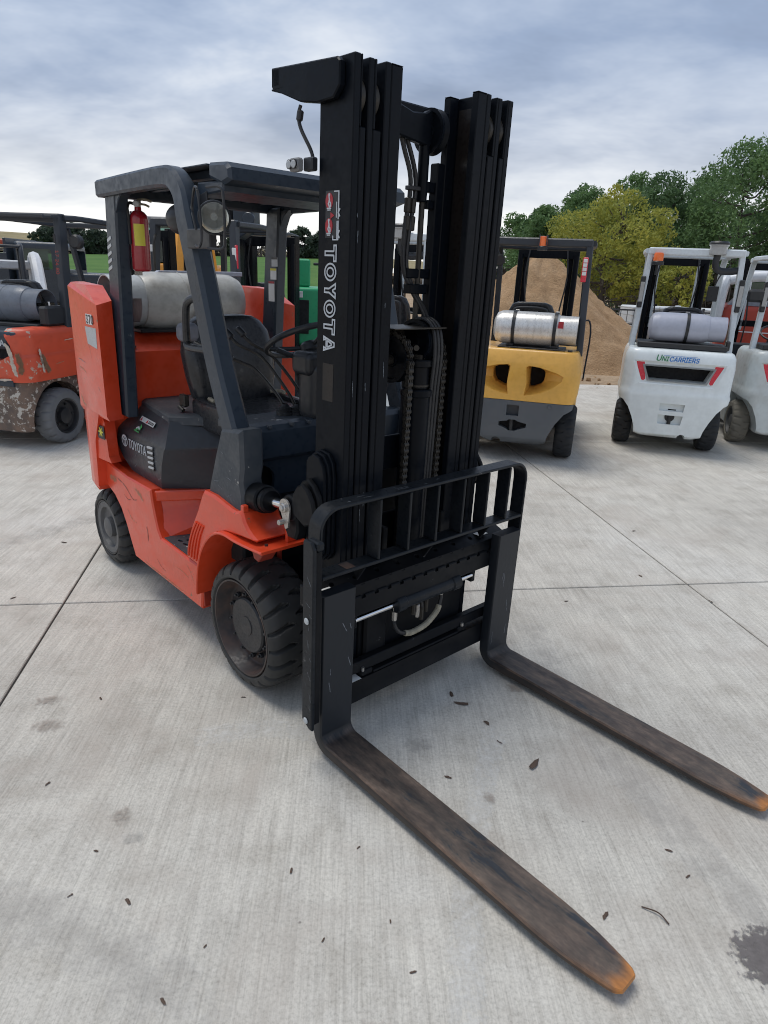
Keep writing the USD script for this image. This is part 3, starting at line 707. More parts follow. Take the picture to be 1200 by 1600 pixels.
# frame: side skirts, floor, step wells
skirt = [(-0.478, 0.205), (-1.235, 0.205), (-1.275, 0.27), (-1.33, 0.37), (-1.385, 0.445), (-1.46, 0.50), (-1.56, 0.533), (-1.74, 0.54), (-1.74, 0.74), (-1.62, 0.70), (-1.45, 0.672), (-1.27, 0.658), (-0.970, 0.664), (-0.960, 0.60), (-0.940, 0.53), (-0.915, 0.465), (-0.885, 0.430), (-0.62, 0.424), (-0.47, 0.424), (-0.452, 0.36)]
for sd in (-1, 1):
    m = prism(skirt, 'y', -0.53, -0.475, 0.008)
    part(F, 'side_skirt', xf(m, (0, 0, 0), sd > 0), 'orange_paint')
    # sill ledge that carries the hood
    led = prism([(-1.70, -0.522), (-1.0, -0.522), (-0.955, -0.505), (-0.84, -0.285), (-0.79, -0.25), (-0.79, -0.05), (-1.70, -0.05)], 'z', 0.60, 0.655, 0.006)
    part(F, 'sill_ledge', xf(led, (0, 0, 0), sd > 0), 'orange_paint')
    wall = loft([np.array([(-0.975, -0.50, 0.612), (-0.86, -0.29, 0.612), (-0.78, -0.25, 0.612), (-0.78, -0.05, 0.612), (-1.1, -0.05, 0.612), (-1.1, -0.50, 0.612)])[::-1],
                 np.array([(-0.965, -0.505, 0.56), (-0.845, -0.27, 0.56), (-0.77, -0.24, 0.56), (-0.77, -0.05, 0.56), (-1.1, -0.05, 0.56), (-1.1, -0.505, 0.56)])[::-1],
                 np.array([(-0.935, -0.51, 0.49), (-0.82, -0.30, 0.50), (-0.77, -0.24, 0.50), (-0.77, -0.05, 0.50), (-1.1, -0.05, 0.50), (-1.1, -0.51, 0.49)])[::-1],
                 np.array([(-0.90, -0.512, 0.415), (-0.85, -0.36, 0.415), (-0.77, -0.26, 0.415), (-0.77, -0.05, 0.415), (-1.1, -0.05, 0.415), (-1.1, -0.512, 0.415)])[::-1]])
    part(F, 'step_well', xf(wall, (0, 0, 0), sd > 0), 'orange_paint')
    # step plate with slots
    base = Polygon([(-0.905, -0.514), (-0.62, -0.514), (-0.50, -0.50), (-0.50, -0.22), (-0.80, -0.22), (-0.862, -0.375)])
    slots = [affinity.rotate(affinity.scale(Point(-0.80 + 0.055 * i + 0.02 * (j % 2), -0.465 + 0.036 * j).buffer(1, 8), 0.019, 0.009), 12) for i in range(5) for j in range(5)]
    slots = [s_ for s_ in slots if base.buffer(-0.012).contains(s_)]
    pl = flat(base.difference(unary_union(slots)), 0.006); pl.apply_translation((0, 0, 0.424))
    sp = part(F, 'step_plate', xf(pl, (0, 0, 0), sd > 0), 'slate_worn')
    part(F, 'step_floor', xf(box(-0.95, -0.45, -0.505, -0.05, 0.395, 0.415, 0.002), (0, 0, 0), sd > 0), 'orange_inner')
    # fender body above the wheel, with ribs beside the step
    arch = [(-0.452, 0.372), (-0.438, 0.44), (-0.405, 0.525), (-0.35, 0.60), (-0.28, 0.655), (-0.204, 0.683)]
    body = [(-0.595, 0.432), (-0.462, 0.428)] + arch + [(-0.10, 0.70), (0.02, 0.712), (0.032, 0.724), (0.0, 0.736), (-0.03, 0.752), (-0.055, 0.775), (-0.07, 0.805), (-0.09, 0.815), (-0.12, 0.80), (-0.16, 0.80), (-0.30, 0.82), (-0.392, 0.818), (-0.412, 0.79), (-0.455, 0.715), (-0.52, 0.62), (-0.575, 0.50)]
    part(F, 'fender_body', xf(prism(body, 'y', -0.535, -0.36, 0.01), (0, 0, 0), sd > 0), 'orange_paint')
    for k in range(4):
        o = 0.026 * k
        pts = [(-0.568 + o, -0.537, 0.452), (-0.552 + o, -0.538, 0.51), (-0.515 + o * 0.9, -0.538, 0.585), (-0.468 + o * 0.8, -0.538, 0.65)]
        part(F, 'fender_rib', xf(tube(pts, 0.0055, 6, 4), (0, 0, 0), sd > 0), 'orange_paint')
    lip = smooth_path([(-0.462, 0.30), (-0.455, 0.36), (-0.438, 0.44), (-0.405, 0.525), (-0.35, 0.60), (-0.28, 0.657), (-0.20, 0.683), (-0.10, 0.684), (0.0, 0.690), (0.108, 0.700)], 4)
    n2 = np.gradient(lip, axis=0); n2 /= np.linalg.norm(n2, axis=1, keepdims=True); nr = np.stack([-n2[:, 1], n2[:, 0]], 1)
    strip = np.vstack([lip + nr * 0.006, (lip - nr * 0.006)[::-1]])
    part(F, 'fender_flare', xf(prism(strip, 'y', -0.562, -0.335, 0.004), (0, 0, 0), sd > 0), 'orange_paint')
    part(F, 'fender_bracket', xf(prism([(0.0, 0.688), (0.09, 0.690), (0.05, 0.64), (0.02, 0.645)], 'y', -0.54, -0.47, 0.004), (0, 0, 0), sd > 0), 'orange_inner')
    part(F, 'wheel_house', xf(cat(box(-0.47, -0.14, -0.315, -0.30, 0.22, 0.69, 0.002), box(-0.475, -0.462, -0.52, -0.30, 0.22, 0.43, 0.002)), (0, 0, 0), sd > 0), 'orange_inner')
    part(F, 'bolt', xf(rod((0.05, -0.50, 0.70), (0.05, -0.50, 0.708), 0.007, 8), (0, 0, 0), sd > 0), 'label_black')
part(F, 'chassis', cat(box(-1.55, -0.05, -0.30, 0.30, 0.16, 0.40, 0.02), box(-0.30, -0.16, -0.34, 0.34, 0.30, 0.80, 0.01)), 'carriage_black')
part(F, 'front_frame', box(0.06, 0.075, -0.42, -0.345, 0.70, 0.765, 0.004), 'orange_paint')
part(F, 'front_shield', box(0.035, 0.05, -0.30, 0.50, 0.585, 1.02, 0.004), 'carriage_black')

# counterweight
def halfplan(pts):
    p = np.array(pts, float)
    return np.vstack([p, (p * [1, -1])[::-1]])
cw_plan = [(-1.45, -0.42), (-1.45, -0.578), (-1.60, -0.583), (-1.70, -0.565), (-1.79, -0.52), (-1.90, -0.46), (-2.05, -0.38), (-2.13, -0.20)]
def cwring(z, shrink=0.0, x0=None):
    p = halfplan(cw_plan)
    p = p + np.sign(p) * np.array([[0.0, -1.0]]) * shrink
    p[:, 0] += shrink * (p[:, 0] < -1.5)
    if x0 is not None:
        p[:, 0] = np.minimum(p[:, 0], x0)
    return np.column_stack([p, np.full(len(p), z)])
part(F, 'counterweight', loft([cwring(0.50, 0.02, -1.60), cwring(0.535, 0.0, -1.56), cwring(0.80, 0.0, -1.54), cwring(0.96, 0.0), cwring(1.10, 0.0), cwring(1.20, 0.03), cwring(1.24, 0.06)]), 'orange_paint')
part(F, 'counterweight_top', prism([(-2.02, 1.1), (-2.02, 1.33), (-1.96, 1.372), (-1.55, 1.372), (-1.42, 1.283), (-1.42, 0.95), (-1.5, 0.9)], 'y', -0.47, 0.47, 0.012), 'orange_paint')
for sd in (-1, 1):
    lo = np.array([(-1.315, -0.583), (-1.70, -0.583), (-1.86, -0.50), (-1.86, -0.44), (-1.345, -0.495)])
    secs = []
    for z, sh, top in ((0.95, 0.012, 0), (0.975, 0.0, 0), (1.30, 0.0, 0)):
        p = lo.copy(); p[:, 1] += sh; secs.append(np.column_stack([p, np.full(5, z)]))
    tp_ = lo.copy(); secs.append(np.column_stack([tp_, [1.525, 1.60, 1.60, 1.60, 1.545]]))
    tq = lo.copy(); tq[:, 0] = [-1.50, -1.70, -1.84, -1.84, -1.47]; tq[:, 1] = [-0.565, -0.565, -0.49, -0.45, -0.485]
    secs.append(np.column_stack([tq, [1.612, 1.618, 1.618, 1.618, 1.612]]))
    part(F, 'counterweight_ear', xf(loft(secs), (0, 0, 0), sd > 0), 'orange_paint')
    blk = loft([np.column_stack([np.array([(-1.42, -0.556), (-1.62, -0.578), (-1.62, -0.492), (-1.43, -0.497)]), np.full(4, z)]) + np.array([[dx, 0, 0], [0, 0, 0], [0, 0, 0], [dx, 0, 0]]) for z, dx in ((0.705, 0.03), (0.735, 0.0), (0.92, -0.02), (0.945, -0.04))])
    part(F, 'corner_block', xf(blk, (0, 0, 0), sd > 0), 'orange_paint')

# engine hood, rear deck and the pad on it
def hoodring(z, a, b, c, d):
    """a: rear, b: front of the side panel, c: inner front corner, all as (u, v)."""
    p = halfplan([a, b, c, d])
    return np.column_stack([p, np.full(len(p), z)])
hood = loft([hoodring(0.628, (-1.30, -0.44), (-1.0, -0.448), (-0.87, -0.285), (-0.76, -0.20)),
             hoodring(0.665, (-1.36, -0.462), (-0.975, -0.466), (-0.845, -0.275), (-0.74, -0.19)),
             hoodring(0.72, (-1.44, -0.472), (-0.955, -0.474), (-0.835, -0.27), (-0.73, -0.18)),
             hoodring(0.79, (-1.50, -0.476), (-0.93, -0.478), (-0.82, -0.265), (-0.715, -0.17)),
             hoodring(0.868, (-1.50, -0.464), (-0.90, -0.476), (-0.80, -0.255), (-0.70, -0.16)),
             hoodring(0.885, (-1.50, -0.454), (-0.902, -0.466), (-0.806, -0.25), (-0.706, -0.155)),
             hoodring(0.955, (-1.46, -0.395), (-0.93, -0.435), (-0.83, -0.235), (-0.73, -0.14)),
             hoodring(1.0, (-1.44, -0.35), (-0.945, -0.415), (-0.85, -0.225), (-0.75, -0.13)),
             hoodring(1.01, (-1.43, -0.33), (-0.96, -0.40), (-0.87, -0.215), (-0.77, -0.12))])
hp = part(F, 'engine_hood', hood, 'slate_plastic')
part(hp, 'hood_pad', loft([np.column_stack([np.array(r), np.full(6, z)]) for z, r in
     ((0.985, [(-1.45, -0.35), (-0.955, -0.418), (-0.815, -0.245), (-0.85, -0.02), (-1.2, 0.0), (-1.45, -0.05)]),
      (1.020, [(-1.45, -0.347), (-0.957, -0.413), (-0.82, -0.243), (-0.85, -0.02), (-1.2, 0.0), (-1.45, -0.05)]),
      (1.032, [(-1.43, -0.33), (-0.975, -0.392), (-0.85, -0.24), (-0.88, -0.04), (-1.2, -0.02), (-1.43, -0.07)]))]), 'slate_worn')
part(F, 'rear_deck', box(-1.415, -1.30, -0.36, 0.36, 0.97, 1.025, 0.01), 'slate_paint')
part(F, 'seat_deck', box(-1.0, -0.55, -0.19, 0.30, 0.80, 0.955, 0.012), 'black_plastic')
# vents and lettering on the hood's side panel
for k in range(5):
    z = 0.762 + 0.026 * k
    g = LineString([(0, 0), (0.052, 0.004)]).buffer(0.0058, 6)
    part(hp, 'vent', place(flat(g, 0.004), (-1.075, -0.4805, z - 0.012), (1, 0, 0.02), (0, 0, 1)), 'label_silver', smooth=False)
    part(hp, 'vent_slot', place(flat(g, 0.002), (-1.075, -0.4805, z - 0.024), (1, 0, 0.02), (0, 0, 1)), 'label_black', smooth=False)
tx = meshkit.text_mesh('TOYOTA', 0.050, 0.0015)
tx.apply_scale([0.78, 0.96, 1])
part(hp, 'maker_letters', place(tx, (-1.325, -0.4800, 0.798), (1, -0.006, 0.012), (0, 0.02, 1)), 'decal_white', smooth=False)
part(hp, 'maker_emblem', place(flat(emblem(0.036, 0.032, 0.0045), 0.0015), (-1.378, -0.4790, 0.825), (1, 0, 0), (0, 0, 1)), 'decal_white', smooth=False)
# stickers along the shoulder of the hood
sh_o, sh_x = np.array((-1.285, -0.4440, 0.922)), np.array((1, -0.075, 0.0)); sh_y = np.array((0.0, 0.58, 0.81))
part(hp, 'warning_label', place(flat(Polygon([(0, 0), (0.20, 0), (0.20, 0.028), (0, 0.028)]), 0.0012), sh_o + 0.03 * sh_y, sh_x, sh_y), 'label_silver', smooth=False)
for k in range(2):
    part(hp, 'warning_triangle', place(flat(Polygon([(0.005 + 0.085 * k, 0.004), (0.03 + 0.085 * k, 0.004), (0.0175 + 0.085 * k, 0.025)]), 0.002), sh_o + 0.03 * sh_y, sh_x, sh_y), 'decal_red', smooth=False)
for k in range(5):
    part(hp, 'label_pictogram', place(flat(Polygon([(0.12 + 0.015 * k, 0.006), (0.13 + 0.015 * k, 0.006), (0.128 + 0.015 * k, 0.022), (0.121 + 0.015 * k, 0.020)]), 0.002), sh_o + 0.03 * sh_y, sh_x, sh_y), 'label_black', smooth=False)
arrow = unary_union([affinity.rotate(Polygon([(-0.03, -0.006), (0.016, -0.006), (0.016, -0.02), (0.036, 0.002), (0.016, 0.022), (0.016, 0.008), (-0.03, 0.008)]), 20), Polygon([(-0.04, -0.022), (0.03, -0.022), (0.03, -0.016), (-0.04, -0.016)])])
part(hp, 'green_mark', place(flat(arrow, 0.0012), sh_o + np.array((0.045, -0.0035, 0.002)) - 0.010 * sh_y, sh_x, sh_y), 'decal_green', smooth=False)
part(hp, 'green_mark', place(flat(LineString([(-0.02, -0.004), (0.0, 0.006), (0.02, -0.002)]).buffer(0.004), 0.002), sh_o + np.array((0.045, -0.0050, 0.003)) - 0.010 * sh_y, sh_x, sh_y), 'decal_white', smooth=False)

# front towers, cowl and deck
for sd in (-1, 1):
    tw = [(-0.262, 1.115), (-0.315, 1.0), (-0.375, 0.86), (-0.392, 0.805), (-0.34, 0.792), (-0.165, 0.768), (-0.105, 0.778), (-0.098, 0.86), (-0.115, 0.92), (-0.10, 0.98), (-0.105, 1.135)]
    part(F, 'pillar_cover', xf(prism(tw, 'y', -0.512, -0.405, 0.014), (0, 0, 0), sd > 0), 'slate_worn')
hole = to_m3(trimesh.creation.cylinder(0.075, 0.3, sections=28, transform=trimesh.transformations.rotation_matrix(np.pi / 2, [0, 1, 0])))
cwm = to_m3(box(-0.235, -0.215, -0.43, 0.43, 0.70, 0.975, 0.0)) - hole.translate([-0.22, -0.36, 0.87]) - hole.translate([-0.22, 0.36, 0.87]) - hole.translate([-0.22, -0.36, 0.80]) - hole.translate([-0.22, 0.36, 0.80])
part(F, 'cowl', from_m3(cwm), 'slate_paint')
part(F, 'cowl_band', prism([(-0.20, 0.965), (-0.185, 0.98), (-0.175, 1.095), (-0.19, 1.118), (-0.24, 1.122), (-0.24, 0.965)], 'y', -0.445, 0.445, 0.003), 'slate_paint')
part(F, 'dash_deck', prism([(-0.235, 1.085), (-0.235, 1.118), (-0.47, 1.105), (-0.47, 1.07)], 'y', -0.41, 0.41, 0.004), 'slate_worn')
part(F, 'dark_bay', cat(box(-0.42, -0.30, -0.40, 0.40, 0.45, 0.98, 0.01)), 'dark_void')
for k, yy in enumerate((-0.33, -0.22, -0.13)):
    part(F, 'cowl_clip', box(-0.20, -0.17, yy - 0.008, yy + 0.008, 1.108, 1.122, 0.002), 'slate_worn')

# overhead guard
def guard_path(sd):
    y0 = -0.475 * sd * -1
    y0 = 0.475 * sd
    return [(-1.40, y0, 2.052), (-1.0, y0, 2.060), (-0.70, y0, 2.062), (-0.60, y0, 2.045), (-0.535, y0, 1.99), (-0.50, y0, 1.90), (-0.42, y0 * 0.995, 1.66), (-0.32, y0 * 0.985, 1.35), (-0.215, y0 * 0.97, 1.09)]
for sd in (-1, 1):
    gp_ = smooth_path(guard_path(sd), 6)
    sc_ = np.interp(np.arange(len(gp_)), [0, 12, 24, 30, len(gp_) - 1], [0.85, 0.9, 1.1, 1.25, 1.22])
    part(F, 'guard_pillar', sweep(gp_, rect(0.088, 0.066, 0.012), (0, 1, 0), scale=sc_), 'slate_paint')
    rp = prism([(-1.35, 2.045), (-1.225, 2.045), (-1.44 + 0.125, 0.96), (-1.46, 0.96)], 'y', -0.482, -0.415, 0.010)
    rpp = part(F, 'rear_pillar', xf(rp, (0, 0, 0), sd > 0), 'slate_paint')
    part(rpp, 'gusset', xf(prism([(-1.235, 2.03), (-1.15, 2.03), (-1.20, 2.0), (-1.245, 1.93)], 'y', -0.478, -0.43, 0.004), (0, 0, 0), sd > 0), 'slate_paint')
    for k in range(5):
        z = 1.83 - 0.033 * k
        part(rpp, 'vent_slot', xf(place(flat(LineString([(-0.018, -0.006), (0.018, 0.006)]).buffer(0.0075, 5), 0.0016), (-1.335 + 0.0 - (1.83 - z) * 0.10, -0.4825, z), (1, 0, 0), (0, 0, 1)), (0, 0, 0), sd > 0), 'label_silver', smooth=False)
part(F, 'guard_front_beam', prism([(-0.24, 2.03), (-0.245, 2.072), (-0.275, 2.092), (-0.40, 2.098), (-0.40, 2.045), (-0.30, 2.015)], 'y', -0.445, 0.445, 0.012), 'slate_paint')
part(F, 'guard_rear_beam', box(-1.41, -1.33, -0.475, 0.475, 2.02, 2.082, 0.008), 'slate_paint')
part(F, 'guard_cross_beam', prism([(-0.50, 1.985), (-0.30, 1.995), (-0.30, 2.03), (-0.50, 2.035)], 'y', -0.44, 0.44, 0.006), 'slate_paint')
for k in range(8):
    y = -0.36 + 0.72 * k / 7
    part(F, 'roof_bar', box(-1.36, -0.38, y - 0.012, y + 0.012, 2.055, 2.090, 0.004), 'slate_paint')
part(F, 'roof_sheet', box(-1.34, -0.42, -0.44, 0.44, 2.091, 2.096, 0.001), 'slate_paint')
for k, (z0, z1, m_) in enumerate(((1.74, 1.79, 'label_silver'), (1.67, 1.73, 'label_yellow'), (1.55, 1.66, 'label_white'))):
    du = -1.275 - (1.9 - (z0 + z1) / 2) * 0.215
    part(F, 'warning_label', box(du - 0.025 + 0.03, du + 0.035 + 0.03, 0.4135, 0.4149, z0, z1, 0.0), 'label_white' if m_ == 'label_yellow' else m_, smooth=False)
    part(F, 'label_band', box(du - 0.025 + 0.03, du + 0.035 + 0.03, 0.4127, 0.4134, z1 - 0.012, z1, 0.0), 'label_yellow' if k == 1 else 'decal_red' if k == 2 else 'label_black', smooth=False)

# work lamps on the right pillar
def lamp(c, d, r, name, guard=False, lit=True):
    c, d = np.array(c, float), np.array(d, float) / np.linalg.norm(d)
    prof = [(0.0, -0.075), (r * 0.35, -0.072), (r * 0.75, -0.05), (r * 0.96, -0.015), (r, 0.004), (r, 0.02), (r * 0.93, 0.022), (r * 0.88, 0.012)]
    m = lathe(prof, 'z', 32)
    x = np.cross((0, 0, 1), d); x /= np.linalg.norm(x); y = np.cross(d, x)
    lp = part(F, name, place(m, c, x, y), 'black_plastic')
    part(lp, 'reflector', place(lathe([(r * 0.88, 0.008), (r * 0.6, -0.012), (r * 0.25, -0.028), (0, -0.03)], 'z', 28), c, x, y), 'chrome_rod')
    part(lp, 'bulb', place(lathe([(0.0, 0.0), (0.012, -0.006), (0.012, -0.03), (0, -0.03)], 'z', 10), c, x, y), 'label_silver')
    part(lp, 'lens', place(lathe([(r * 0.9, 0.014), (r * 0.5, 0.019), (0, 0.021)], 'z', 28), c, x, y), 'lamp_glass')
    return lp
lamp((-0.20, -0.535, 1.895), (0.85, -0.42, -0.18), 0.058, 'work_lamp')
lamp((-0.735, -0.40, 1.912), (-0.9, 0.25, -0.1), 0.060, 'work_lamp')
gd = [(-0.30, -0.555, 1.855), (-0.315, -0.56, 1.925), (-0.285, -0.565, 1.985), (-0.20, -0.60, 1.985), (-0.185, -0.60, 1.95), (-0.175, -0.60, 1.83), (-0.195, -0.60, 1.795), (-0.29, -0.565, 1.80)]
part(F, 'lamp_guard', tube(gd, 0.005, 6, 4), 'black_plastic')
gd2 = [(-0.155, -0.585, 1.985), (-0.10, -0.565, 1.985), (-0.085, -0.56, 1.95), (-0.085, -0.56, 1.82), (-0.10, -0.565, 1.79), (-0.16, -0.585, 1.79)]
part(F, 'lamp_guard', tube(gd2, 0.005, 6, 4), 'black_plastic')
part(F, 'lamp_bracket', cat(box(-0.42, -0.24, -0.535, -0.505, 1.79, 1.86, 0.004), prism([(-0.66, 1.84), (-0.44, 1.74), (-0.40, 1.80), (-0.42, 2.0), (-0.66, 1.95)], 'y', -0.445, -0.437, 0.002)), 'black_plastic')
part(F, 'grab_handle', tube([(-0.485, -0.44, 1.615), (-0.60, -0.45, 1.59), (-0.635, -0.45, 1.54), (-0.64, -0.45, 1.42), (-0.62, -0.45, 1.395), (-0.425, -0.44, 1.40)], 0.016, 10, 4), 'seat_vinyl')
# hook of the grab handle's clamp above
# seat
part(F, 'seat_cushion', cat(cushion(-1.0, -0.52, -0.27, 0.20, 0.95, 1.085, 0.07, 0.045), cushion(-0.98, -0.54, -0.285, -0.215, 0.96, 1.105, 0.03, 0.025), cushion(-0.98, -0.54, 0.145, 0.215, 0.96, 1.105, 0.03, 0.025)), 'seat_vinyl', smooth=50)
bk = []
for z, xf0, xf1, hw, r in ((1.06, -1.03, -0.93, 0.20, 0.04), (1.10, -1.05, -0.92, 0.225, 0.05), (1.20, -1.075, -0.925, 0.245, 0.06), (1.32, -1.10, -0.945, 0.255, 0.065), (1.42, -1.115, -0.97, 0.235, 0.065), (1.47, -1.115, -0.985, 0.195, 0.06), (1.492, -1.105, -1.0, 0.15, 0.045), (1.498, -1.09, -1.02, 0.10, 0.03)):
    p = rrect(xf0, xf1, -hw - 0.035, hw - 0.035, r); bk.append(np.column_stack([p, np.full(len(p), z)]))
part(F, 'seat_back', loft(bk), 'seat_vinyl', smooth=50)
part(F, 'seat_patch', moved(cushion(-0.03, 0.045, -0.05, 0.05, 0, 0.09, 0.025, 0.03), (-1.0, -0.272, 1.375)), 'seat_scuffed', smooth=50, label='scuffed pale corner of the seat back')
part(F, 'seat_belt_buckle', cat(box(-1.02, -0.965, -0.325, -0.295, 1.06, 1.12, 0.006), rod((-1.0, -0.335, 1.06), (-0.965, -0.33, 1.045), 0.010, 10)), 'greasy_steel')
part(F, 'seat_foam', tube([(-0.90, -0.21, 1.10), (-0.86, -0.24, 1.112), (-0.80, -0.245, 1.108)], 0.010, 6), 'hose_guard', label='yellow foam showing through the torn seat edge')
part(F, 'seat_foam', tube([(-0.90, 0.14, 1.115), (-0.86, 0.17, 1.12), (-0.82, 0.175, 1.115)], 0.010, 6), 'hose_guard')
# levers
for pts, bt in (([(-0.37, -0.125, 1.12), (-0.43, -0.115, 1.175), (-0.60, -0.125, 1.275), (-0.665, -0.16, 1.305), (-0.70, -0.20, 1.325)], None), ([(-0.345, -0.075, 1.12), (-0.40, -0.085, 1.20), (-0.55, -0.127, 1.343), (-0.62, -0.21, 1.398), (-0.655, -0.225, 1.43)], None), ([(-0.325, -0.025, 1.12), (-0.38, -0.04, 1.21), (-0.52, -0.085, 1.345), (-0.58, -0.17, 1.41), (-0.615, -0.185, 1.442)], None)):
    lv = part(F, 'control_lever', tube(pts, 0.0075, 8, 5), 'greasy_steel')
    b = np.array(pts[0]); e, g = np.array(pts[-1]), np.array(pts[-2]); dd = (e - g) / np.linalg.norm(e - g)
    part(lv, 'rubber_boot', lathe([(0.040, -0.012), (0.040, 0.004), (0.034, 0.008), (0.036, 0.014), (0.028, 0.018), (0.030, 0.024), (0.020, 0.030), (0.012, 0.040)], 'z', 20, b), 'rubber_hose')
    part(lv, 'knob', rod(e - dd * 0.01, e + dd * 0.045, 0.0155, 14, 0.007), 'black_plastic')
part(F, 'control_lever', tube([(-0.60, -0.335, 1.36), (-0.66, -0.365, 1.385), (-0.70, -0.385, 1.40)], 0.008, 8), 'greasy_steel')
part(F, 'lever_knob', rod((-0.655, -0.362, 1.382), (-0.70, -0.386, 1.402), 0.0155, 12, 0.006), 'black_plastic')
# steering column and wheel
wc, wn = np.array((-0.37, 0.0, 1.435)), np.array((-0.45, 0.0, 0.89)); wn = wn / np.linalg.norm(wn)
e1 = np.array((0, 1.0, 0)); e2 = np.cross(wn, e1)
a_ = np.linspace(0, 2 * np.pi, 49)[:-1]
ringp = wc + 0.19 * (np.cos(a_)[:, None] * e1 + np.sin(a_)[:, None] * e2)
sw_ = part(F, 'steering_wheel', sweep(ringp, circle(0.0135, 10), wn, closed=True), 'black_plastic')
for a in (0.5, 2.6, 4.7):
    q = wc + 0.18 * (math.cos(a) * e1 + math.sin(a) * e2)
    part(sw_, 'spoke', tube([q, wc + (q - wc) * 0.5 - wn * 0.02, wc - wn * 0.035], 0.010, 8), 'black_plastic')
part(sw_, 'hub', rod(wc - wn * 0.06, wc - wn * 0.01, 0.045, 20, 0.012), 'black_plastic')
part(F, 'steering_column', cat(rod(wc - wn * 0.05, (-0.20, 0, 1.06), 0.045, 16, 0.01), cushion(-0.33, -0.18, -0.10, 0.10, 1.10, 1.36, 0.05, 0.04), cushion(-0.34, -0.20, -0.12, 0.04, 1.30, 1.40, 0.03, 0.03)), 'black_plastic')
part(F, 'turn_lever', tube([(-0.32, -0.03, 1.36), (-0.35, -0.10, 1.375), (-0.37, -0.165, 1.40)], 0.012, 8), 'black_plastic')
# stickers on the ear
eo = np.array((-1.44, -0.5838, 1.42))
part(F, 'number_sticker', box(-1.475, -1.39, -0.5845, -0.5832, 1.425, 1.475, 0), 'label_white', smooth=False)
nt = meshkit.text_mesh('370', 0.040, 0.001, bold=True); nt.apply_scale([0.95, 1, 1])
part(F, 'number_digits', place(nt, (-1.472, -0.5846, 1.43), (1, 0, 0), (0, 0, 1)), 'label_black', smooth=False)
part(F, 'reflective_sticker', place(flat(Polygon([(0, 0.0), (0.02, -0.085), (0.145, -0.10), (0.15, 0.0)]), 0.0012), (-1.50, -0.5832, 1.412), (1, 0, 0), (0, 0, 1)), 'label_silver', smooth=False)
bx = unary_union([affinity.rotate(LineString([(-0.022, 0), (0.022, 0)]).buffer(0.0042, 4), a) for a in (0, 60, 120)] + [Point(0, 0).buffer(0.012).difference(Point(0, 0).buffer(0.006))])
bdg = part(F, 'badge', place(flat(Polygon([(-0.037, -0.036), (0.037, -0.036), (0.037, 0.036), (-0.037, 0.036)]), 0.0012), (-1.472, -0.5665, 0.862), (1, 0.1, 0), (0, 0, 1)), 'label_black', smooth=False)
part(bdg, 'badge_mark', place(flat(bx, 0.001), (-1.472, -0.5682, 0.864), (1, 0.1, 0), (0, 0, 1)), 'label_yellow', smooth=False)
part(F, 'tie_down', cat(box(-0.098, -0.075, -0.525, -0.50, 0.79, 0.835, 0.003)), 'orange_paint')

# scrapes and scratches on the paint
def ribbon(pts, w, to3d):
    q = smooth_path(np.array([(a, b, 0.0) for a, b in pts]), 6)
    t = np.gradient(q, axis=0); t /= np.maximum(np.linalg.norm(t, axis=1, keepdims=True), 1e-9); s = np.stack([-t[:, 1], t[:, 0], t[:, 2] * 0], 1)
    o = np.array([-1, -0.5, 0, 0.5, 1]); tt = np.linspace(-1, 1, len(q)); ww = w * (1 - 0.5 * tt ** 4)
    v = (q[:, None] + s[:, None] * (o[None, :] * ww[:, None] / 2)[..., None]).reshape(-1, 3)
    e = np.maximum(np.abs(o)[None, :] ** 2, (np.abs(tt) ** 5)[:, None]).ravel()
    f = []
    for a in range(len(q) - 1):
        for b in range(4):
            f += [[a * 5 + b, a * 5 + b + 1, a * 5 + 6 + b], [a * 5 + b, a * 5 + 6 + b, a * 5 + 5 + b]]
    return tm([to3d(x, y) for x, y, _ in v], f), e
def scrape(parent, pts, w, mat, to3d, name='scrape'):
    m, e = ribbon(pts, w, to3d)
    set_edge(part(parent, name, m, mat, smooth=False), e)
on_skirt = lambda u, z: (u, -0.5312, z)
on_ear = lambda u, z: (u, -0.5842, z)
for pts, w, mt in (([(-1.42, 0.62), (-1.30, 0.60), (-1.20, 0.55), (-1.13, 0.57)], 0.012, 'scuff_dark'), ([(-1.33, 0.55), (-1.27, 0.53), (-1.22, 0.545)], 0.008, 'scuff_dark'), ([(-1.30, 0.48), (-1.24, 0.43), (-1.17, 0.42)], 0.012, 'scuff_brown'),
                   ([(-1.52, 0.60), (-1.45, 0.60), (-1.40, 0.61)], 0.055, 'scuff_brown'), ([(-1.18, 0.62), (-1.10, 0.60), (-1.06, 0.57)], 0.04, 'scuff_brown'), ([(-1.05, 0.45), (-1.04, 0.40), (-1.045, 0.35)], 0.018, 'scuff_dark'),
                   ([(-1.15, 0.225), (-0.9, 0.222), (-0.6, 0.223)], 0.014, 'scuff_brown'), ([(-0.75, 0.33), (-0.66, 0.335), (-0.58, 0.32)], 0.006, 'scuff_brown'), ([(-0.95, 0.30), (-0.90, 0.27), (-0.84, 0.26)], 0.007, 'scuff_dark'), ([(-0.62, 0.40), (-0.57, 0.36), (-0.53, 0.30)], 0.006, 'scuff_brown')):
    scrape(F, pts, w, mt, on_skirt)
for pts, w, mt in (([(-1.66, 1.235), (-1.60, 1.23), (-1.52, 1.215)], 0.008, 'scuff_light'), ([(-1.67, 1.195), (-1.60, 1.185), (-1.54, 1.165)], 0.012, 'scuff_brown'), ([(-1.68, 1.05), (-1.64, 1.0), (-1.60, 0.985)], 0.030, 'scuff_brown'), ([(-1.40, 1.12), (-1.36, 1.09)], 0.006, 'scuff_dark'), ([(-1.50, 1.35), (-1.46, 1.30), (-1.45, 1.25)], 0.005, 'scuff_dark')):
    scrape(F, pts, w, mt, on_ear)
rs_ = np.random.default_rng(21)
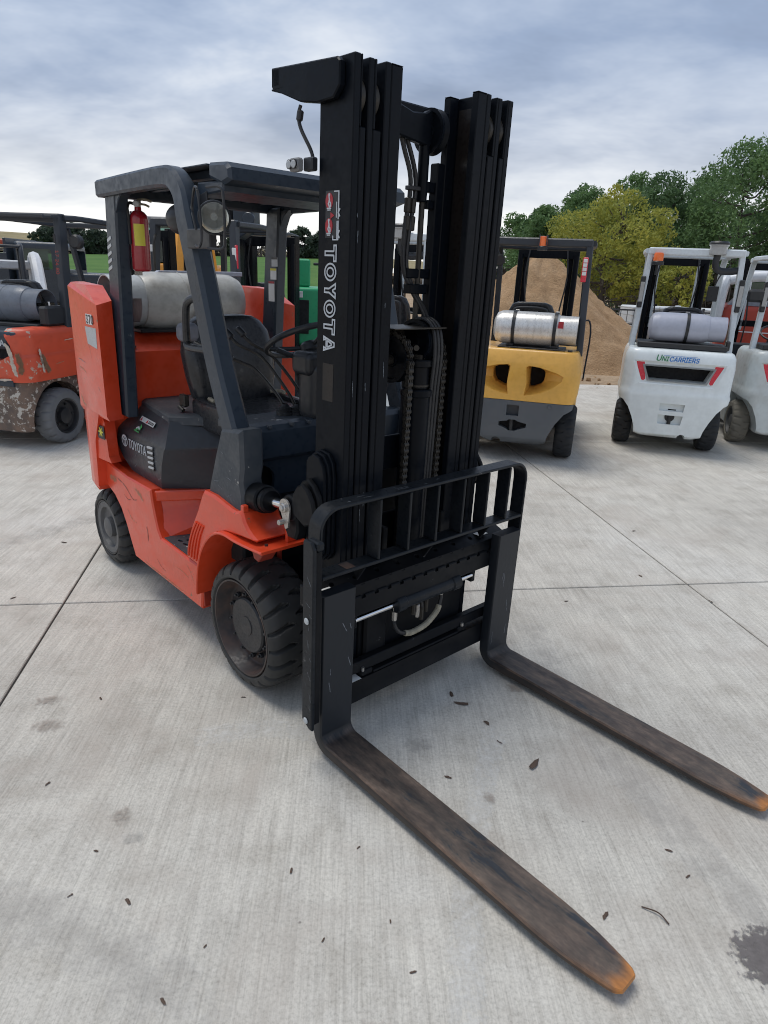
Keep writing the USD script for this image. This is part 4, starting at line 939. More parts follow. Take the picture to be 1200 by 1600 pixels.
for k in range(9):
    u, z, L, a = rs_.uniform(-1.36, -0.98), rs_.uniform(0.66, 0.86), rs_.uniform(0.02, 0.07), rs_.normal(0, 0.5)
    scrape(hp, [(u, z), (u + L * math.cos(a), z + L * math.sin(a))], 0.004, 'scuff_light', lambda u, z: (u, -0.4815, z))
for k in range(7):
    u, z, L, a = rs_.uniform(-0.34, -0.16), rs_.uniform(0.83, 1.05), rs_.uniform(0.02, 0.06), rs_.normal(-0.1, 0.4)
    scrape(F, [(u, z), (u + L * math.cos(a), z + L * math.sin(a))], 0.004, 'scuff_light', lambda u, z: (u, -0.5130, z))
# ---------------------------------------------------------------- mast, carriage, forks of the large forklift
MF, MB = 0.354, 0.186
def rail(sd, yo, web, yf, yft, z0, z1, zc, f0, f1, ft=0.030):
    """C rail: web outside, two flanges pointing inwards; above zc the flanges are cut back."""
    def c(y1):
        return [(f0, yo), (f1, yo), (f1, y1), (f1 - ft, y1), (f1 - ft, yo - web), (f0 + ft, yo - web), (f0 + ft, y1), (f0, y1)]
    ms = [box(f0, f1, -(yo - web), -yo, z0, z1, 0.003)]
    for a, b in ((f0, f0 + ft), (f1 - ft, f1)):
        ms.append(box(a, b, -(yo - web - 0.001), -yf, z0, zc, 0.003))
        ms.append(box(a + 0.0005, b - 0.0005, -(yo - web - 0.001), -yft, zc, z1, 0.002))
    return xf(cat(ms), (0, 0, 0), sd > 0)
for sd in (-1, 1):
    mpart('outer_rail', rail(sd, 0.3725, 0.026, 0.322, 0.340, 0.16, 2.338, 2.15, MB, MF), 'mast_black')
    mpart('middle_rail', rail(sd, 0.314, 0.022, 0.258, 0.282, 0.18, 2.336, 2.15, MB + 0.004, MF - 0.002), 'mast_black')
    mpart('inner_rail', rail(sd, 0.250, 0.024, 0.178, 0.178, 0.20, 2.338, 2.335, MB + 0.006, MF), 'mast_black')
    mpart('roller_track', xf(box(MB + 0.04, MF - 0.036, -0.2258, -0.2250, 0.25, 2.3, 0.0), (0, 0, 0), sd > 0), 'mast_track')
    for y0, y1 in ((0.318, 0.340), (0.262, 0.284)):
        r = lathe([(0.0, 0.0), (0.052, 0.0), (0.056, 0.004), (0.056, 0.018), (0.052, 0.022), (0.02, 0.022), (0.018, 0.028), (0.0, 0.028)], 'y', 28)
        mpart('mast_roller', xf(r, (MF - 0.062, y0, 2.235), False) if sd > 0 else xf(r, (MF - 0.062, -y0, 2.235), True) if False else xf(xf(r, (MF - 0.062, y0, 2.235)), (0, 0, 0), sd < 0), 'greasy_steel')
    # top tie arms that reach back over the guard
    arm = [(0.315, 2.318), (0.315, 2.255), (0.285, 2.225), (0.20, 2.222), (0.11, 2.236), (-0.03, 2.285), (-0.05, 2.295), (-0.05, 2.352), (0.22, 2.335), (0.30, 2.330)]
    mpart('mast_tie_arm', xf(prism(arm, 'y', -0.398, -0.374, 0.004), (0, 0, 0), sd > 0), 'mast_black')
    # tilt cylinder and its mast bracket
    tc = mpart('tilt_cylinder', xf(cat(rod((-0.30, -0.445, 0.835), (-0.035, -0.445, 0.862), 0.058, 24, 0.006), rod((-0.035, -0.445, 0.862), (0.0, -0.445, 0.865), 0.050, 24, 0.008)), (0, 0, 0), sd > 0), 'carriage_black')
    part(tc, 'piston_rod', tl(xf(rod((-0.01, -0.445, 0.864), (0.14, -0.445, 0.880), 0.020, 16), (0, 0, 0), sd > 0)), 'chrome_rod')
    part(tc, 'clevis', tl(xf(cat(rod((0.155, -0.47, 0.885), (0.155, -0.40, 0.885), 0.052, 20, 0.006), prism([(0.11, 0.865), (0.20, 0.865), (0.205, 0.805), (0.19, 0.765), (0.14, 0.76), (0.115, 0.795)], 'y', -0.465, -0.415, 0.008)), (0, 0, 0), sd > 0)), 'carriage_black')
    kp = unary_union([Point(0, 0.0).buffer(0.034, 12), Polygon([(-0.034, 0), (0.034, 0), (0.022, -0.075), (0.005, -0.085)])])
    part(tc, 'keeper_plate', tl(xf(place(flat(kp, 0.007), (0.150, -0.4785, 0.890), (1, 0, 0), (0.05, 0, 1)), (0, 0, 0), sd > 0)), 'bare_steel')
    part(tc, 'pin_bolt', tl(xf(cat(rod((0.150, -0.478, 0.890), (0.150, -0.497, 0.890), 0.019, 20, 0.003), rod((0.150, -0.495, 0.890), (0.150, -0.503, 0.890), 0.012, 6, 0.002)), (0, 0, 0), sd > 0)), 'bare_steel')
    part(tc, 'keeper_bolt', tl(xf(rod((0.138, -0.48, 0.829), (0.138, -0.505, 0.829), 0.011, 12, 0.002), (0, 0, 0), sd > 0)), 'bare_steel')
    part(tc, 'pin_tube', tl(xf(rod((0.16, -0.41, 0.89), (0.215, -0.385, 0.925), 0.036, 18, 0.004), (0, 0, 0), sd > 0)), 'carriage_black')
    br = [(0.195, 0.76), (0.195, 1.07), (0.205, 1.095), (0.235, 1.112), (0.275, 1.105), (0.30, 1.075), (0.31, 1.03), (0.31, 0.74), (0.28, 0.70), (0.22, 0.70)]
    for j, (y0, y1, g) in enumerate(((0.375, 0.389, 0.012), (0.390, 0.404, 0.004), (0.405, 0.419, -0.006))):
        p = [(u + (g if u > 0.25 else 0), z + (g * 0.8 if z > 1.05 else 0)) for u, z in br]
        mpart('mast_bracket_plate', xf(prism(p, 'y', -y1, -y0, 0.003), (0, 0, 0), sd > 0), 'mast_black')
    ear = [(0.175, 0.885), (0.165, 0.92), (0.175, 0.965), (0.20, 1.0), (0.235, 1.018), (0.27, 1.0), (0.30, 0.965), (0.315, 0.92), (0.305, 0.875), (0.25, 0.855)]
    mpart('tilt_ear', xf(cat(prism(ear, 'y', -0.445, -0.421, 0.006), prism([(u * 0.95 + 0.02, z - 0.012) for u, z in ear], 'y', -0.475, -0.455, 0.006)), (0, 0, 0), sd > 0), 'carriage_black')
mpart('mast_tie', cat(box(-0.05, 0.0, -0.398, 0.398, 2.292, 2.350, 0.006), box(-0.05, 0.02, -0.398, 0.398, 2.286, 2.292, 0.002)), 'mast_black')
mpart('crosshead', prism([(-0.18, 2.295), (-0.10, 2.285), (0.0, 2.262), (0.06, 2.268), (0.10, 2.29), (0.18, 2.285), (0.18, 2.18), (0.08, 2.165), (-0.18, 2.195)], 'x', 0.195, 0.225, 0.005), 'mast_black')
mpart('mast_cross_member', box(0.19, 0.21, -0.31, 0.31, 0.98, 1.12, 0.004), 'mast_black')
mpart('mast_cross_member', box(0.17, 0.185, -0.37, 0.37, 0.55, 0.78, 0.004), 'mast_black')
mpart('mast_cross_member', box(0.19, 0.22, -0.34, 0.34, 0.20, 0.34, 0.006), 'mast_black')
mpart('mast_cross_member', box(0.20, 0.215, 0.02, 0.25, 1.72, 1.755, 0.004), 'mast_black')
# lettering on the mast's side
lo = letters_outline('TOYOTA', 0.064, 0.0045, 0.0052)
lw = lo.bounds[2]
lm = flat(lo, 0.0012); lm.apply_scale([0.345 / lw, 1, 1])
mpart('mast_letters', place(lm, (0.226, -0.3732, 1.815), (0, 0, -1), (1, 0, 0)), 'decal_white', smooth=False)
mpart('warning_sticker', box(0.226, 0.300, -0.3735, -0.3724, 1.835, 1.975, 0), 'label_black', smooth=False)
for k in range(2):
    z = 1.945 - 0.075 * k
    mpart('no_step_disc', place(flat(affinity.scale(Point(0, 0).buffer(1, 20), 0.024, 0.019), 0.0012), (0.246, -0.3736, z), (0, 0, -1), (1, 0, 0)), 'decal_red', smooth=False)
    fig = unary_union([Point(-0.018, 0.001).buffer(0.0045), LineString([(-0.014, 0.0), (-0.002, 0.003), (0.008, -0.003), (0.018, 0.004)]).buffer(0.0028), LineString([(0.0, 0.0), (0.006, 0.008), (0.016, 0.009)]).buffer(0.0025), LineString([(0.022, -0.008), (0.022, 0.010)]).buffer(0.0022), LineString([(0.027, -0.006), (0.027, 0.008)]).buffer(0.0015)])
    mpart('no_step_figure', place(flat(fig, 0.0012), (0.246, -0.3748, z), (0, 0, -1), (1, 0, 0)), 'decal_white', smooth=False)
mpart('warning_triangle', place(flat(Polygon([(-0.010, -0.008), (0.010, -0.008), (0.0, 0.012)]), 0.0012), (0.262, -0.3738, 1.902), (0, 0, -1), (1, 0, 0)), 'decal_red', smooth=False)
frag = unary_union([LineString([(0, 0.05), (0, 0.072), (0.10, 0.072)]).buffer(0.0024), LineString([(0.02, 0.072), (0.10, 0.072)]).buffer(0.0024), LineString([(0.04, 0.062), (0.095, 0.062)]).buffer(0.002), LineString([(0.065, 0.078), (0.078, 0.071), (0.09, 0.078)]).buffer(0.003),
                    LineString([(0.11, 0.066), (0.178, 0.066)]).buffer(0.002), LineString([(0.11, 0.072), (0.178, 0.072)]).buffer(0.0024), LineString([(0.145, 0.078), (0.158, 0.071), (0.17, 0.078)]).buffer(0.003), LineString([(0.178, 0.045), (0.178, 0.072)]).buffer(0.0024), LineString([(0.165, 0.045), (0.178, 0.045)]).buffer(0.0024)])
fm = flat(frag, 0.0012); fm.apply_scale([0.80, 1, 1])
mpart('letter_remnants', place(fm, (0.223, -0.3737, 1.972), (0, 0, -1), (1, 0, 0)), 'decal_white', smooth=False)
mpart('old_sticker', box(0.225, 0.285, -0.3733, -0.3724, 1.30, 1.43, 0), 'mast_track', smooth=False, label='faded dark brown sticker low on the mast')
# front lamps and hoses
lb = mpart('light_bar', box(0.135, 0.185, -0.40, -0.375, 2.035, 2.075, 0.004), 'black_plastic')
part(lb, 'light_face', tl(box(0.088, 0.138, -0.423, -0.398, 2.034, 2.074, 0.005)), 'machine_grey')
for k in range(2):
    part(lb, 'light_lens', tl(rod((0.099 + 0.027 * k, -0.424, 2.054), (0.103 + 0.027 * k, -0.434, 2.054), 0.0125, 14, 0.003)), 'label_silver')
    part(lb, 'light_bezel', tl(lathe([(0.0125, 0), (0.0145, 0), (0.0145, 0.005), (0.0125, 0.005)], 'y', 16, (0.101 + 0.027 * k, -0.4325, 2.054))), 'label_black')
mpart('hose', tube([(0.10, -0.385, 2.23), (0.095, -0.39, 2.20), (0.11, -0.39, 2.16), (0.155, -0.385, 2.10), (0.165, -0.38, 2.07)], 0.006, 8), 'rubber_hose')
mpart('hose_clamp', rod((0.10, -0.385, 2.215), (0.098, -0.389, 2.185), 0.011, 10, 0.003), 'label_black')
for k in range(2):
    o = 0.028 * k
    h = mpart('hydraulic_hose', tube([(0.20, -0.045 + o * 0.5, 2.22), (0.20, -0.015 + o, 2.15), (0.20, 0.022 + o * 0.9, 2.07), (0.20, 0.024 + o * 0.9, 1.99), (0.20, 0.008 + o * 0.8, 1.88), (0.20, 0.012 + o * 0.6, 1.76), (0.205, 0.055 + o * 0.5, 1.68), (0.22, 0.11 + o * 0.5, 1.60), (0.24, 0.13 + o * 0.5, 1.52)], 0.0085, 8, 6), 'rubber_hose')
    for z in (2.045, 1.985):
        part(h, 'fitting', tl(rod((0.20, 0.018 + o * 0.9, z - 0.05), (0.20, 0.016 + o * 0.9, z - 0.10), 0.0125, 8, 0.003)), 'greasy_steel')
mpart('hose_clip', box(0.19, 0.215, 0.008, 0.065, 2.02, 2.034, 0.002), 'label_black')
# lift cylinders and sheaves
for sd in (-1, 1):
    mpart('side_lift_cylinder', cat(rod((0.165, 0.245 * sd, 0.25), (0.165, 0.245 * sd, 1.45), 0.034, 20, 0.004)), 'mast_black')
cyl = mpart('secondary_cylinder', rod((0.205, 0.07, 0.8), (0.205, 0.07, 1.48), 0.026, 18, 0.004), 'mast_black')
part(cyl, 'cylinder_rod', tl(rod((0.205, 0.085, 1.48), (0.205, 0.085, 2.10), 0.011, 12)), 'greasy_steel')
part(cyl, 'rod_sleeve', tl(rod((0.205, 0.08, 1.985), (0.205, 0.08, 2.20), 0.020, 14, 0.003)), 'mast_black')
part(cyl, 'rod_clamp', tl(box(0.185, 0.225, 0.03, 0.12, 1.665, 1.70, 0.003)), 'mast_black')
mpart('chain_post', box(0.185, 0.225, 0.135, 0.175, 1.0, 2.12, 0.004), 'mast_black')
mpart('chain_anchor', box(0.19, 0.215, 0.10, 0.15, 2.02, 2.055, 0.003), 'mast_black')
mpart('chain_anchor', box(0.19, 0.215, 0.105, 0.15, 1.965, 1.995, 0.003), 'mast_black')
def sheave(name, c, R, w, mat='mast_black'):
    pr = [(0.0, -w / 2), (R * 0.3, -w / 2), (R * 0.32, -w * 0.3), (R * 0.8, -w * 0.3), (R * 0.84, -w / 2), (R, -w / 2), (R * 0.90, 0), (R, w / 2), (R * 0.84, w / 2), (R * 0.8, w * 0.3), (R * 0.32, w * 0.3), (R * 0.3, w / 2), (0, w / 2)]
    return mpart(name, lathe(pr, 'y', 40, c), mat)
sheave('hose_pulley', (0.21, 0.105, 2.215), 0.074, 0.035)
main = mpart('lift_cylinder', cat(rod((0.27, 0.055, 0.25), (0.27, 0.055, 1.30), 0.056, 28, 0.004), rod((0.27, 0.055, 1.285), (0.27, 0.055, 1.315), 0.063, 28, 0.004)), 'mast_black')
part(main, 'cylinder_head', tl(cat(rod((0.27, 0.055, 1.315), (0.27, 0.055, 1.42), 0.045, 24, 0.004), rod((0.27, 0.055, 1.40), (0.27, 0.055, 1.428), 0.055, 24, 0.004))), 'carriage_black')
part(main, 'lock_ring', tl(rod((0.27, 0.055, 1.325), (0.27, 0.055, 1.333), 0.048, 24)), 'greasy_steel')
part(main, 'bleed_fitting', tl(cat(rod((0.27, 0.03, 1.475), (0.31, 0.0, 1.475), 0.011, 10), rod((0.27, 0.055, 1.428), (0.27, 0.055, 1.445), 0.026, 6))), 'greasy_steel')
sheave('chain_sheave', (0.225, -0.035, 1.425), 0.088, 0.034)
sheave('chain_sheave', (0.225, 0.145, 1.425), 0.088, 0.034)
sheave('hose_pulley', (0.235, 0.075, 1.49), 0.085, 0.040)
mpart('sheave_guard', cat(box(0.17, 0.33, -0.135, 0.135, 1.545, 1.549, 0.0), box(0.17, 0.175, -0.135, 0.135, 1.40, 1.548, 0.0)), 'greasy_steel')
mpart('sheave_axle', rod((0.225, -0.13, 1.425), (0.225, 0.175, 1.425), 0.020, 16, 0.003), 'greasy_steel')
# leaf chains: each link in view is a piece of its own
def link(wide):
    o = unary_union([Point(0, 0.0).buffer(0.0115, 6), Point(0, 0.026).buffer(0.0115, 6), Polygon([(-0.0075, 0), (0.0075, 0), (0.0075, 0.026), (-0.0075, 0.026)])])
    ms = []
    for y in ((-0.0125, -0.003, 0.0065) if wide else (-0.0077, 0.0018)):
        p = flat(o, 0.0045); ms.append(place(p, (0, y + 0.0045, 0), (1, 0, 0), (0, 0, 1)))
    ms.append(rod((0, -0.0155, 0), (0, 0.0155, 0), 0.0045, 8))
    return cat(ms)
LK = [link(True), link(False)]
for y in (-0.035, 0.145):
    n = 0
    for a in np.arange(100, 0, -17.0):
        an = math.radians(a)
        c = (0.225 + 0.092 * math.cos(an), y, 1.425 + 0.092 * math.sin(an))
        m = LK[n % 2].copy(); m.apply_transform(trimesh.transformations.rotation_matrix(-(an), [0, 1, 0])); m.apply_translation(c)
        mpart('chain_link', m, 'greasy_steel'); n += 1
    z = 1.425 - 0.018
    while z > 0.62:
        m = LK[n % 2].copy(); m.apply_translation((0.317, y, z - 0.013))
        mpart('chain_link', m, 'greasy_steel'); n += 1; z -= 0.026
for k in range(3):
    mpart('hose', tube([(0.20, 0.085 + 0.018 * k, 1.57), (0.26, 0.085 + 0.018 * k, 1.575), (0.308, 0.085 + 0.018 * k, 1.54), (0.325, 0.086 + 0.018 * k, 1.45), (0.318, 0.086 + 0.018 * k, 1.30), (0.315, 0.086 + 0.016 * k, 1.0), (0.31, 0.086 + 0.016 * k, 0.66)], 0.0075, 8, 6), 'rubber_hose')
mpart('hose', tube([(0.19, -0.09, 1.52), (0.19, -0.10, 1.2), (0.19, -0.105, 0.75)], 0.008, 8), 'rubber_hose')

# carriage
CF = 0.444
mpart('carriage_post', cat(box(0.27, 0.36, -0.165, -0.14, 0.12, 0.80, 0.004), box(0.27, 0.36, 0.16, 0.185, 0.12, 0.80, 0.004)), 'carriage_black')
for sd in (-1, 1):
    for z in (0.25, 0.62):
        mpart('carriage_roller', lathe([(0, -0.018), (0.045, -0.018), (0.05, -0.014), (0.05, 0.014), (0.045, 0.018), (0, 0.018)], 'y', 24, (0.30, 0.010 + 0.195 * sd, z)), 'greasy_steel')
ub = to_m3(prism([(0.335, 0.575), (0.432, 0.575), (0.436, 0.606), (0.425, 0.636), (0.36, 0.660), (0.335, 0.660)], 'y', -0.545, 0.545, 0.004))
for k in range(9):
    ub = ub - m3.Manifold.cylinder(0.2, 0.011, 0.011, 12).translate([0.388, -0.44 + 0.11 * k, 0.60])
for k in range(14):
    ub = ub - m3.Manifold.cube([0.03, 0.018, 0.02], True).translate([0.44, -0.46 + 0.07 * k, 0.640])
bp = mpart('upper_fork_bar', from_m3(ub), 'carriage_black')
part(bp, 'label', tl(box(0.375, 0.41, -0.50, -0.455, 0.6465, 0.6475, 0.0)).apply_transform(np.eye(4)), 'label_white', smooth=False)
nb_ = [(-0.51, 0.592), (0.51, 0.592)]
lipm = to_m3(box(0.40, 0.444, -0.53, 0.53, 0.512, 0.594, 0.004))
for k in range(15):
    lipm = lipm - m3.Manifold.cube([0.022, 0.020, 0.020], True).translate([0.440, -0.46 + 0.066 * k, 0.592])
mpart('hook_rail', from_m3(lipm), 'carriage_black')
mpart('lower_fork_bar', cat(prism([(0.37, 0.125), (0.444, 0.125), (0.444, 0.175), (0.436, 0.215), (0.37, 0.215)], 'y', -0.545, 0.545, 0.004)), 'carriage_black')
mpart('lower_frame_bar', cat(box(0.385, 0.42, -0.53, 0.53, 0.235, 0.285, 0.004)), 'carriage_black')
mpart('carriage_plate', cat(box(0.335, 0.362, -0.275, 0.335, 0.15, 0.56, 0.004), box(0.362, 0.385, -0.26, -0.14, 0.20, 0.47, 0.01)), 'carriage_black')
mpart('lower_pad', cat(box(0.372, 0.43, -0.31, -0.25, 0.216, 0.24, 0.004), box(0.372, 0.43, 0.26, 0.31, 0.216, 0.24, 0.004), box(0.39, 0.434, -0.25, 0.26, 0.216, 0.226, 0.003)), 'carriage_black')
mpart('sticker', box(0.39, 0.436, -0.37, -0.315, 0.2172, 0.2180, 0), 'label_white', smooth=False)
mpart('sticker', box(0.372, 0.408, 0.37, 0.43, 0.6565, 0.6575, 0), 'label_white', smooth=False)
mpart('grease_fitting', cat(rod((0.425, -0.30, 0.24), (0.425, -0.30, 0.256), 0.006, 8), rod((0.425, 0.29, 0.24), (0.425, 0.29, 0.256), 0.008, 8)), 'bare_steel')
ss = mpart('side_shift_cylinder', cat(rod((0.432, -0.15, 0.492), (0.432, 0.215, 0.492), 0.030, 22, 0.004), rod((0.432, -0.155, 0.492), (0.432, -0.105, 0.492), 0.035, 22, 0.004), rod((0.432, 0.17, 0.492), (0.432, 0.22, 0.492), 0.035, 22, 0.004)), 'backrest_black')
part(ss, 'piston_rod', tl(rod((0.432, -0.36, 0.492), (0.432, -0.15, 0.492), 0.0105, 14)), 'chrome_rod')
part(ss, 'piston_rod', tl(rod((0.432, 0.215, 0.492), (0.432, 0.31, 0.492), 0.0105, 14)), 'chrome_rod')
mpart('cylinder_lug', box(0.40, 0.44, -0.375, -0.350, 0.46, 0.545, 0.004), 'carriage_black')
mpart('cylinder_lug', box(0.40, 0.44, 0.305, 0.33, 0.46, 0.545, 0.004), 'carriage_black')
uh = mpart('side_shift_hose', tube([(0.43, -0.148, 0.435), (0.432, -0.145, 0.395), (0.435, -0.115, 0.355), (0.44, -0.05, 0.335), (0.44, 0.03, 0.345), (0.44, 0.095, 0.39), (0.435, 0.118, 0.44), (0.43, 0.12, 0.475)], 0.0085, 8, 6), 'rubber_hose')
part(uh, 'hose_guard', tl(sweep(smooth_path([(0.437, -0.09, 0.343), (0.44, -0.05, 0.335), (0.44, 0.03, 0.345), (0.44, 0.09, 0.385), (0.438, 0.108, 0.412)], 9), circle(0.012, 10), scale=1 + 0.10 * (np.arange(37) % 2))), 'hose_guard')
for y, z in ((-0.148, 0.45), (0.12, 0.485)):
    part(uh, 'fitting', tl(cat(rod((0.43, y, z - 0.03), (0.43, y, z + 0.012), 0.0115, 8, 0.002), rod((0.43, y, z + 0.012), (0.43, y, z + 0.035), 0.0085, 6, 0.002))), 'bare_steel')
for y, z in ((-0.04, 0.44), (-0.015, 0.42), (0.01, 0.40), (0.035, 0.43)):
    h = mpart('valve_hose', tube([(0.38, y, z + 0.07), (0.42, y, z + 0.06), (0.43, y, z + 0.02)], 0.008, 8), 'rubber_hose')
    part(h, 'fitting', tl(rod((0.43, y, z - 0.03), (0.43, y, z + 0.03), 0.009, 6, 0.002)), 'bare_steel' if y in (-0.015,) else 'greasy_steel')

# load backrest
b0, b1 = 0.400, 0.470
yl, yr, zt_ = -0.557, 0.590, 0.985
rr = 0.085
pathb = [(yl, 0.17), (yl, zt_ - rr)] + [(yl + rr - rr * math.cos(a), zt_ - rr + rr * math.sin(a)) for a in np.linspace(0, np.pi / 2, 9)[1:]] + [(yr - rr + rr * math.sin(a), zt_ - rr + rr * math.cos(a)) for a in np.linspace(0, np.pi / 2, 9)] + [(yr, 0.17)]
outer = np.array(pathb); tkn = 0.012
poly = LineString(outer).buffer(tkn / 2, cap_style=2, join_style=2)
fr = np.vstack([outer, []]) if False else outer
tg = np.gradient(outer, axis=0); tg /= np.linalg.norm(tg, axis=1, keepdims=True); nm_ = np.stack([tg[:, 1], -tg[:, 0]], 1)
ring = np.vstack([outer, (outer + nm_ * tkn)[::-1]])
bk_ = mpart('load_backrest', prism(ring, 'x', b0, b1, 0.003), 'backrest_black')
part(bk_, 'lower_rail', tl(box(b0, b1, yl + tkn, yr - tkn, 0.722, 0.736, 0.003)), 'backrest_black')
for y in (-0.282, -0.132, 0.020, 0.172, 0.322, 0.464):
    part(bk_, 'backrest_bar', tl(box(b0 + 0.001, b1 - 0.001, y - 0.006, y + 0.006, 0.737, zt_ - tkn - 0.001, 0.003)), 'backrest_black')
part(bk_, 'weld_scar', tl(box(0.41, 0.462, -0.43, -0.39, 0.7362, 0.7370, 0.0)), 'rim_rust', smooth=False)
for y in (-0.35, 0.0, 0.35):
    part(bk_, 'gusset', tl(prism([(0.405, 0.70), (0.40, 0.722), (0.47, 0.722), (0.43, 0.66)], 'y', y - 0.006, y + 0.006, 0.002)), 'carriage_black')
sp_ = mpart('side_plate', cat(prism([(0.456, 0.185), (0.50, 0.158), (0.516, 0.158), (0.516, 0.872), (0.50, 0.897), (0.462, 0.897), (0.456, 0.89)], 'y', -0.618, -0.602, 0.004), box(0.458, 0.522, -0.603, -0.575, 0.865, 0.897, 0.006)), 'backrest_black')
part(sp_, 'spacer_bar', tl(box(0.47, 0.506, -0.60, -0.572, 0.17, 0.86, 0.003)), 'carriage_black')
for z in (0.60, 0.19):
    part(sp_, 'bolt', tl(cat(rod((0.484, -0.617, z), (0.484, -0.624, z), 0.013, 14, 0.004))), 'label_silver')

for k in range(12):
    u, z, L, a = rs_.uniform(0.47, 0.505), rs_.uniform(0.25, 0.85), rs_.uniform(0.02, 0.06), rs_.normal(-1.0, 0.6)
    scrape(F, [(u, z), (np.clip(u + L * math.cos(a), 0.462, 0.512), z + L * math.sin(a))], 0.0035, 'scuff_light', lambda u, z: (u + TILT * z, -0.6186, z))
for k in range(8):
    y, z, L, a = rs_.uniform(-0.36, -0.19), rs_.uniform(0.9, 2.2), rs_.uniform(0.02, 0.09), rs_.normal(-1.5, 0.25)
    y = (-0.345, -0.285, -0.21)[k % 3] + rs_.uniform(-0.012, 0.012)
    scrape(F, [(y, z), (y + 0.3 * L * math.cos(a), z + L * math.sin(a))], 0.004, 'scuff_light', lambda y, z: (MF + 0.0012 + TILT * z, y, z))
for k in range(10):
    yc = -0.482 if k % 2 else 0.482
    y, z, L, a = yc + rs_.uniform(-0.05, 0.05), rs_.uniform(0.2, 0.62), rs_.uniform(0.03, 0.10), rs_.normal(-1.4, 0.4)
    scrape(F, [(y, z), (y + 0.5 * L * math.cos(a), z + L * math.sin(a))], 0.005, 'scuff_light', lambda y, z: (0.4946 + TILT * z, y, z))
for k in range(14):
    y, u = rs_.uniform(-0.44, 0.46), rs_.uniform(0.41, 0.455)
    scrape(F, [(y, u), (y + rs_.uniform(0.01, 0.06), u + rs_.normal(0, 0.006))], 0.004, 'scuff_light', lambda y, u: (u + TILT * 0.985, y, 0.9856))

# forks
def fork(yc):
    cl, n_bend = [], 10
    t0, rb = 0.050, 0.060
    cl.append((0.469, 0.673, t0, 0.15)); cl.append((0.469, 0.667, t0, 0.15))
    for z in np.linspace(0.60, 0.115, 8):
        cl.append((0.469, z, t0, 0.15))
    for a in np.linspace(0, np.pi / 2, n_bend)[1:]:
        cl.append((0.469 + rb - rb * math.cos(a), 0.043 + rb - rb * math.sin(a), t0 - 0.004 * math.sin(a), 0.15))
    S = 1.714
    for x in np.concatenate([np.linspace(0.56, 1.40, 22), np.linspace(1.42, 1.715, 40)]):
        q = (x - 0.56) / (S - 0.56)
        t = 0.046 * (1 - q) + 0.020 * q
        w = 0.15
        e = (x - 1.46) / (S - 1.46)
        if e > 0:
            w = 0.15 - 0.062 * min(e, 1) ** 1.9
            if e > 0.93:
                w -= 0.020 * ((e - 0.93) / 0.07) ** 1.6
                t *= 1 - 0.35 * ((e - 0.93) / 0.07)
        top = 0.066 - 0.018 * q
        cl.append((x, top - t / 2, t, w))
    cl = np.array(cl)
    tg = np.gradient(cl[:, :2], axis=0); tg /= np.linalg.norm(tg, axis=1, keepdims=True)
    nr = np.stack([tg[:, 1], -tg[:, 0]], 1)         # towards the load side's back
    # dense ring across the width so that wear can follow the edges
    b = 0.006
    ws = np.array([-0.5, -0.40, -0.25, 0, 0.25, 0.40, 0.5])
    secs = []
    for (x, z, t, w), n in zip(cl, nr):
        b = min(0.006, t * 0.3)
        ring = [(-w / 2, -t / 2 + b)] + [(np.clip(k * w, -w / 2 + b, w / 2 - b), -t / 2) for k in ws] + [(w / 2, -t / 2 + b), (w / 2, t / 2 - b)] + [(np.clip(k * w, -w / 2 + b, w / 2 - b), t / 2) for k in ws[::-1]] + [(-w / 2, t / 2 - b)]
        secs.append([(x + n[0] * q, yc + y, z + n[1] * q) for y, q in ring])
    return loft(secs)
for yc, lab in ((-0.482, 'right fork, near the camera, rusty blade with orange tip'), (0.482, 'left fork, far one, brown rusty blade')):
    fm = tl(fork(yc))
    fm = trimesh.graph.smooth_shade(fm, angle=np.radians(35), facet_minarea=None)
    fp = part(F, 'fork', tm(fm.vertices, fm.faces), 'fork_rust', smooth=True, label=lab)
    v = np.asarray(fm.vertices)
    e = np.clip((v[:, 0] - 1.672 - 0.012 * np.sin(v[:, 1] * 90)) / 0.030, 0, 1)
    ed = np.clip((np.abs(v[:, 1] - yc) - (0.058 - 0.03 * np.clip((v[:, 0] - 1.5) / 0.22, 0, 1))) / 0.02, 0, 1) * np.clip((v[:, 0] - 1.55) / 0.15, 0, 1) * 0.55
    set_edge(fp, np.clip(np.maximum(e, ed) + 0.10 * (v[:, 0] > 0.56) * np.clip((np.abs(v[:, 1] - yc) - 0.062) / 0.01, 0, 1), 0, 1))

# gas cylinder and extinguisher carried by the truck
def tw_(u, v, z):
    c, s = math.cos(FYAW), math.sin(FYAW)
    return (FX + u * c - v * s, FY + u * s + v * c, z)
gas_cylinder('gas_cylinder', 'worn grey gas cylinder strapped across the orange forklift behind its seat', tw_(-1.62, -0.02, 1.528), FYAW + math.pi / 2, 0.80, 0.157, 'tank_grey', 'tank_cap', straps=(0.10,))
part(F, 'tank_cradle', cat(box(-1.76, -1.48, -0.30, 0.36, 1.372, 1.392, 0.004), tube([(-1.48, 0.02, 1.40), (-1.455, 0.04, 1.52), (-1.50, 0.08, 1.66), (-1.60, 0.09, 1.70)], 0.012, 8)), 'black_plastic')
part(F, 'tank_plate', prism([(-0.18, 1.655), (-0.12, 1.692), (0.40, 1.700), (0.40, 1.676), (-0.08, 1.668)], 'x', -1.64, -1.60, 0.002), 'tank_lilac')
part(F, 'tank_hose', tube([(-1.60, -0.40, 1.50), (-1.52, -0.415, 1.44), (-1.46, -0.40, 1.38), (-1.44, -0.36, 1.30)], 0.012, 8), 'rubber_hose')
part(F, 'tank_coupling', rod((-1.53, -0.405, 1.455), (-1.50, -0.40, 1.395), 0.026, 12, 0.004), 'rubber_hose')
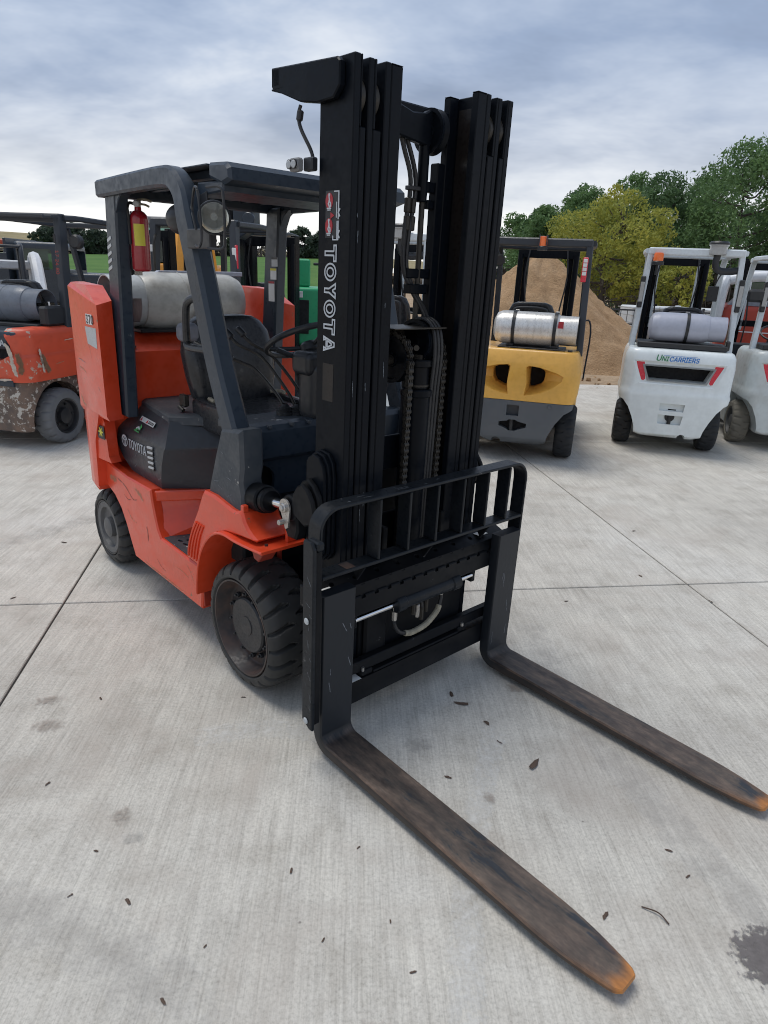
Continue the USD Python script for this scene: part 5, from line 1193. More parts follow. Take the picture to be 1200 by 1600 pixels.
ex = thing('fire_extinguisher', 'small red fire extinguisher with yellow label hung on the orange forklift pillar', 'fire extinguisher', tw_(-1.235, -0.372, 1.69), FYAW)
part(ex, 'bottle', lathe([(0, 0), (0.034, 0), (0.043, 0.008), (0.0435, 0.03), (0.0435, 0.235), (0.040, 0.252), (0.028, 0.266), (0.016, 0.272), (0.015, 0.288), (0, 0.288)], 'z', 32), 'extinguisher_red')
part(ex, 'label', lathe([(0.0441, 0.115), (0.0443, 0.115), (0.0443, 0.212), (0.0441, 0.212)], 'z', 14, a0=-1.0, a1=0.15), 'label_yellow')
part(ex, 'valve', cat(rod((0, 0, 0.28), (0, 0, 0.305), 0.015, 12), box(-0.012, 0.012, -0.014, 0.014, 0.300, 0.318, 0.003)), 'bare_steel')
part(ex, 'lever', cat(tube([(0, 0.0, 0.318), (0.012, 0.03, 0.323), (0.018, 0.062, 0.316)], 0.006, 8), tube([(0, 0.0, 0.302), (0.012, 0.03, 0.300), (0.018, 0.05, 0.292)], 0.005, 8)), 'hose_guard')
part(ex, 'gauge', rod((0.012, -0.01, 0.30), (0.032, -0.022, 0.30), 0.014, 14, 0.003), 'label_silver')
part(ex, 'hose', tube([(0, -0.015, 0.300), (0.0, -0.040, 0.302), (0.004, -0.052, 0.28), (0.004, -0.050, 0.24), (0.002, -0.049, 0.12)], 0.007, 8), 'rubber_hose')
part(ex, 'bracket', cat(box(-0.052, -0.046, -0.02, 0.02, -0.02, 0.27, 0.001)), 'bare_steel')
# ---------------------------------------------------------------- setting: concrete slabs, dirt, field, hills
GA = math.radians(9.6)
E1, E2 = np.array([math.cos(GA), math.sin(GA)]), np.array([-math.sin(GA), math.cos(GA)])
yard = UsdGeom.Xform.Define(stage, '/World/concrete_yard')
tag(yard.GetPrim(), 'pale broomed concrete yard cut into square slabs', kind='structure')
xs = [-12.06, -8.42, -4.78, -1.139, 2.503, 6.145, 9.787, 13.43]
ys = [-3.89, -0.25, 3.392, 7.03, 11.30]
g = 0.0055
ci = np.linspace(0, 1, 2)
for i in range(len(xs) - 1):
    for j in range(len(ys) - 1):
        a0, a1, b0_, b1_ = xs[i] + g, xs[i + 1] - g, ys[j] + g, ys[j + 1] - g
        q = [E1 * a + E2 * b for a, b in ((a0, b0_), (a1, b0_), (a1, b1_), (a0, b1_))]
        part('/World/concrete_yard', 'slab', prism(q, 'z', -0.14, 0.0, 0.004), 'concrete', smooth=False)
q = [E1 * a + E2 * b for a, b in ((xs[0], ys[0]), (xs[-1], ys[0]), (xs[-1], ys[-1]), (xs[0], ys[-1]))]
part('/World/concrete_yard', 'joint_bed', prism(q, 'z', -0.15, -0.012, 0.0), 'joint_dark', smooth=False)

def sheet(x0, x1, y0, y1, nx, ny, h):
    X, Y = np.meshgrid(np.linspace(x0, x1, nx), np.linspace(y0, y1, ny), indexing='ij')
    v = np.stack([X, Y, h(X, Y)], -1).reshape(-1, 3)
    i, j = np.meshgrid(np.arange(nx - 1), np.arange(ny - 1), indexing='ij')
    a = (i * ny + j).ravel()
    f = np.vstack([np.stack([a, a + ny, a + ny + 1], 1), np.stack([a, a + ny + 1, a + 1], 1)])
    return tm(v, f)
def dirt_h(X, Y):
    e = (X * E2[0] + Y * E2[1]) - 11.3
    n = meshkit.fbm(np.stack([X * 0.8, Y * 0.8, X * 0], -1), 4, 3) - 0.5
    rut = 0.05 * np.sin((X * 0.25 + Y) * 3.2 + 2.0 * n) * np.clip(e / 1.0, 0, 1) * np.exp(-np.clip(e, 0, 99) / 9)
    return np.where(e > 0.05, -0.03 + np.clip(e, 0, 1) * 0.10 * n + rut * 0.7, -0.16)
solo('dirt_ground', cat(sheet(-14, 26, 9, 34, 240, 150, dirt_h), sheet(-1500, 1500, -300, 2500, 40, 40, lambda X, Y: X * 0 - 0.20)), 'dirt', 'rutted sandy brown dirt beyond the concrete edge', kind='structure', smooth=True)
def field_h(X, Y):
    q = np.clip((Y - 30) / 92.0, 0, 1.3)
    return -0.19 + 0.21 * np.clip((Y - 29) / 6.0, 0, 1) + q * (3.85 + 0.026 * X) + 0.05 * (meshkit.noise(np.stack([X * 0.3, Y * 0.3, X * 0], -1)) - 0.5)
solo('grass_field', sheet(-110, -3, 29, 140, 60, 80, field_h), 'grass', 'bright green crop field rising to the left horizon', kind='structure', smooth=True)
def hill_h(X, Y):
    q = np.clip((Y - 122) / 160.0, 0, 1)
    return 2.2 + 6.6 * q * np.clip(1.05 - (X + 110) * 0.0035, 0.35, 1.2) * np.clip(1.0 - (Y - 282) / 900, 0, 1) + 0.4 * meshkit.noise(np.stack([X * 0.03, Y * 0.03, X * 0], -1))
solo('stubble_hill', sheet(-420, 10, 120, 420, 60, 40, hill_h), 'stubble', 'low tan stubble hill far behind the green field', kind='structure', smooth=True)

# worn patches, oil and leaf scraps on the slabs
def patch(name, c, rx, ry, rot, mat, label, cat_='stain', group=None, seed=0):
    n, m_ = 28, 5
    v, e = [(0, 0, 0)], [0.0]
    for k in range(1, m_ + 1):
        for a in range(n):
            t = 2 * np.pi * a / n
            w = 1 + 0.22 * (meshkit.noise(np.array([[math.cos(t) * 1.7 + seed * 7, math.sin(t) * 1.7, 0.5]]))[0] - 0.5) * 2
            v.append((rx * w * k / m_ * math.cos(t), ry * w * k / m_ * math.sin(t), 0)); e.append((k / m_) ** 2)
    f = [[0, 1 + a, 1 + (a + 1) % n] for a in range(n)]
    for k in range(m_ - 1):
        for a in range(n):
            a2 = (a + 1) % n
            f += [[1 + k * n + a, 1 + (k + 1) * n + a, 1 + (k + 1) * n + a2], [1 + k * n + a, 1 + (k + 1) * n + a2, 1 + k * n + a2]]
    p = solo(name, tm(v, f), mat, label, cat_, group, loc=(c[0], c[1], 0.004), rz=rot, smooth=False)
    set_edge(p, e)
    return p
# ---------------------------------------------------------------- the other forklifts in the row
def heading(deg):
    return math.radians(90 - deg)
def loc_of(o, h, f, l, z=0.0):
    h = math.radians(h)
    return (o[0] + f * math.sin(h) - l * math.cos(h), o[1] + f * math.cos(h) + l * math.sin(h), z)

def d_ring(hw, x0, x1, r, z, n=7):
    p = rrect(x0, x1, -hw, hw, (0.02, r, r, 0.02), n)
    return np.column_stack([p, np.full(len(p), z)])

def arch_cut(R, y0, pts):
    """Wedge that opens the counterweight around a rear tyre, seen from behind."""
    ms = []
    for sd in (-1, 1):
        p = prism([(y * sd, z) for y, z in pts], 'x', -1.2, 0.62, 0)
        ms.append(to_m3(p))
    return ms[0] + ms[1]

def back_wheel(t, x, y, R, w, sd, tm_, rm_, N=18, label=None):
    d, fl = (x, y + (-w / 2 if sd < 0 else w / 2), R - 0.003), sd > 0
    r_in = R * 0.62
    wp = part(t, 'wheel', xf(lathe([(r_in + 0.002, 0.02), (r_in, 0.008), (r_in * 0.93, 0.012), (r_in * 0.86, 0.05), (r_in * 0.5, 0.06), (r_in * 0.45, 0.02), (0, 0.015)], 'y', 32), d, fl), rm_, label=label)
    part(wp, 'tyre', xf(tyre(R, w, r_in, N, 0.012, half=0.008, per=8, skew=0.012, across=14), d, fl), tm_)
    for k in range(5):
        a = 2 * np.pi * k / 5
        part(wp, 'wheel_nut', xf(rod((r_in * 0.68 * math.cos(a), 0.055, r_in * 0.68 * math.sin(a)), (r_in * 0.68 * math.cos(a), 0.035, r_in * 0.68 * math.sin(a)), 0.012, 6), d, fl), rm_, smooth=False)

def forklift_common(t, guard, tyres, rims, body, hw=0.53, Rr=0.265, Rf=0.33, seat=True, gh=2.11, lean=0.04, gfrom=1.05, mast=True, mast_h=2.12, gx=-0.12, thick=0.06, masty=0.0, fx=0.0):
    for sd in (-1, 1):
        back_wheel(t, 0.0, (hw - 0.07) * sd, Rr, 0.19, sd, tyres, rims)
        back_wheel(t, 1.52, (hw - 0.15) * sd, Rf, 0.22, sd, tyres, rims, 20)
        part(t, 'rear_post', xf(loft([np.column_stack([rrect(gx - thick, gx + thick * 0.6, -hw + 0.0, -hw + thick, 0.012, 3), np.full(12, gfrom)]), np.column_stack([rrect(gx + 0.10 - thick, gx + 0.10 + thick * 0.5, -hw + lean, -hw + lean + thick, 0.012, 3), np.full(12, gh - 0.02)])]), (0, 0, 0), sd > 0), guard)
        pts = [(1.30, -hw + 0.07, 0.62), (1.28, -hw + 0.07, 1.0), (1.05, -hw + lean + 0.05, 1.80), (0.98, -hw + lean + 0.05, 2.0), (0.88, -hw + lean + 0.04, 2.07), (0.60, -hw + lean, gh - 0.03), (gx + 0.08, -hw + lean, gh - 0.035)]
        pts = [(a + (fx if k < 5 else 0), b, c) for k, (a, b, c) in enumerate(pts)]
        part(t, 'front_post', xf(sweep(smooth_path(pts, 4), rect(0.05, 0.06, 0.01), (0, 1, 0)), (0, 0, 0), sd > 0), guard)
        part(t, 'side_panel', xf(prism([(0.36, 0.16), (1.12, 0.16), (1.16, 0.55), (1.26, 0.72), (1.30, 0.92), (1.02, 0.92), (0.95, 0.60), (0.72, 0.60), (0.40, 0.85), (0.28, 0.85), (0.28, 0.55), (0.36, 0.40)], 'y', -hw + 0.005, -hw + 0.10, 0.012), (0, 0, 0), sd > 0), body)
    part(t, 'guard_rear_beam', box(gx + 0.03, gx + 0.13, -hw + lean, hw - lean, gh - 0.075, gh, 0.012), guard)
    part(t, 'guard_front_beam', box(0.86 + fx, 0.94 + fx, -hw + lean, hw - lean, gh - 0.07, gh - 0.015, 0.01), guard)
    for k in range(7):
        x = 0.10 + 0.11 * k
        part(t, 'roof_bar', box(x - 0.014, x + 0.014, -hw + lean + 0.03, hw - lean - 0.03, gh - 0.045, gh - 0.02, 0.003), guard)
    part(t, 'chassis', cat(box(-0.05, 1.55, -0.32, 0.32, 0.18, 0.60, 0.02), box(0.30, 0.95, -0.40, 0.40, 0.40, 0.86, 0.03)), 'carriage_black')
    part(t, 'engine_hood', cushion(0.06, 0.80, -0.42, 0.42, 0.84, 1.00, 0.08, 0.05), 'slate_plastic')
    if seat:
        part(t, 'seat_cushion', cushion(0.28, 0.76, -0.25, 0.25, 1.00, 1.12, 0.08, 0.05), 'seat_vinyl', smooth=50)
        bk = []
        for z, w_, d_ in ((1.10, 0.20, 0), (1.15, 0.235, 0.0), (1.30, 0.245, -0.03), (1.42, 0.235, -0.05), (1.49, 0.20, -0.06), (1.515, 0.14, -0.06)):
            p = rrect(0.22 + d_, 0.34 + d_, -w_, w_, 0.05); bk.append(np.column_stack([p, np.full(len(p), z)]))
        part(t, 'seat_back', loft(bk), 'seat_vinyl', smooth=50)
        part(t, 'seat_hoop', tube([(0.12, -0.17, 1.18), (0.10, -0.17, 1.40), (0.10, -0.12, 1.46), (0.10, 0.12, 1.46), (0.10, 0.17, 1.40), (0.12, 0.17, 1.18)], 0.012, 8), 'black_plastic')
    part(t, 'steering_column', cat(rod((1.28, 0, 0.9), (1.02, 0, 1.18), 0.045, 12)), 'black_plastic')
    wcn = np.array((0.98, 0, 1.22)); nn = np.array((-0.5, 0, 0.866)); e2_ = np.cross(nn, (0, 1, 0))
    aa = np.linspace(0, 2 * np.pi, 33)[:-1]
    part(t, 'steering_wheel', sweep(wcn + 0.165 * (np.cos(aa)[:, None] * np.array([0, 1.0, 0]) + np.sin(aa)[:, None] * e2_), circle(0.012, 8), nn, closed=True), 'black_plastic')
    part(t, 'dash', cat(box(1.24, 1.36, -hw + 0.06, hw - 0.06, 0.55, 1.06, 0.02)), 'slate_plastic')
    if mast:
        X = lambda v: v + fx
        for sd in (-1, 1):
            part(t, 'mast_rail', box(X(1.78), X(1.93), 0.30 * sd + 0.03 + masty, 0.30 * sd + 0.08 + masty if sd > 0 else 0.30 * sd - 0.08 + masty, 0.08, mast_h, 0.004) if False else box(X(1.78), X(1.93), (0.30 * sd) + masty, (0.36 * sd) + masty, 0.08, mast_h, 0.004), 'mast_black')
            part(t, 'mast_rail', box(X(1.80), X(1.95), (0.24 * sd) + masty, (0.292 * sd) + masty, 0.08, mast_h - 0.02, 0.004), 'mast_black')
            part(t, 'lift_cylinder', rod((X(1.75), 0.33 * sd + masty, 0.2), (X(1.75), 0.33 * sd + masty, mast_h - 0.1), 0.032, 14), 'mast_black')
            part(t, 'mast_hose', tube([(X(1.72), 0.22 * sd + masty, mast_h - 0.05), (X(1.70), 0.25 * sd + masty, 1.75), (X(1.70), 0.20 * sd + masty, 1.3), (X(1.72), 0.22 * sd + masty, 0.8)], 0.010, 6), 'rubber_hose')
        part(t, 'mast_tie', box(X(1.76), X(1.80), -0.36 + masty, 0.36 + masty, mast_h - 0.14, mast_h - 0.02, 0.004), 'mast_black')
        part(t, 'mast_tie', box(X(1.76), X(1.80), -0.36 + masty, 0.36 + masty, 1.25, 1.33, 0.004), 'mast_black')
        part(t, 'fork_carriage', cat(box(X(1.96), X(2.0), -0.48, 0.48, 0.12, 0.24, 0.004), box(X(1.96), X(2.0), -0.48, 0.48, 0.48, 0.58, 0.004)), 'carriage_black')
        for y in (-0.35, 0.35):
            part(t, 'fork', cat(box(X(2.0), X(2.04), y - 0.05, y + 0.05, 0.02, 0.60, 0.004), box(X(2.0), X(3.05), y - 0.05, y + 0.05, 0.02, 0.06, 0.004)), 'fork_rust')

def beacon(t, c, lens, r=0.04, h=0.075, cage=False, stem=0.0):
    c = np.array(c, float)
    b = part(t, 'beacon', lathe([(0, 0.02), (r * 1.0, 0.02), (r, 0.02 + h * 0.7), (r * 0.85, 0.02 + h * 0.95), (0, 0.02 + h)], 'z', 20, c), lens)
    part(b, 'beacon_base', lathe([(0, -0.02), (r * 1.25, -0.02), (r * 1.25, 0.012), (r * 1.05, 0.02), (0, 0.02)], 'z', 20, c), 'black_plastic')
    if stem:
        part(b, 'stem', rod(c - (0, 0, stem), c - (0, 0, 0.02), 0.014, 10), 'black_plastic')
    if cage:
        for k in range(4):
            a = math.pi / 4 + k * math.pi / 2
            x, y = c[0] + r * 1.25 * math.cos(a), c[1] + r * 1.25 * math.sin(a)
            part(b, 'cage_bar', rod((x, y, c[2] - 0.015), (x, y, c[2] + 0.03 + h), 0.005, 6), 'guard_black')

# ---- yellow forklift
YO, YH = (1.36, 6.95), 16
Y_ = thing('yellow_forklift', 'yellow forklift with dark grey lower counterweight, seen from behind in front of the sand pile', 'forklift', (YO[0], YO[1], 0), heading(YH))
forklift_common(Y_, 'guard_black', 'tyre_dark', 'rim_black', 'yellow_paint', hw=0.565, Rr=0.275)
up_ = to_m3(loft([d_ring(0.555, -0.50, 0.30, 0.10, 0.622), d_ring(0.575, -0.53, 0.30, 0.11, 0.72), d_ring(0.585, -0.54, 0.30, 0.12, 0.88), d_ring(0.57, -0.525, 0.30, 0.12, 1.0), d_ring(0.54, -0.485, 0.28, 0.12, 1.085), d_ring(0.525, -0.465, 0.27, 0.11, 1.10)]))
def smile(sd):
    """Hollow that starts deep beside the centre and runs out towards the corner."""
    o = np.array([(0.075, 0.95), (0.10, 0.965), (0.20, 0.955), (0.36, 0.915), (0.425, 0.885), (0.415, 0.84), (0.345, 0.775), (0.235, 0.715), (0.135, 0.685), (0.075, 0.675), (0.092, 0.80)])
    i = np.array([(0.10, 0.93), (0.12, 0.945), (0.20, 0.935), (0.235, 0.92), (0.25, 0.90), (0.25, 0.86), (0.245, 0.82), (0.215, 0.775), (0.15, 0.745), (0.11, 0.74), (0.105, 0.82)])
    return loft([np.column_stack([np.full(11, x), p[:, 0] * sd, p[:, 1]]) for x, p in ((-0.62, o), (-0.525, o), (-0.40, i), (-0.2, i))])
for sd in (-1, 1):
    up_ = up_ - to_m3(smile(sd))
up_ = up_ - to_m3(prism([(0.075 + 0.03, 0.99), (-0.105, 0.99), (-0.085, 0.965), (0.085, 0.965)], 'x', -0.7, -0.533, 0))
cwp = part(Y_, 'counterweight', from_m3(up_), 'yellow_paint')
for sd in (-1, 1):
    part(cwp, 'vent_opening', box(-0.245, -0.235, sd * 0.09, sd * 0.27, 0.73, 0.95, 0), 'dark_void')
low = to_m3(loft([d_ring(0.29, -0.40, 0.25, 0.10, 0.18), d_ring(0.42, -0.455, 0.28, 0.10, 0.24), d_ring(0.52, -0.49, 0.30, 0.10, 0.40), d_ring(0.553, -0.498, 0.30, 0.10, 0.618)]))
low = low - arch_cut(0, 0, [(0.30, 0.0), (0.32, 0.20), (0.345, 0.30), (0.40, 0.42), (0.47, 0.52), (0.565, 0.575), (0.9, 0.58), (0.9, 0.0)])
low = low - to_m3(box(-0.60, -0.42, -0.045, 0.075, 0.47, 0.575, 0)) - to_m3(prism([(-0.13, 0.40), (-0.13, 0.36), (-0.06, 0.335), (-0.02, 0.315), (0.04, 0.315), (0.07, 0.335), (0.14, 0.36), (0.14, 0.40), (0.06, 0.415), (0.04, 0.43), (-0.02, 0.43), (-0.05, 0.415)], 'x', -0.60, -0.40, 0)) - to_m3(rod((-0.6, 0.16, 0.19), (-0.3, 0.16, 0.19), 0.045, 16))
lwp = part(Y_, 'lower_counterweight', from_m3(low), 'grey_weight')
part(lwp, 'tow_pin', rod((-0.44, 0.02, 0.30), (-0.44, 0.02, 0.46), 0.022, 14), 'rim_black')
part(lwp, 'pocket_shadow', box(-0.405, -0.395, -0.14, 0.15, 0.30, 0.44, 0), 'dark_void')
beacon(Y_, (-0.12, -0.065, 2.015), 'signal_orange', 0.038, 0.09, cage=True)
for sd in (-1, 1):
    tl_ = part(Y_, 'tail_light', xf(box(-0.13, -0.10, -0.50, -0.45, 1.73, 1.95, 0.006), (0, 0, 0), sd > 0), 'signal_red')
    for k in range(4):
        part(tl_, 'clear_lens', xf(box(-0.136, -0.129, -0.493, -0.457, 1.79 + 0.038 * k, 1.822 + 0.038 * k, 0.002), (0, 0, 0), sd > 0), 'label_white')
part(Y_, 'tank_bracket', cat(box(-0.36, -0.02, -0.40, 0.24, 1.10, 1.115, 0.003), box(-0.30, -0.08, -0.33, -0.27, 1.115, 1.14, 0.004), box(-0.30, -0.08, 0.10, 0.16, 1.115, 1.14, 0.004)), 'black_plastic')
part(Y_, 'round_mirror', cat(rod((0.10, 0.40, 2.02), (0.05, 0.35, 1.93), 0.007, 8), rod((0.045, 0.35, 1.90), (0.065, 0.352, 1.905), 0.052, 20, 0.006)), 'black_plastic')
part(Y_, 'backrest_frame', cat(tube([(1.96, -0.60, 0.55), (1.96, -0.60, 1.22), (1.96, -0.40, 1.26), (1.96, 0.4, 1.26), (1.96, 0.6, 1.22), (1.96, 0.6, 0.55)], 0.012, 6), *[rod((1.96, y, 0.58), (1.96, y, 1.25), 0.008, 6) for y in (-0.45, -0.3, -0.15, 0, 0.15, 0.3, 0.45)]), 'guard_black')
gas_cylinder('gas_cylinder', 'bright silver gas cylinder with two black straps on the yellow forklift', loc_of(YO, YH, -0.20, -0.09, 1.285), heading(YH) - math.pi / 2 + math.pi, 0.80, 0.155, 'tank_silver', 'tank_silver', straps=(0.20, -0.19))
for sd in (-1, 1):
    part(lwp, 'weld_boss', rod((-0.47, 0.33 * sd, 0.585), (-0.512, 0.33 * sd, 0.585), 0.016, 10, 0.004), 'grey_weight')
    part(cwp, 'lifting_bolt', rod((-0.36, 0.45 * sd, 1.095), (-0.36, 0.45 * sd, 1.118), 0.022, 6, 0.004), 'rim_black')
part(Y_, 'rear_cable', tube([(-0.07, -0.50, 1.72), (-0.075, -0.505, 1.4), (-0.08, -0.515, 1.12)], 0.006, 6), 'rubber_hose')
part(Y_, 'tank_hose', tube([(-0.20, 0.36, 1.30), (-0.18, 0.42, 1.28), (-0.12, 0.44, 1.15), (-0.06, 0.40, 1.06)], 0.011, 8), 'rubber_hose')
part(Y_, 'red_tag', box(-0.365, -0.362, -0.36, -0.31, 1.31, 1.37, 0), 'decal_red', smooth=False)

# ---- white forklifts
def white_forklift(label, o, h, body, tyres, text=True, tanklabel=None, group=None):
    t = thing('white_forklift', label, 'forklift', (o[0], o[1], 0), heading(h), group)
    forklift_common(t, 'white_trim', tyres, 'rim_grey', body, hw=0.52, Rr=0.25, thick=0.055, lean=0.05)
    b = to_m3(loft([d_ring(0.30, -0.40, 0.30, 0.08, 0.175), d_ring(0.40, -0.455, 0.30, 0.10, 0.215), d_ring(0.50, -0.48, 0.30, 0.11, 0.36), d_ring(0.555, -0.505, 0.30, 0.13, 0.60), d_ring(0.560, -0.508, 0.30, 0.13, 0.645), d_ring(0.552, -0.498, 0.30, 0.13, 0.672), d_ring(0.548, -0.492, 0.30, 0.13, 0.72), d_ring(0.55, -0.50, 0.30, 0.13, 0.95), d_ring(0.54, -0.49, 0.30, 0.13, 1.05), d_ring(0.52, -0.465, 0.28, 0.12, 1.09), d_ring(0.495, -0.44, 0.26, 0.11, 1.105)]))
    b = b - arch_cut(0, 0, [(0.33, 0.0), (0.335, 0.18), (0.35, 0.28), (0.385, 0.38), (0.44, 0.49), (0.50, 0.56), (0.585, 0.595), (0.9, 0.60), (0.9, 0.0)])
    tr = lambda a, c, z0, z1, x0, x1: loft([np.array([(x, a, z1), (x, -a, z1), (x, -c, z0), (x, c, z0)]) for x in (x0, x1)])
    b = b - to_m3(loft([np.array([(x, a * 1.0, z1), (x, -a, z1), (x, -c, z0), (x, c, z0)]) for x, a, c, z0, z1 in ((-0.62, 0.47, 0.39, 0.735, 1.0), (-0.494, 0.455, 0.375, 0.745, 0.985), (-0.474, 0.42, 0.335, 0.765, 0.965))]))
    b = b - to_m3(tr(0.335, 0.275, 0.79, 0.93, -0.6, -0.30)) - to_m3(tr(0.125, 0.12, 0.475, 0.555, -0.6, -0.455)) - to_m3(tr(0.125, 0.115, 0.33, 0.43, -0.6, -0.43)) - to_m3(rod((-0.6, -0.15, 0.19), (-0.2, -0.15, 0.19), 0.04, 16))
    c = part(t, 'counterweight', from_m3(b), body)
    part(c, 'grille_opening', box(-0.315, -0.302, -0.34, 0.34, 0.78, 0.94, 0), 'dark_void')
    part(c, 'grille_rim', from_m3(to_m3(tr(0.36, 0.295, 0.775, 0.945, -0.482, -0.462)) - to_m3(tr(0.335, 0.275, 0.79, 0.93, -0.6, -0.3))), 'grille_grey')
    part(c, 'tow_pocket', cat(box(-0.45, -0.436, -0.13, 0.13, 0.47, 0.56, 0)), 'grille_grey')
    part(c, 'tow_pocket', cat(box(-0.425, -0.411, -0.13, 0.13, 0.325, 0.435, 0)), 'grille_grey')
    part(c, 'tow_pin', cat(rod((-0.445, 0.0, 0.33), (-0.445, 0.0, 0.43), 0.02, 12), rod((-0.44, 0.0, 0.405), (-0.40, 0.0, 0.405), 0.05, 16)), 'rim_black')
    part(c, 'release_slot', box(-0.456, -0.449, -0.05, 0.03, 0.482, 0.494, 0), 'dark_void')
    for sd in (-1, 1):
        rl_ = Polygon([(0.352, 0.965), (0.388, 0.985), (0.415, 0.972), (0.42, 0.94), (0.385, 0.83), (0.365, 0.795), (0.332, 0.785), (0.322, 0.795)]).buffer(0.008)
        q = flat(rl_, 0.012)
        part(c, 'tail_lamp', xf(place(q, (-0.478, 0, 0), (0, 1, 0), (0, 0, 1)), (0, 0, 0), sd < 0), 'signal_red')
    if text:
        a = meshkit.text_mesh('U', 0.060, 0.0015, bold=True); wA = a.bounds[1][0]
        n = meshkit.text_mesh('NI', 0.047, 0.0015, bold=True); wN = n.bounds[1][0]
        k = meshkit.text_mesh('CARRIERS', 0.047, 0.0015, bold=True)
        o_ = np.array((-0.4985, 0.245, 0.992))
        def put(nm, m_, dx, mt, sx=0.93):
            m_ = m_.copy(); m_.apply_scale([sx, 1, 1]); m_.vertices[:, 0] += 0.16 * m_.vertices[:, 1] + dx
            part(c, nm, place(m_, o_, (0, -1, 0), (0.02, 0, 1)), mt, smooth=False)
        put('maker_letters', a, 0.0, 'logo_green'); put('maker_letters', n, 0.056, 'logo_green'); put('maker_letters', k, 0.132, 'logo_blue', 0.90)
        bar = flat(Polygon([(0.07, 0.054), (0.42, 0.054), (0.42, 0.058), (0.07, 0.058)]), 0.0012)
        put('maker_stroke', bar, 0.0, 'logo_blue')
    for sd in (-1, 1):
        tl_ = part(t, 'post_lamp', xf(box(-0.17, -0.10, -0.505, -0.455, 1.50, 1.82, 0.008), (0.015, 0, 0), sd > 0), 'black_plastic')
        part(tl_, 'lens', xf(box(-0.176, -0.168, -0.50, -0.46, 1.56, 1.76, 0.003), (0.015, 0, 0), sd > 0), 'lens_smoke')
    beacon(t, (-0.10, 0.365, 1.955), 'signal_orange', 0.050, 0.085, stem=0.12)
    pc = part(t, 'precleaner', lathe([(0, 0.0), (0.075, 0.0), (0.085, 0.012), (0.085, 0.085), (0.095, 0.09), (0.095, 0.112), (0.08, 0.128), (0, 0.132)], 'z', 28, (-0.09, -0.20, 2.05)), 'lens_smoke')
    part(pc, 'cap', lathe([(0, 0.118), (0.097, 0.10), (0.097, 0.118), (0.082, 0.133), (0, 0.136)], 'z', 28, (-0.09, -0.20, 2.05)), 'black_plastic')
    part(pc, 'intake_pipe', tube([(-0.09, -0.20, 2.05), (-0.09, -0.20, 1.95), (-0.08, -0.25, 1.90), (-0.06, -0.36, 1.90), (-0.04, -0.44, 1.91)], 0.035, 12), 'black_plastic')
    part(t, 'tank_tray', cat(box(-0.36, 0.02, -0.44, 0.44, 1.11, 1.165, 0.008), box(-0.34, -0.28, -0.46, -0.42, 1.12, 1.22, 0.01)), 'black_plastic')
    mr = part(t, 'mirror', cushion(-0.02, 0.02, -0.07, 0.07, 0, 0.17, 0.015, 0.02), 'black_plastic') if False else None
    part(t, 'mirror_arm', tube([(0.75, -0.46, 1.98), (0.80, -0.38, 1.86), (0.82, -0.34, 1.72)], 0.008, 6), 'black_plastic')
    part(t, 'mirror', moved(cushion(-0.015, 0.015, -0.06, 0.06, 0, 0.17, 0.012, 0.01), (0.82, -0.34, 1.58)), 'black_plastic')
    for sd in (-1, 1):
        part(t, 'mast_strip', xf(box(1.76, 1.775, -0.255, -0.225, 1.2, 2.06, 0.003), (0, 0, 0), sd > 0), 'white_trim')
    if tanklabel:
        g_ = gas_cylinder('gas_cylinder', tanklabel, loc_of(o, h, -0.18, -0.025, 1.32), heading(h) - math.pi / 2 + math.pi, 0.76, 0.148, 'tank_lilac', 'tank_lilac', straps=(0.0,))
        part(g_, 'label', lathe([(0.149, -0.24), (0.1495, -0.24), (0.1495, -0.19), (0.149, -0.19)], 'x', 8, a0=2.2, a1=2.75), 'label_white', smooth=False)
    return t
WO, WH = (3.15, 7.55), 17
white_forklift('clean white forklift with green and blue maker name, parked right of the yellow forklift', WO, WH, 'white_paint', 'tyre_dark', True, 'lilac grey gas cylinder held by one strap on the clean white forklift')
W2O, W2H = (4.62, 7.85), 14
w2 = white_forklift('dusty white forklift cut by the right picture edge, with dust coated tyres', W2O, W2H, 'white_dusty', 'tyre_dusty', False, None)
part(w2, 'side_mirror', cat(box(-0.16, -0.10, 0.44, 0.66, 1.60, 1.74, 0.03), rod((-0.11, 0.50, 1.67), (0.02, 0.49, 1.67), 0.012, 8)), 'black_plastic')
W3O, W3H = (-0.12, 7.15), 15
white_forklift('white forklift half hidden behind the mast of the orange forklift', W3O, W3H, 'white_paint', 'tyre_dark', True, None)

# ---- worn orange forklift at the left edge
RO, RH = (-3.70, 6.59), 14
R_ = thing('worn_orange_forklift', 'faded orange forklift with badly scraped counterweight at the left picture edge', 'forklift', (RO[0], RO[1], 0), heading(RH))
forklift_common(R_, 'guard_black', 'tyre_grey', 'rim_black', 'old_orange', hw=0.53, Rr=0.27, gx=0.23, thick=0.07, gh=2.12, fx=0.55)
ob_ = to_m3(loft([d_ring(0.53, -0.44, 0.35, 0.14, 0.64), d_ring(0.55, -0.46, 0.35, 0.16, 0.72), d_ring(0.556, -0.465, 0.35, 0.17, 0.86), d_ring(0.545, -0.455, 0.34, 0.17, 0.885), d_ring(0.542, -0.45, 0.34, 0.17, 0.90), d_ring(0.55, -0.47, 0.33, 0.17, 1.05), d_ring(0.53, -0.44, 0.32, 0.15, 1.10), d_ring(0.50, -0.41, 0.30, 0.14, 1.118)]))
ob_ = ob_ - to_m3(prism([(-0.36, 1.3), (-0.36, 1.08), (-0.41, 0.97), (-0.385, 0.88), (-0.30, 0.835), (0.30, 0.835), (0.385, 0.88), (0.41, 0.97), (0.36, 1.08), (0.36, 1.3)], 'x', -0.8, 0.1, 0))
wcw = part(R_, 'counterweight', from_m3(ob_), 'old_orange')
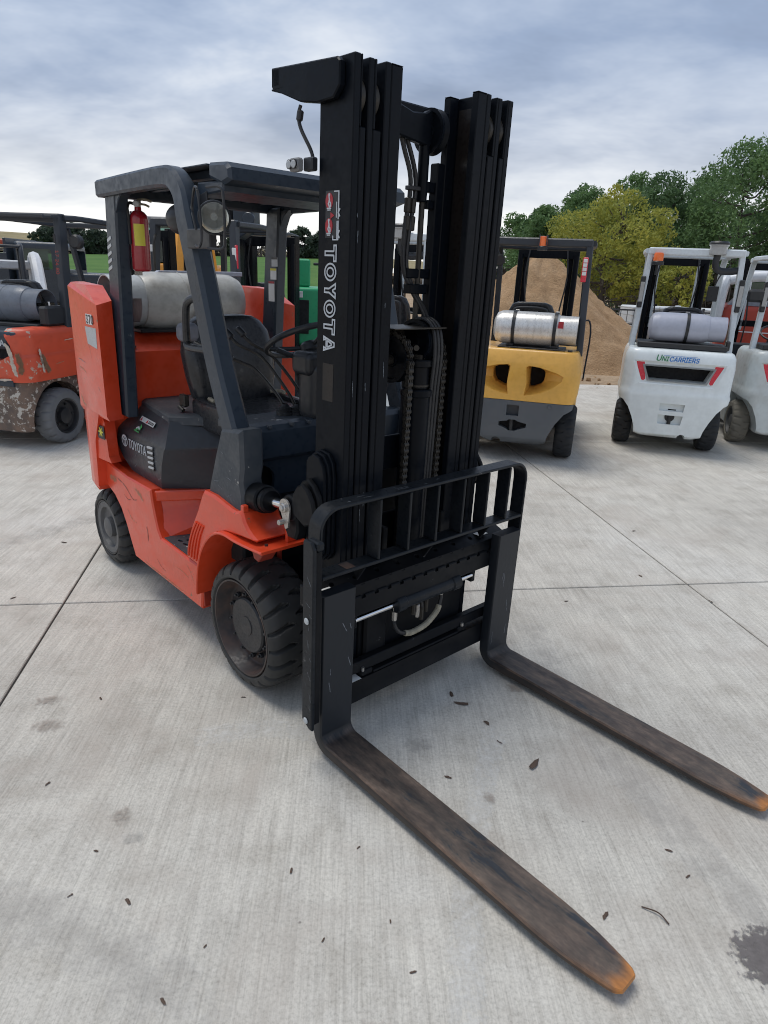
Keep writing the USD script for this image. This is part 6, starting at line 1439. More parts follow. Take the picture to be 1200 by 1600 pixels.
on_rear = lambda y, z: (-0.467 + 0.34 * max(0.0, -y - 0.39) ** 1.6 * 4, y, z)
for pts, w, mt in (([(-0.36, 1.0), (-0.40, 0.93), (-0.42, 0.80), (-0.44, 0.68)], 0.05, 'bare_scrape'), ([(-0.46, 0.92), (-0.48, 0.80), (-0.47, 0.70)], 0.06, 'rust_scrape'), ([(-0.10, 0.67), (-0.25, 0.66), (-0.40, 0.67)], 0.03, 'bare_scrape'), ([(-0.20, 0.80), (-0.26, 0.775)], 0.015, 'bare_scrape')):
    scrape(wcw, pts, w, mt, on_rear)
on_side = lambda x, z: (x, -0.5590, z)
for pts, w, mt in (([(-0.26, 0.90), (-0.22, 0.80), (-0.16, 0.70)], 0.09, 'rust_scrape'), ([(-0.28, 0.95), (-0.26, 0.85), (-0.24, 0.70)], 0.04, 'bare_scrape'), ([(-0.10, 0.78), (0.05, 0.80)], 0.015, 'scuff_brown'), ([(0.05, 0.99), (0.2, 1.0)], 0.010, 'bare_scrape')):
    scrape(wcw, pts, w, mt, on_side)
lb_ = to_m3(loft([d_ring(0.44, -0.40, 0.30, 0.10, 0.165), d_ring(0.46, -0.42, 0.30, 0.11, 0.20), d_ring(0.48, -0.435, 0.30, 0.12, 0.50), d_ring(0.478, -0.43, 0.30, 0.12, 0.62), d_ring(0.475, -0.425, 0.30, 0.12, 0.638)]))
ac = m3.Manifold.cylinder(0.6, 0.345, 0.345, 36).rotate([90, 0, 0])
lb_ = lb_ - ac.translate([0.0, -0.30, 0.26]) - ac.translate([0.0, 0.90, 0.26])
part(R_, 'lower_counterweight', from_m3(lb_), 'scraped_weight', label='scraped bare metal lower counterweight with peeling paint')
part(R_, 'counterweight_groove', box(-0.448, -0.42, -0.38, 0.38, 0.60, 0.655, 0.004), 'slate_paint')
part(R_, 'radiator_lid', cushion(-0.46, 0.05, -0.50, 0.50, 1.0, 1.10, 0.10, 0.04), 'slate_paint')
part(R_, 'lid_lip', cat(box(-0.45, -0.38, -0.385, 0.385, 0.935, 1.05, 0.02)), 'slate_paint')
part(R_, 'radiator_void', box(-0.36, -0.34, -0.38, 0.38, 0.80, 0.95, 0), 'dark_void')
tx = meshkit.text_mesh('TOYOTA', 0.055, 0.0015, bold=True)
part(R_, 'maker_letters', place(tx, (-0.4515, -0.03, 0.965), (0, -1, 0), (0.0, 0, 1)), 'decal_white', smooth=False)
st = meshkit.text_mesh('17 24 80', 0.036, 0.001)
part(R_, 'stencilled_number', place(st, (0.145 + 0.025, -0.485, 1.80), (-0.10, 0.0, -1.0), (0, -1, 0)), 'stencil_red', smooth=False)
part(R_, 'post_slot', box(0.20, 0.207, -0.475, -0.455, 1.86, 1.94, 0), 'label_black', smooth=False)
part(R_, 'rear_lamp', rod((0.35, -0.62, 1.88), (0.27, -0.62, 1.88), 0.065, 20, 0.015), 'black_plastic')
part(R_, 'tank_cradle', cat(box(-0.10, 0.30, -0.42, 0.42, 1.10, 1.135, 0.006), box(-0.06, 0.22, -0.50, -0.40, 1.12, 1.30, 0.02)), 'black_plastic')
gas_cylinder('gas_cylinder', 'slate grey gas cylinder with open collar on the worn orange forklift', loc_of(RO, RH, 0.10, 0.02, 1.30), heading(RH) + math.pi / 2, 0.80, 0.168, 'tank_slate', 'tank_slate', straps=(0.22,))

# ---- dark forklifts seen through the cab of the orange one
D1O, D1H = (-2.05, 7.35), 14
D1 = thing('dark_forklift', 'dark forklift whose posts with red white lamps show through the orange cab', 'forklift', (D1O[0], D1O[1], 0), heading(D1H))
forklift_common(D1, 'guard_black', 'tyre_dark', 'rim_black', 'grey_weight', hw=0.52, gh=2.16, thick=0.07)
part(D1, 'counterweight', loft([d_ring(0.45, -0.45, 0.3, 0.12, 0.2), d_ring(0.54, -0.5, 0.3, 0.14, 0.6), d_ring(0.53, -0.48, 0.3, 0.14, 1.05), d_ring(0.50, -0.44, 0.3, 0.12, 1.09)]), 'grey_weight')
for sd in (-1, 1):
    tl_ = part(D1, 'tail_light', xf(box(-0.11, -0.075, -0.50, -0.44, 1.70, 1.93, 0.008), (0, 0, 0), sd > 0), 'signal_red')
    part(tl_, 'clear_lens', xf(box(-0.118, -0.109, -0.492, -0.448, 1.76, 1.90, 0.003), (0, 0, 0), sd > 0), 'label_white')
part(D1, 'grab_rail', tube([(-0.16, 0.40, 1.12), (-0.17, 0.40, 1.80), (-0.15, 0.40, 1.95), (-0.08, 0.42, 2.0)], 0.014, 8), 'greasy_steel')
part(D1, 'rear_rail', rod((-0.14, 0.48, 1.62), (-0.14, -0.10, 1.62), 0.020, 10), 'greasy_steel')
D2O, D2H = (-2.05, 10.6), 186
D2 = thing('dark_forklift', 'dark grey forklift facing the camera, its mast showing behind the orange ear', 'forklift', (D2O[0], D2O[1], 0), heading(D2H))
forklift_common(D2, 'guard_black', 'tyre_dark', 'rim_black', 'grey_weight', hw=0.62, gh=2.2, thick=0.07, mast_h=2.42)
part(D2, 'counterweight', loft([d_ring(0.5, -0.5, 0.3, 0.12, 0.2), d_ring(0.6, -0.55, 0.3, 0.14, 0.6), d_ring(0.58, -0.52, 0.3, 0.14, 1.1)]), 'grey_weight')
part(D2, 'mast_top_housing', cat(prism([(0.30, 2.0), (0.55, 2.16), (0.55, 2.36), (0.46, 2.42), (0.30, 2.42)], 'x', 1.70, 1.98, 0.01), rod((1.98, 0.50, 2.26), (2.02, 0.50, 2.26), 0.075, 20, 0.01)), 'slate_paint')
part(D2, 'beacon', lathe([(0, 0), (0.045, 0), (0.045, 0.08), (0.03, 0.1), (0, 0.1)], 'z', 18, (1.0, -0.38, 2.20)), 'signal_orange')
# ---------------------------------------------------------------- sand pile
def pile():
    c = np.array((3.35, 16.2)); n, m_ = 120, 64
    r, t = np.meshgrid(np.arange(m_ + 1) / m_, 2 * np.pi * np.arange(n) / n, indexing='ij')
    R = 3.05 * (1 + 0.10 * np.sin(t * 2 + 0.6) + 0.05 * np.sin(t * 5))
    x, y = c[0] + R * r * np.cos(t) * 1.05, c[1] + R * r * np.sin(t)
    z = 2.38 * (1 - r)
    P = np.stack([x, y, z], -1)
    nz, fz = meshkit.fbm(P * 1.1, 5, 11) - 0.5, meshkit.fbm(P * 5.0, 3, 4) - 0.5
    gully = meshkit.noise(np.stack([np.cos(t) * 4.5, np.sin(t) * 4.5, r * 1.6], -1), 5) - 0.5
    z = z + (0.40 * nz + 0.40 * gully + 0.20 * fz) * np.minimum(r * 4, 1) * (1 - 0.6 * r) - 0.10 * r
    a, b = np.meshgrid(np.arange(m_), np.arange(n), indexing='ij'); b2 = (b + 1) % n
    f = np.vstack([np.stack([a * n + b, (a + 1) * n + b, (a + 1) * n + b2], -1).reshape(-1, 3), np.stack([a * n + b, (a + 1) * n + b2, a * n + b2], -1).reshape(-1, 3)])
    return tm(np.stack([x, y, z], -1).reshape(-1, 3), f)
solo('sand_pile', pile(), 'sand', 'tall cone of tan sand behind the yellow forklift', 'sand pile', smooth=True)
rng = np.random.default_rng(5)
cl = []
for k in range(420):
    a, r = rng.uniform(0, 2 * np.pi), 3.0 + abs(rng.normal(0, 0.9))
    s = rng.uniform(0.015, 0.05)
    m = trimesh.creation.icosphere(0, s); m.vertices *= rng.uniform(0.6, 1.2, 3); m.apply_translation((3.35 + r * math.cos(a), 16.2 + r * math.sin(a), -0.03)); cl.append(m)
tag(stage.GetPrimAtPath(solo('sand_clods', cat(*cl), 'sand', 'loose clods of sand strewn round the foot of the sand pile', 'clods', kind='stuff')))

# ---------------------------------------------------------------- trees
def leaf_cloud(rng, blobs, n, size):
    """Small bent leaf sprays spread over and through a set of blobs (centre, radii)."""
    w = np.array([b[1][0] * b[1][1] + b[1][0] * b[1][2] for b in blobs]); w = w / w.sum()
    which = rng.choice(len(blobs), n, p=w)
    c = np.array([b[0] for b in blobs])[which]; r = np.array([b[1] for b in blobs])[which]
    d = rng.normal(size=(n, 3)); d /= np.linalg.norm(d, axis=1, keepdims=True)
    rad = rng.uniform(0.45, 1.0, n) ** 0.5
    p = c + d * r * (rad * rng.normal(1, 0.10, n))[:, None]
    u = rng.normal(size=(n, 3)); u[:, 2] -= 0.25; u /= np.linalg.norm(u, axis=1, keepdims=True)
    q = np.cross(u, rng.normal(size=(n, 3))); q /= np.linalg.norm(q, axis=1, keepdims=True)
    s = size * rng.uniform(0.6, 1.35, n)[:, None]
    up3 = np.cross(u, q)
    a, b, c2, d2 = p - u * s, p + q * s * 0.42 + up3 * s * 0.16, p + u * s, p - q * s * 0.42 + up3 * s * 0.16
    v = np.stack([a, b, c2, d2], 1).reshape(-1, 3)
    k = np.arange(n) * 4
    f = np.vstack([np.stack([k, k + 1, k + 2], 1), np.stack([k, k + 2, k + 3], 1)])
    return tm(v, f)

def tree(name, label, x, y, h, cr, mat, seed, n=9000, leaf=0.16, base=0.30, z0=-0.1, group=None, squash=0.85, twigs=14, trunk=0.16, cat_='tree'):
    rng = np.random.default_rng(seed)
    t = thing(name, label, cat_, (x, y, z0), 0, group)
    top = np.array((rng.normal(0, 0.2), rng.normal(0, 0.2), h * 0.72))
    tp_ = smooth_path([(0, 0, 0), (rng.normal(0, 0.12), rng.normal(0, 0.12), h * 0.25), (rng.normal(0, 0.2), rng.normal(0, 0.2), h * 0.5), top], 4)
    part(t, 'trunk', sweep(tp_, circle(trunk, 8), (1, 0, 0), scale=np.linspace(1.15, 0.25, len(tp_))), 'bark')
    blobs, ends = [], []
    nb = 19
    for k in range(nb):
        a = k * 2.399 + rng.uniform(-0.4, 0.4)
        q = (k + 0.5) / nb
        z = h * (base + (1 - base) * q * 0.93)
        prof = math.sqrt(max(1 - (2 * q - 0.86) ** 2 * 0.75, 0.05))
        rr = cr * prof * rng.uniform(0.42, 0.78) * (0.15 if k >= nb - 2 else 1)
        s = cr * rng.uniform(0.22, 0.40) * (0.8 + 0.3 * (1 - q))
        blobs.append(((rr * math.cos(a), rr * math.sin(a), z), (s, s, s * squash * 0.8)))
        for _ in range(3):                                    # ragged smaller tufts outside each clump
            d = rng.normal(size=3); d /= np.linalg.norm(d)
            s2 = s * rng.uniform(0.28, 0.48)
            blobs.append(((rr * math.cos(a) + d[0] * s * 0.95, rr * math.sin(a) + d[1] * s * 0.95, z + d[2] * s * 0.75), (s2, s2, s2 * 0.75)))
    zs = h / max(b_[0][2] + 0.9 * b_[1][2] for b_ in blobs); rs = 1.06 * cr / max(math.hypot(b_[0][0], b_[0][1]) + 0.9 * b_[1][0] for b_ in blobs)
    blobs = [((b_[0][0] * rs, b_[0][1] * rs, b_[0][2] * zs), (b_[1][0] * rs, b_[1][1] * rs, b_[1][2] * zs)) for b_ in blobs]
    for k in range(0, len(blobs), 4):
        c = np.array(blobs[k][0]); st = tp_[min(int(len(tp_) * np.clip((c[2] - h * 0.12) / (h * 0.72), 0.2, 0.95)), len(tp_) - 1)]
        pth = smooth_path([st, (st + c) / 2 + rng.normal(0, 0.15, 3) - (0, 0, 0.1), c], 3)
        part(t, 'limb', sweep(pth, circle(trunk * 0.38, 5), (0.3, 0.2, 1), scale=np.linspace(1, 0.25, len(pth))), 'bark')
    tw = []
    for k in range(twigs):
        a = rng.uniform(0, 2 * np.pi); zz = h * rng.uniform(0.08, base + 0.12); L = cr * rng.uniform(0.4, 0.95)
        st = np.array((0, 0, zz)); e = st + np.array((math.cos(a), math.sin(a), rng.uniform(-0.25, 0.45))) * L
        pth = smooth_path([st, (st + e) / 2 + rng.normal(0, 0.12, 3), e], 3)
        tw.append(sweep(pth, circle(0.035, 4), (0.3, 0.2, 1), scale=np.linspace(1, 0.2, len(pth))))
        for _ in range(4):
            q = pth[rng.integers(2, len(pth))]; e2_ = q + rng.normal(0, 0.35, 3) * (1, 1, 0.8)
            tw.append(sweep(np.array([q, (q + e2_) / 2 + rng.normal(0, 0.05, 3), e2_]), circle(0.016, 3), (0.3, 0.2, 1), scale=[1, 0.7, 0.3]))
    if tw:
        p = part(t, 'bare_branches', cat(*tw), 'twig_grey', smooth=False); stage.GetPrimAtPath(p).SetCustomDataByKey('kind', 'stuff')
    part(t, 'crown', leaf_cloud(rng, blobs, n, leaf), mat, smooth=False)
    return t

trees = [
    ('broad_tree', 'tall broad green tree at the right picture edge, highest crown of all', 15.4, 33.0, 8.0, 4.4, 'leaf_green', 1, 30000, 0.085, 0.22),
    ('broad_tree', 'dark green tree between the yellow green tree and the tallest tree', 12.2, 34.0, 6.7, 2.9, 'leaf_dark', 2, 17000, 0.085, 0.26),
    ('yellow_tree', 'yellow green tree between the yellow and the white forklift', 9.1, 31.0, 5.75, 3.0, 'leaf_yellow', 3, 16000, 0.080, 0.30),
    ('yellow_tree', 'small lime green tree seen through the white forklift guard', 11.4, 28.0, 3.0, 1.25, 'leaf_yellow', 4, 5000, 0.07, 0.36),
    ('broad_tree', 'green tree with ragged top behind the yellow green tree', 11.7, 45.0, 7.4, 3.7, 'leaf_green', 5, 16000, 0.11, 0.20),
    ('broad_tree', 'lower green tree above the sand pile, left of the ragged one', 9.4, 46.0, 6.2, 2.9, 'leaf_green', 6, 13000, 0.11, 0.18),
    ('broad_tree', 'round green tree half behind the mast, far end of the right row', 8.4, 52.0, 6.2, 2.7, 'leaf_green', 7, 10000, 0.125, 0.18),
    ('broad_tree', 'dark tree beyond the picture edge behind the dusty white forklift', 19.4, 36.0, 6.6, 3.6, 'leaf_dark', 8, 13000, 0.095, 0.20),
    ('broad_tree', 'dim green tree in the second row behind the tallest tree', 18.6, 44.0, 8.6, 4.6, 'leaf_dark', 9, 15000, 0.12, 0.15),
    ('broad_tree', 'mid green tree in the back row between the ragged one and the tallest', 15.0, 47.0, 8.5, 3.9, 'leaf_green', 11, 12000, 0.125, 0.12),
    ('broad_tree', 'low green tree in the back row above the sand pile shoulder', 13.4, 54.0, 8.5, 4.2, 'leaf_dark', 12, 9000, 0.14, 0.10),
    ('broad_tree', 'low green tree in the back row right of the mast', 12.2, 60.0, 7.6, 4.0, 'leaf_green', 13, 8000, 0.15, 0.10),
    ('broad_tree', 'slim green tree in the back row between the round and the lower green tree', 10.6, 55.0, 6.9, 2.9, 'leaf_dark', 14, 8000, 0.14, 0.10),
    ('broad_tree', 'green tree in the back row just left of the yellow green crown', 12.2, 50.0, 7.4, 3.0, 'leaf_green', 15, 9000, 0.13, 0.10),
    ('broad_tree', 'dark leafy tree low behind the clean white forklift', 14.6, 40.0, 5.2, 2.9, 'leaf_dark', 10, 11000, 0.11, 0.12),
]
for (nm, lab, x, y, h, cr, mat, sd, n, lf, bs) in trees:
    tree(nm, lab, x, y, h, cr, mat, sd, n, lf, bs)
# undergrowth below the crowns: too tangled to count
rng = np.random.default_rng(77)
blobs = []
for k in range(120):
    x = rng.uniform(5, 32); y = 36 + 0.25 * (x - 12) + rng.normal(0, 1.8) + (8 if x < 12 else 0)
    s = rng.uniform(0.6, 1.3)
    blobs.append(((x, y, rng.uniform(0.2, 1.6)), (s, s, s * 0.9)))
solo('undergrowth', leaf_cloud(rng, blobs, 14000, 0.20), 'brush_brown', 'dim brown undergrowth below the row of trees on the right', 'undergrowth', kind='stuff', smooth=False)
st = []
for k in range(150):
    x = rng.uniform(8, 30); y = 33.5 + 0.2 * (x - 12) + rng.normal(0, 1.6); hh = rng.uniform(1.5, 3.6)
    p0 = np.array((x, y, -0.1)); p1 = p0 + (rng.normal(0, 0.5), rng.normal(0, 0.4), hh)
    st.append(sweep(np.array([p0, (p0 + p1) / 2 + rng.normal(0, 0.12, 3), p1]), circle(0.028, 4), (1, 0, 0), scale=[1, 0.7, 0.25]))
    for _ in range(3):
        q = p0 + (p1 - p0) * rng.uniform(0.3, 0.9); e = q + (rng.normal(0, 0.5), rng.normal(0, 0.4), rng.uniform(0.1, 0.7))
        st.append(sweep(np.array([q, e]), circle(0.014, 3), (0.3, 0.2, 1), scale=[1, 0.3]))
solo('saplings', cat(*st), 'twig_grey', 'tangle of bare grey saplings below the row of trees on the right', 'saplings', kind='stuff', smooth=False)
rng = np.random.default_rng(31)
blobs = []
for k in range(160):
    x = rng.uniform(-95, -5); y = 124 + rng.normal(0, 1.2); s = rng.uniform(1.0, 2.0)
    blobs.append(((x, y, 4.0 + 0.026 * x + rng.uniform(0.0, 1.4) - (1.2 if x < -58 else 0)), (s * 1.4, s, s * (0.45 if x < -58 else 0.9))))
solo('field_hedge', leaf_cloud(rng, blobs, 9000, 0.40), 'brush_brown', 'low brown hedge of brush along the far edge of the green field', 'hedge', kind='stuff', smooth=False)
for k, (x, y, h, cr) in enumerate(((-57.5, 118, 4.6, 3.0), (-53.5, 119, 5.2, 3.2), (-49.8, 119, 4.4, 2.8), (-64.5, 126, 2.2, 1.7), (-15.5, 118, 5.2, 2.6), (-12.5, 119, 4.5, 2.5), (-35.0, 121, 4.6, 3.2), (-27.0, 121, 4.4, 3.0))):
    lab = ['leftmost dark green tree of the clump beyond the field, between the two overhead guards', 'tallest tree of the clump beyond the field, between the two overhead guards', 'right tree of the clump beyond the field, beside the orange forklift rear pillar', 'small bush alone on the stubble hill line at the left', 'far tree seen just left of the mast above the green machine', 'thin far tree touching the left side of the mast', 'far tree behind the gas cylinder of the orange forklift', 'far tree behind the left pillar of the orange forklift'][k]
    tree('field_tree', lab, x, y, h, cr, 'leaf_far', 50 + k, 2600, 0.34, 0.12, z0=3.4 + 0.026 * x, twigs=0, trunk=0.14)

# ---------------------------------------------------------------- fence and totes behind the sand pile
fx = np.array((6.2, 20.5)); fd = np.array((math.cos(0.16), math.sin(0.16)))
FN = thing('yard_fence', 'low black metal rail fence between the sand pile and the trees', 'fence', (fx[0], fx[1], -0.1), 0.16)
for k in range(11):
    part(FN, 'post', box(1.05 * k - 0.03, 1.05 * k + 0.03, -0.03, 0.03, 0, 1.22, 0.005), 'guard_black')
for z in (0.25, 0.68, 1.08):
    part(FN, 'rail', box(-0.02, 10.55, -0.016, 0.016, z, z + 0.045, 0.003), 'guard_black')
for k in range(50):
    part(FN, 'picket', box(0.21 * k + 0.10 - 0.007, 0.21 * k + 0.10 + 0.007, -0.008, 0.008, 0.26, 1.10, 0), 'guard_black', smooth=False)
def tote(x, y, rz, lab, h=1.02, low=False):
    t = thing('white_tote', lab, 'tank', (x, y, -0.1), rz, None)
    part(t, 'bottle', cushion(-0.56, 0.56, -0.48, 0.48, 0.16, 0.16 + h, 0.10, 0.06), 'tote_white', smooth=50)
    part(t, 'pallet', cat(box(-0.6, 0.6, -0.5, 0.5, 0.11, 0.15, 0.005), *[box(a - 0.06, a + 0.06, -0.5, 0.5, 0, 0.11, 0.005) for a in (-0.54, 0, 0.54)]), 'machine_grey')
    part(t, 'cap', lathe([(0, 0), (0.09, 0), (0.09, 0.04), (0, 0.05)], 'z', 16, (0, 0, 0.16 + h)), 'machine_white')
    for z in np.linspace(0.24, 0.10 + h, 5):
        part(t, 'cage_hoop', sweep(np.array([(-0.60, -0.50, z), (0.60, -0.50, z), (0.60, 0.50, z), (-0.60, 0.50, z)]), circle(0.012, 5), (0, 0, 1), closed=True), 'bare_steel')
    for xx in np.linspace(-0.5, 0.5, 6):
        part(t, 'cage_bar', rod((xx, -0.515, 0.16), (xx, -0.515, 0.16 + h), 0.011, 5), 'bare_steel', smooth=False)
for k, (x, y, lab) in enumerate(((8.05, 22.6, 'caged white tote nearest the sand pile behind the fence'), (9.3, 22.9, 'caged white tote second from the sand pile behind the fence'), (10.6, 22.9, 'caged white tote behind the left post of the clean white forklift'), (11.85, 23.1, 'caged white tote seen through the clean white forklift guard'), (13.1, 23.3, 'caged white tote behind the gas cylinder of the clean white forklift'))):
    tote(x, y, 0.16 + 0.05 * (k % 2), lab)
gb = thing('grey_bin', 'low dark grey metal bin standing before the white totes', 'bin', (8.6, 21.3, -0.1), 0.16)
part(gb, 'bin_body', prism([(-0.72, 0.06), (0.72, 0.06), (0.80, 0.55), (-0.80, 0.55)], 'y', -0.4, 0.4, 0.01), 'machine_grey')
part(gb, 'rim', sweep(np.array([(-0.8, -0.42, 0.55), (0.8, -0.42, 0.55), (0.8, 0.42, 0.55), (-0.8, 0.42, 0.55)]), rect(0.05, 0.05, 0.008), (0, 0, 1), closed=True), 'grille_grey')
part(gb, 'runner', box(-0.6, 0.6, -0.35, -0.25, 0, 0.06, 0.004), 'machine_grey')
part(gb, 'runner', box(-0.6, 0.6, 0.25, 0.35, 0, 0.06, 0.004), 'machine_grey')
# orange trailer part that shows over the shoulder of the pile
ot = thing('orange_trailer', 'orange topped trailer with grey box peeking over the sand pile shoulder', 'trailer', (5.75, 21.6, -0.1), 0.1)
part(ot, 'deck', box(-1.2, 0.55, -0.5, 0.5, 0.92, 1.12, 0.02), 'machine_yellow')
part(ot, 'deck_edge', box(-1.22, 0.60, -0.53, 0.53, 1.12, 1.17, 0.01), 'machine_yellow')
part(ot, 'grey_box', prism([(-0.75, 1.17), (0.05, 1.17), (0.0, 1.55), (-0.10, 1.62), (-0.75, 1.62)], 'y', -0.4, 0.4, 0.02), 'machine_grey')
for x in (-0.8, 0.1):
    part(ot, 'wheel', xf(tyre(0.33, 0.2, 0.18, 14, 0.01, per=6, across=10), (x, -0.55, 0.33)), 'tyre_dark')
    part(ot, 'wheel', xf(tyre(0.33, 0.2, 0.18, 14, 0.01, per=6, across=10), (x, 0.35, 0.33)), 'tyre_dark')
part(ot, 'axle_frame', cat(box(-1.0, 0.4, -0.3, 0.3, 0.3, 0.9, 0.02)), 'guard_black')

# ---------------------------------------------------------------- red loader with white roll tube at the right
LH = 24
L_ = thing('red_loader', 'red loader with white lettering between the two white forklifts', 'loader', (6.05, 11.2, 0), heading(LH))
bd = loft([np.column_stack([rrect(-0.95, 0.75, -0.72, 0.72, 0.08), np.full(24, 0.42)]), np.column_stack([rrect(-1.0, 0.8, -0.75, 0.75, 0.09), np.full(24, 0.60)]), np.column_stack([rrect(-1.0, 0.8, -0.75, 0.75, 0.09), np.full(24, 1.42)]), np.column_stack([rrect(-0.94, 0.78, -0.70, 0.70, 0.08), np.full(24, 1.50)])])
part(L_, 'body', bd, 'machine_red')
part(L_, 'belt_line', box(-1.004, -0.99, -0.70, 0.70, 1.12, 1.135, 0), 'machine_white', smooth=False)
bt = meshkit.text_mesh('Bobcat', 0.19, 0.002, bold=True); bt.vertices[:, 0] += 0.12 * bt.vertices[:, 1]
part(L_, 'maker_letters', place(bt, (-1.003, 0.62, 0.80), (0, -1, 0), (0, 0, 1)), 'decal_white', smooth=False)
part(L_, 'panel_label', box(-1.006, -0.999, -0.42, -0.34, 1.16, 1.34, 0.001), 'label_white', smooth=False)
part(L_, 'panel_vent', cat(box(-1.005, -0.998, -0.62, -0.30, 0.55, 0.72, 0.001)), 'dark_void', smooth=False)
part(L_, 'engine_cover', loft([np.column_stack([rrect(-0.95, 0.2, -0.66, 0.66, 0.10), np.full(24, 1.50)]), np.column_stack([rrect(-0.88, 0.2, -0.58, 0.58, 0.14), np.full(24, 1.60)]), np.column_stack([rrect(-0.70, 0.2, -0.45, 0.45, 0.14), np.full(24, 1.66)])]), 'seat_scuffed')
cab = to_m3(loft([np.column_stack([rrect(-0.30, 0.95, -0.55, 0.55, 0.12), np.full(24, 1.48)]), np.column_stack([rrect(-0.25, 0.92, -0.53, 0.53, 0.14), np.full(24, 2.00)]), np.column_stack([rrect(-0.18, 0.88, -0.48, 0.48, 0.18), np.full(24, 2.08)])]))
cab = cab - to_m3(box(-0.6, 1.2, -0.38, 0.38, 1.58, 1.92, 0.05)) - to_m3(box(-0.1, 0.75, -0.9, 0.9, 1.60, 1.92, 0.05)) - to_m3(box(-0.2, 0.85, -0.48, 0.48, 1.3, 2.0, 0.03))
part(L_, 'cab', from_m3(cab), 'machine_white')
part(L_, 'rear_window', box(-0.265, -0.255, -0.385, 0.385, 1.575, 1.925, 0), 'cab_glass', smooth=False)
for sd in (-1, 1):
    part(L_, 'lift_arm', xf(tube([(-0.95, -0.80, 1.30), (-1.0, -0.80, 1.72), (-0.85, -0.78, 1.86), (-0.2, -0.76, 1.84), (0.9, -0.76, 1.45), (1.5, -0.76, 0.7)], 0.085, 10), (0, 0, 0), sd > 0), 'machine_white')
    for x in (-0.5, 0.55):
        wq = part(L_, 'wheel', xf(tyre(0.40, 0.26, 0.22, 14, 0.02, half=0.012, per=6, across=12), (x, -1.0, 0.40), False) if sd < 0 else xf(tyre(0.40, 0.26, 0.22, 14, 0.02, half=0.012, per=6, across=12), (x, 1.0, 0.40), True), 'tyre_dark')
        part(wq, 'rim', xf(lathe([(0.22, 0.05), (0.18, 0.08), (0, 0.08)], 'y', 24), (x, 1.0 * sd, 0.40), sd > 0), 'machine_white')
part(L_, 'roll_tube', tube([(-0.90, 0.70, 1.86), (-0.95, 0.3, 1.92), (-0.95, -0.3, 1.92), (-0.90, -0.70, 1.86)], 0.075, 12), 'machine_white')
part(L_, 'bucket', prism([(1.5, 0.05), (2.1, 0.05), (2.05, 0.12), (1.65, 0.16), (1.6, 0.62), (1.5, 0.62)], 'y', -0.9, 0.9, 0.01), 'machine_grey')

# ---------------------------------------------------------------- machines seen behind the left half
X_ = thing('yellow_excavator', 'yellow excavator with teal cab window seen through the orange forklift cab', 'excavator', (-4.15, 12.6, 0), math.radians(90))
for sd in (-1, 1):
    part(X_, 'track', loft([np.column_stack([np.full(20, y), 1.1 * np.cos(np.linspace(0, 2 * np.pi, 21)[:-1]) * (1.0), 0.36 + 0.36 * np.sin(np.linspace(0, 2 * np.pi, 21)[:-1])])[:, [1, 0, 2]] for y in (0.45 * sd, 0.95 * sd)]), 'rim_black')
part(X_, 'body', cushion(-1.1, 1.0, -0.95, 0.46, 0.75, 1.72, 0.15, 0.06), 'machine_yellow')
part(X_, 'cab_post', cat(box(-0.98, -0.86, -0.92, -0.74, 1.72, 2.32, 0.02)), 'machine_yellow')
part(X_, 'cab_post', cat(box(-0.98, -0.88, 0.34, 0.44, 1.72, 2.32, 0.02)), 'machine_grey')
part(X_, 'cab_post', cat(box(0.30, 0.40, -0.85, -0.75, 1.72, 2.32, 0.02)), 'machine_grey')
part(X_, 'cab_post', cat(box(0.30, 0.40, 0.34, 0.44, 1.72, 2.32, 0.02)), 'machine_grey')
part(X_, 'cab_roof', cushion(-1.02, 0.45, -0.94, 0.48, 2.31, 2.42, 0.1, 0.03), 'machine_grey')
part(X_, 'cab_window', box(-0.955, -0.945, -0.74, 0.34, 1.74, 2.31, 0), 'cab_glass', smooth=False)
part(X_, 'side_window', box(-0.88, 0.30, 0.385, 0.395, 1.74, 2.31, 0), 'cab_glass', smooth=False)
part(X_, 'cab_seat', cushion(-0.5, 0.0, -0.45, 0.05, 1.72, 2.1, 0.08, 0.05), 'seat_vinyl')
part(X_, 'boom', tube([(-0.6, -1.02, 1.5), (-1.2, -1.02, 2.5), (-2.0, -1.02, 2.4), (-2.6, -1.02, 1.2)], 0.13, 8), 'machine_yellow')
part(X_, 'head_lamp', cat(box(-1.13, -1.08, 0.02, 0.30, 1.40, 1.62, 0.03)), 'machine_grey')
part(X_, 'lamp_lens', rod((-1.125, 0.18, 1.51), (-1.14, 0.18, 1.51), 0.055, 16, 0.004), 'label_silver')
G_ = thing('green_machine', 'bright green machine with black grille just left of the mast', 'machine', (-1.22, 9.7, 0), math.radians(-80))
part(G_, 'hood', cushion(-0.5, 0.35, -0.22, 0.30, 0.75, 1.50, 0.05, 0.05), 'machine_green')
part(G_, 'upper_frame', cat(box(-0.05, 0.12, -0.18, 0.05, 1.50, 1.86, 0.02)), 'machine_green')
part(G_, 'grille', box(0.352, 0.362, -0.17, 0.02, 0.90, 1.34, 0.003), 'dark_void')
part(G_, 'maker_plate', box(0.352, 0.360, -0.19, -0.06, 1.37, 1.45, 0.002), 'label_white')
part(G_, 'side_frame', cat(box(-0.2, 0.30, 0.305, 0.46, 0.70, 1.05, 0.02)), 'machine_green')
part(G_, 'work_light', cat(rod((0.20, 0.36, 1.30), (0.27, 0.36, 1.30), 0.05, 14, 0.006)), 'label_silver')
part(G_, 'hose', tube([(0.1, 0.10, 1.80), (0.2, 0.22, 1.78), (0.22, 0.26, 1.60), (0.2, 0.34, 1.38), (0.2, 0.42, 1.1)], 0.018, 8), 'rubber_hose')
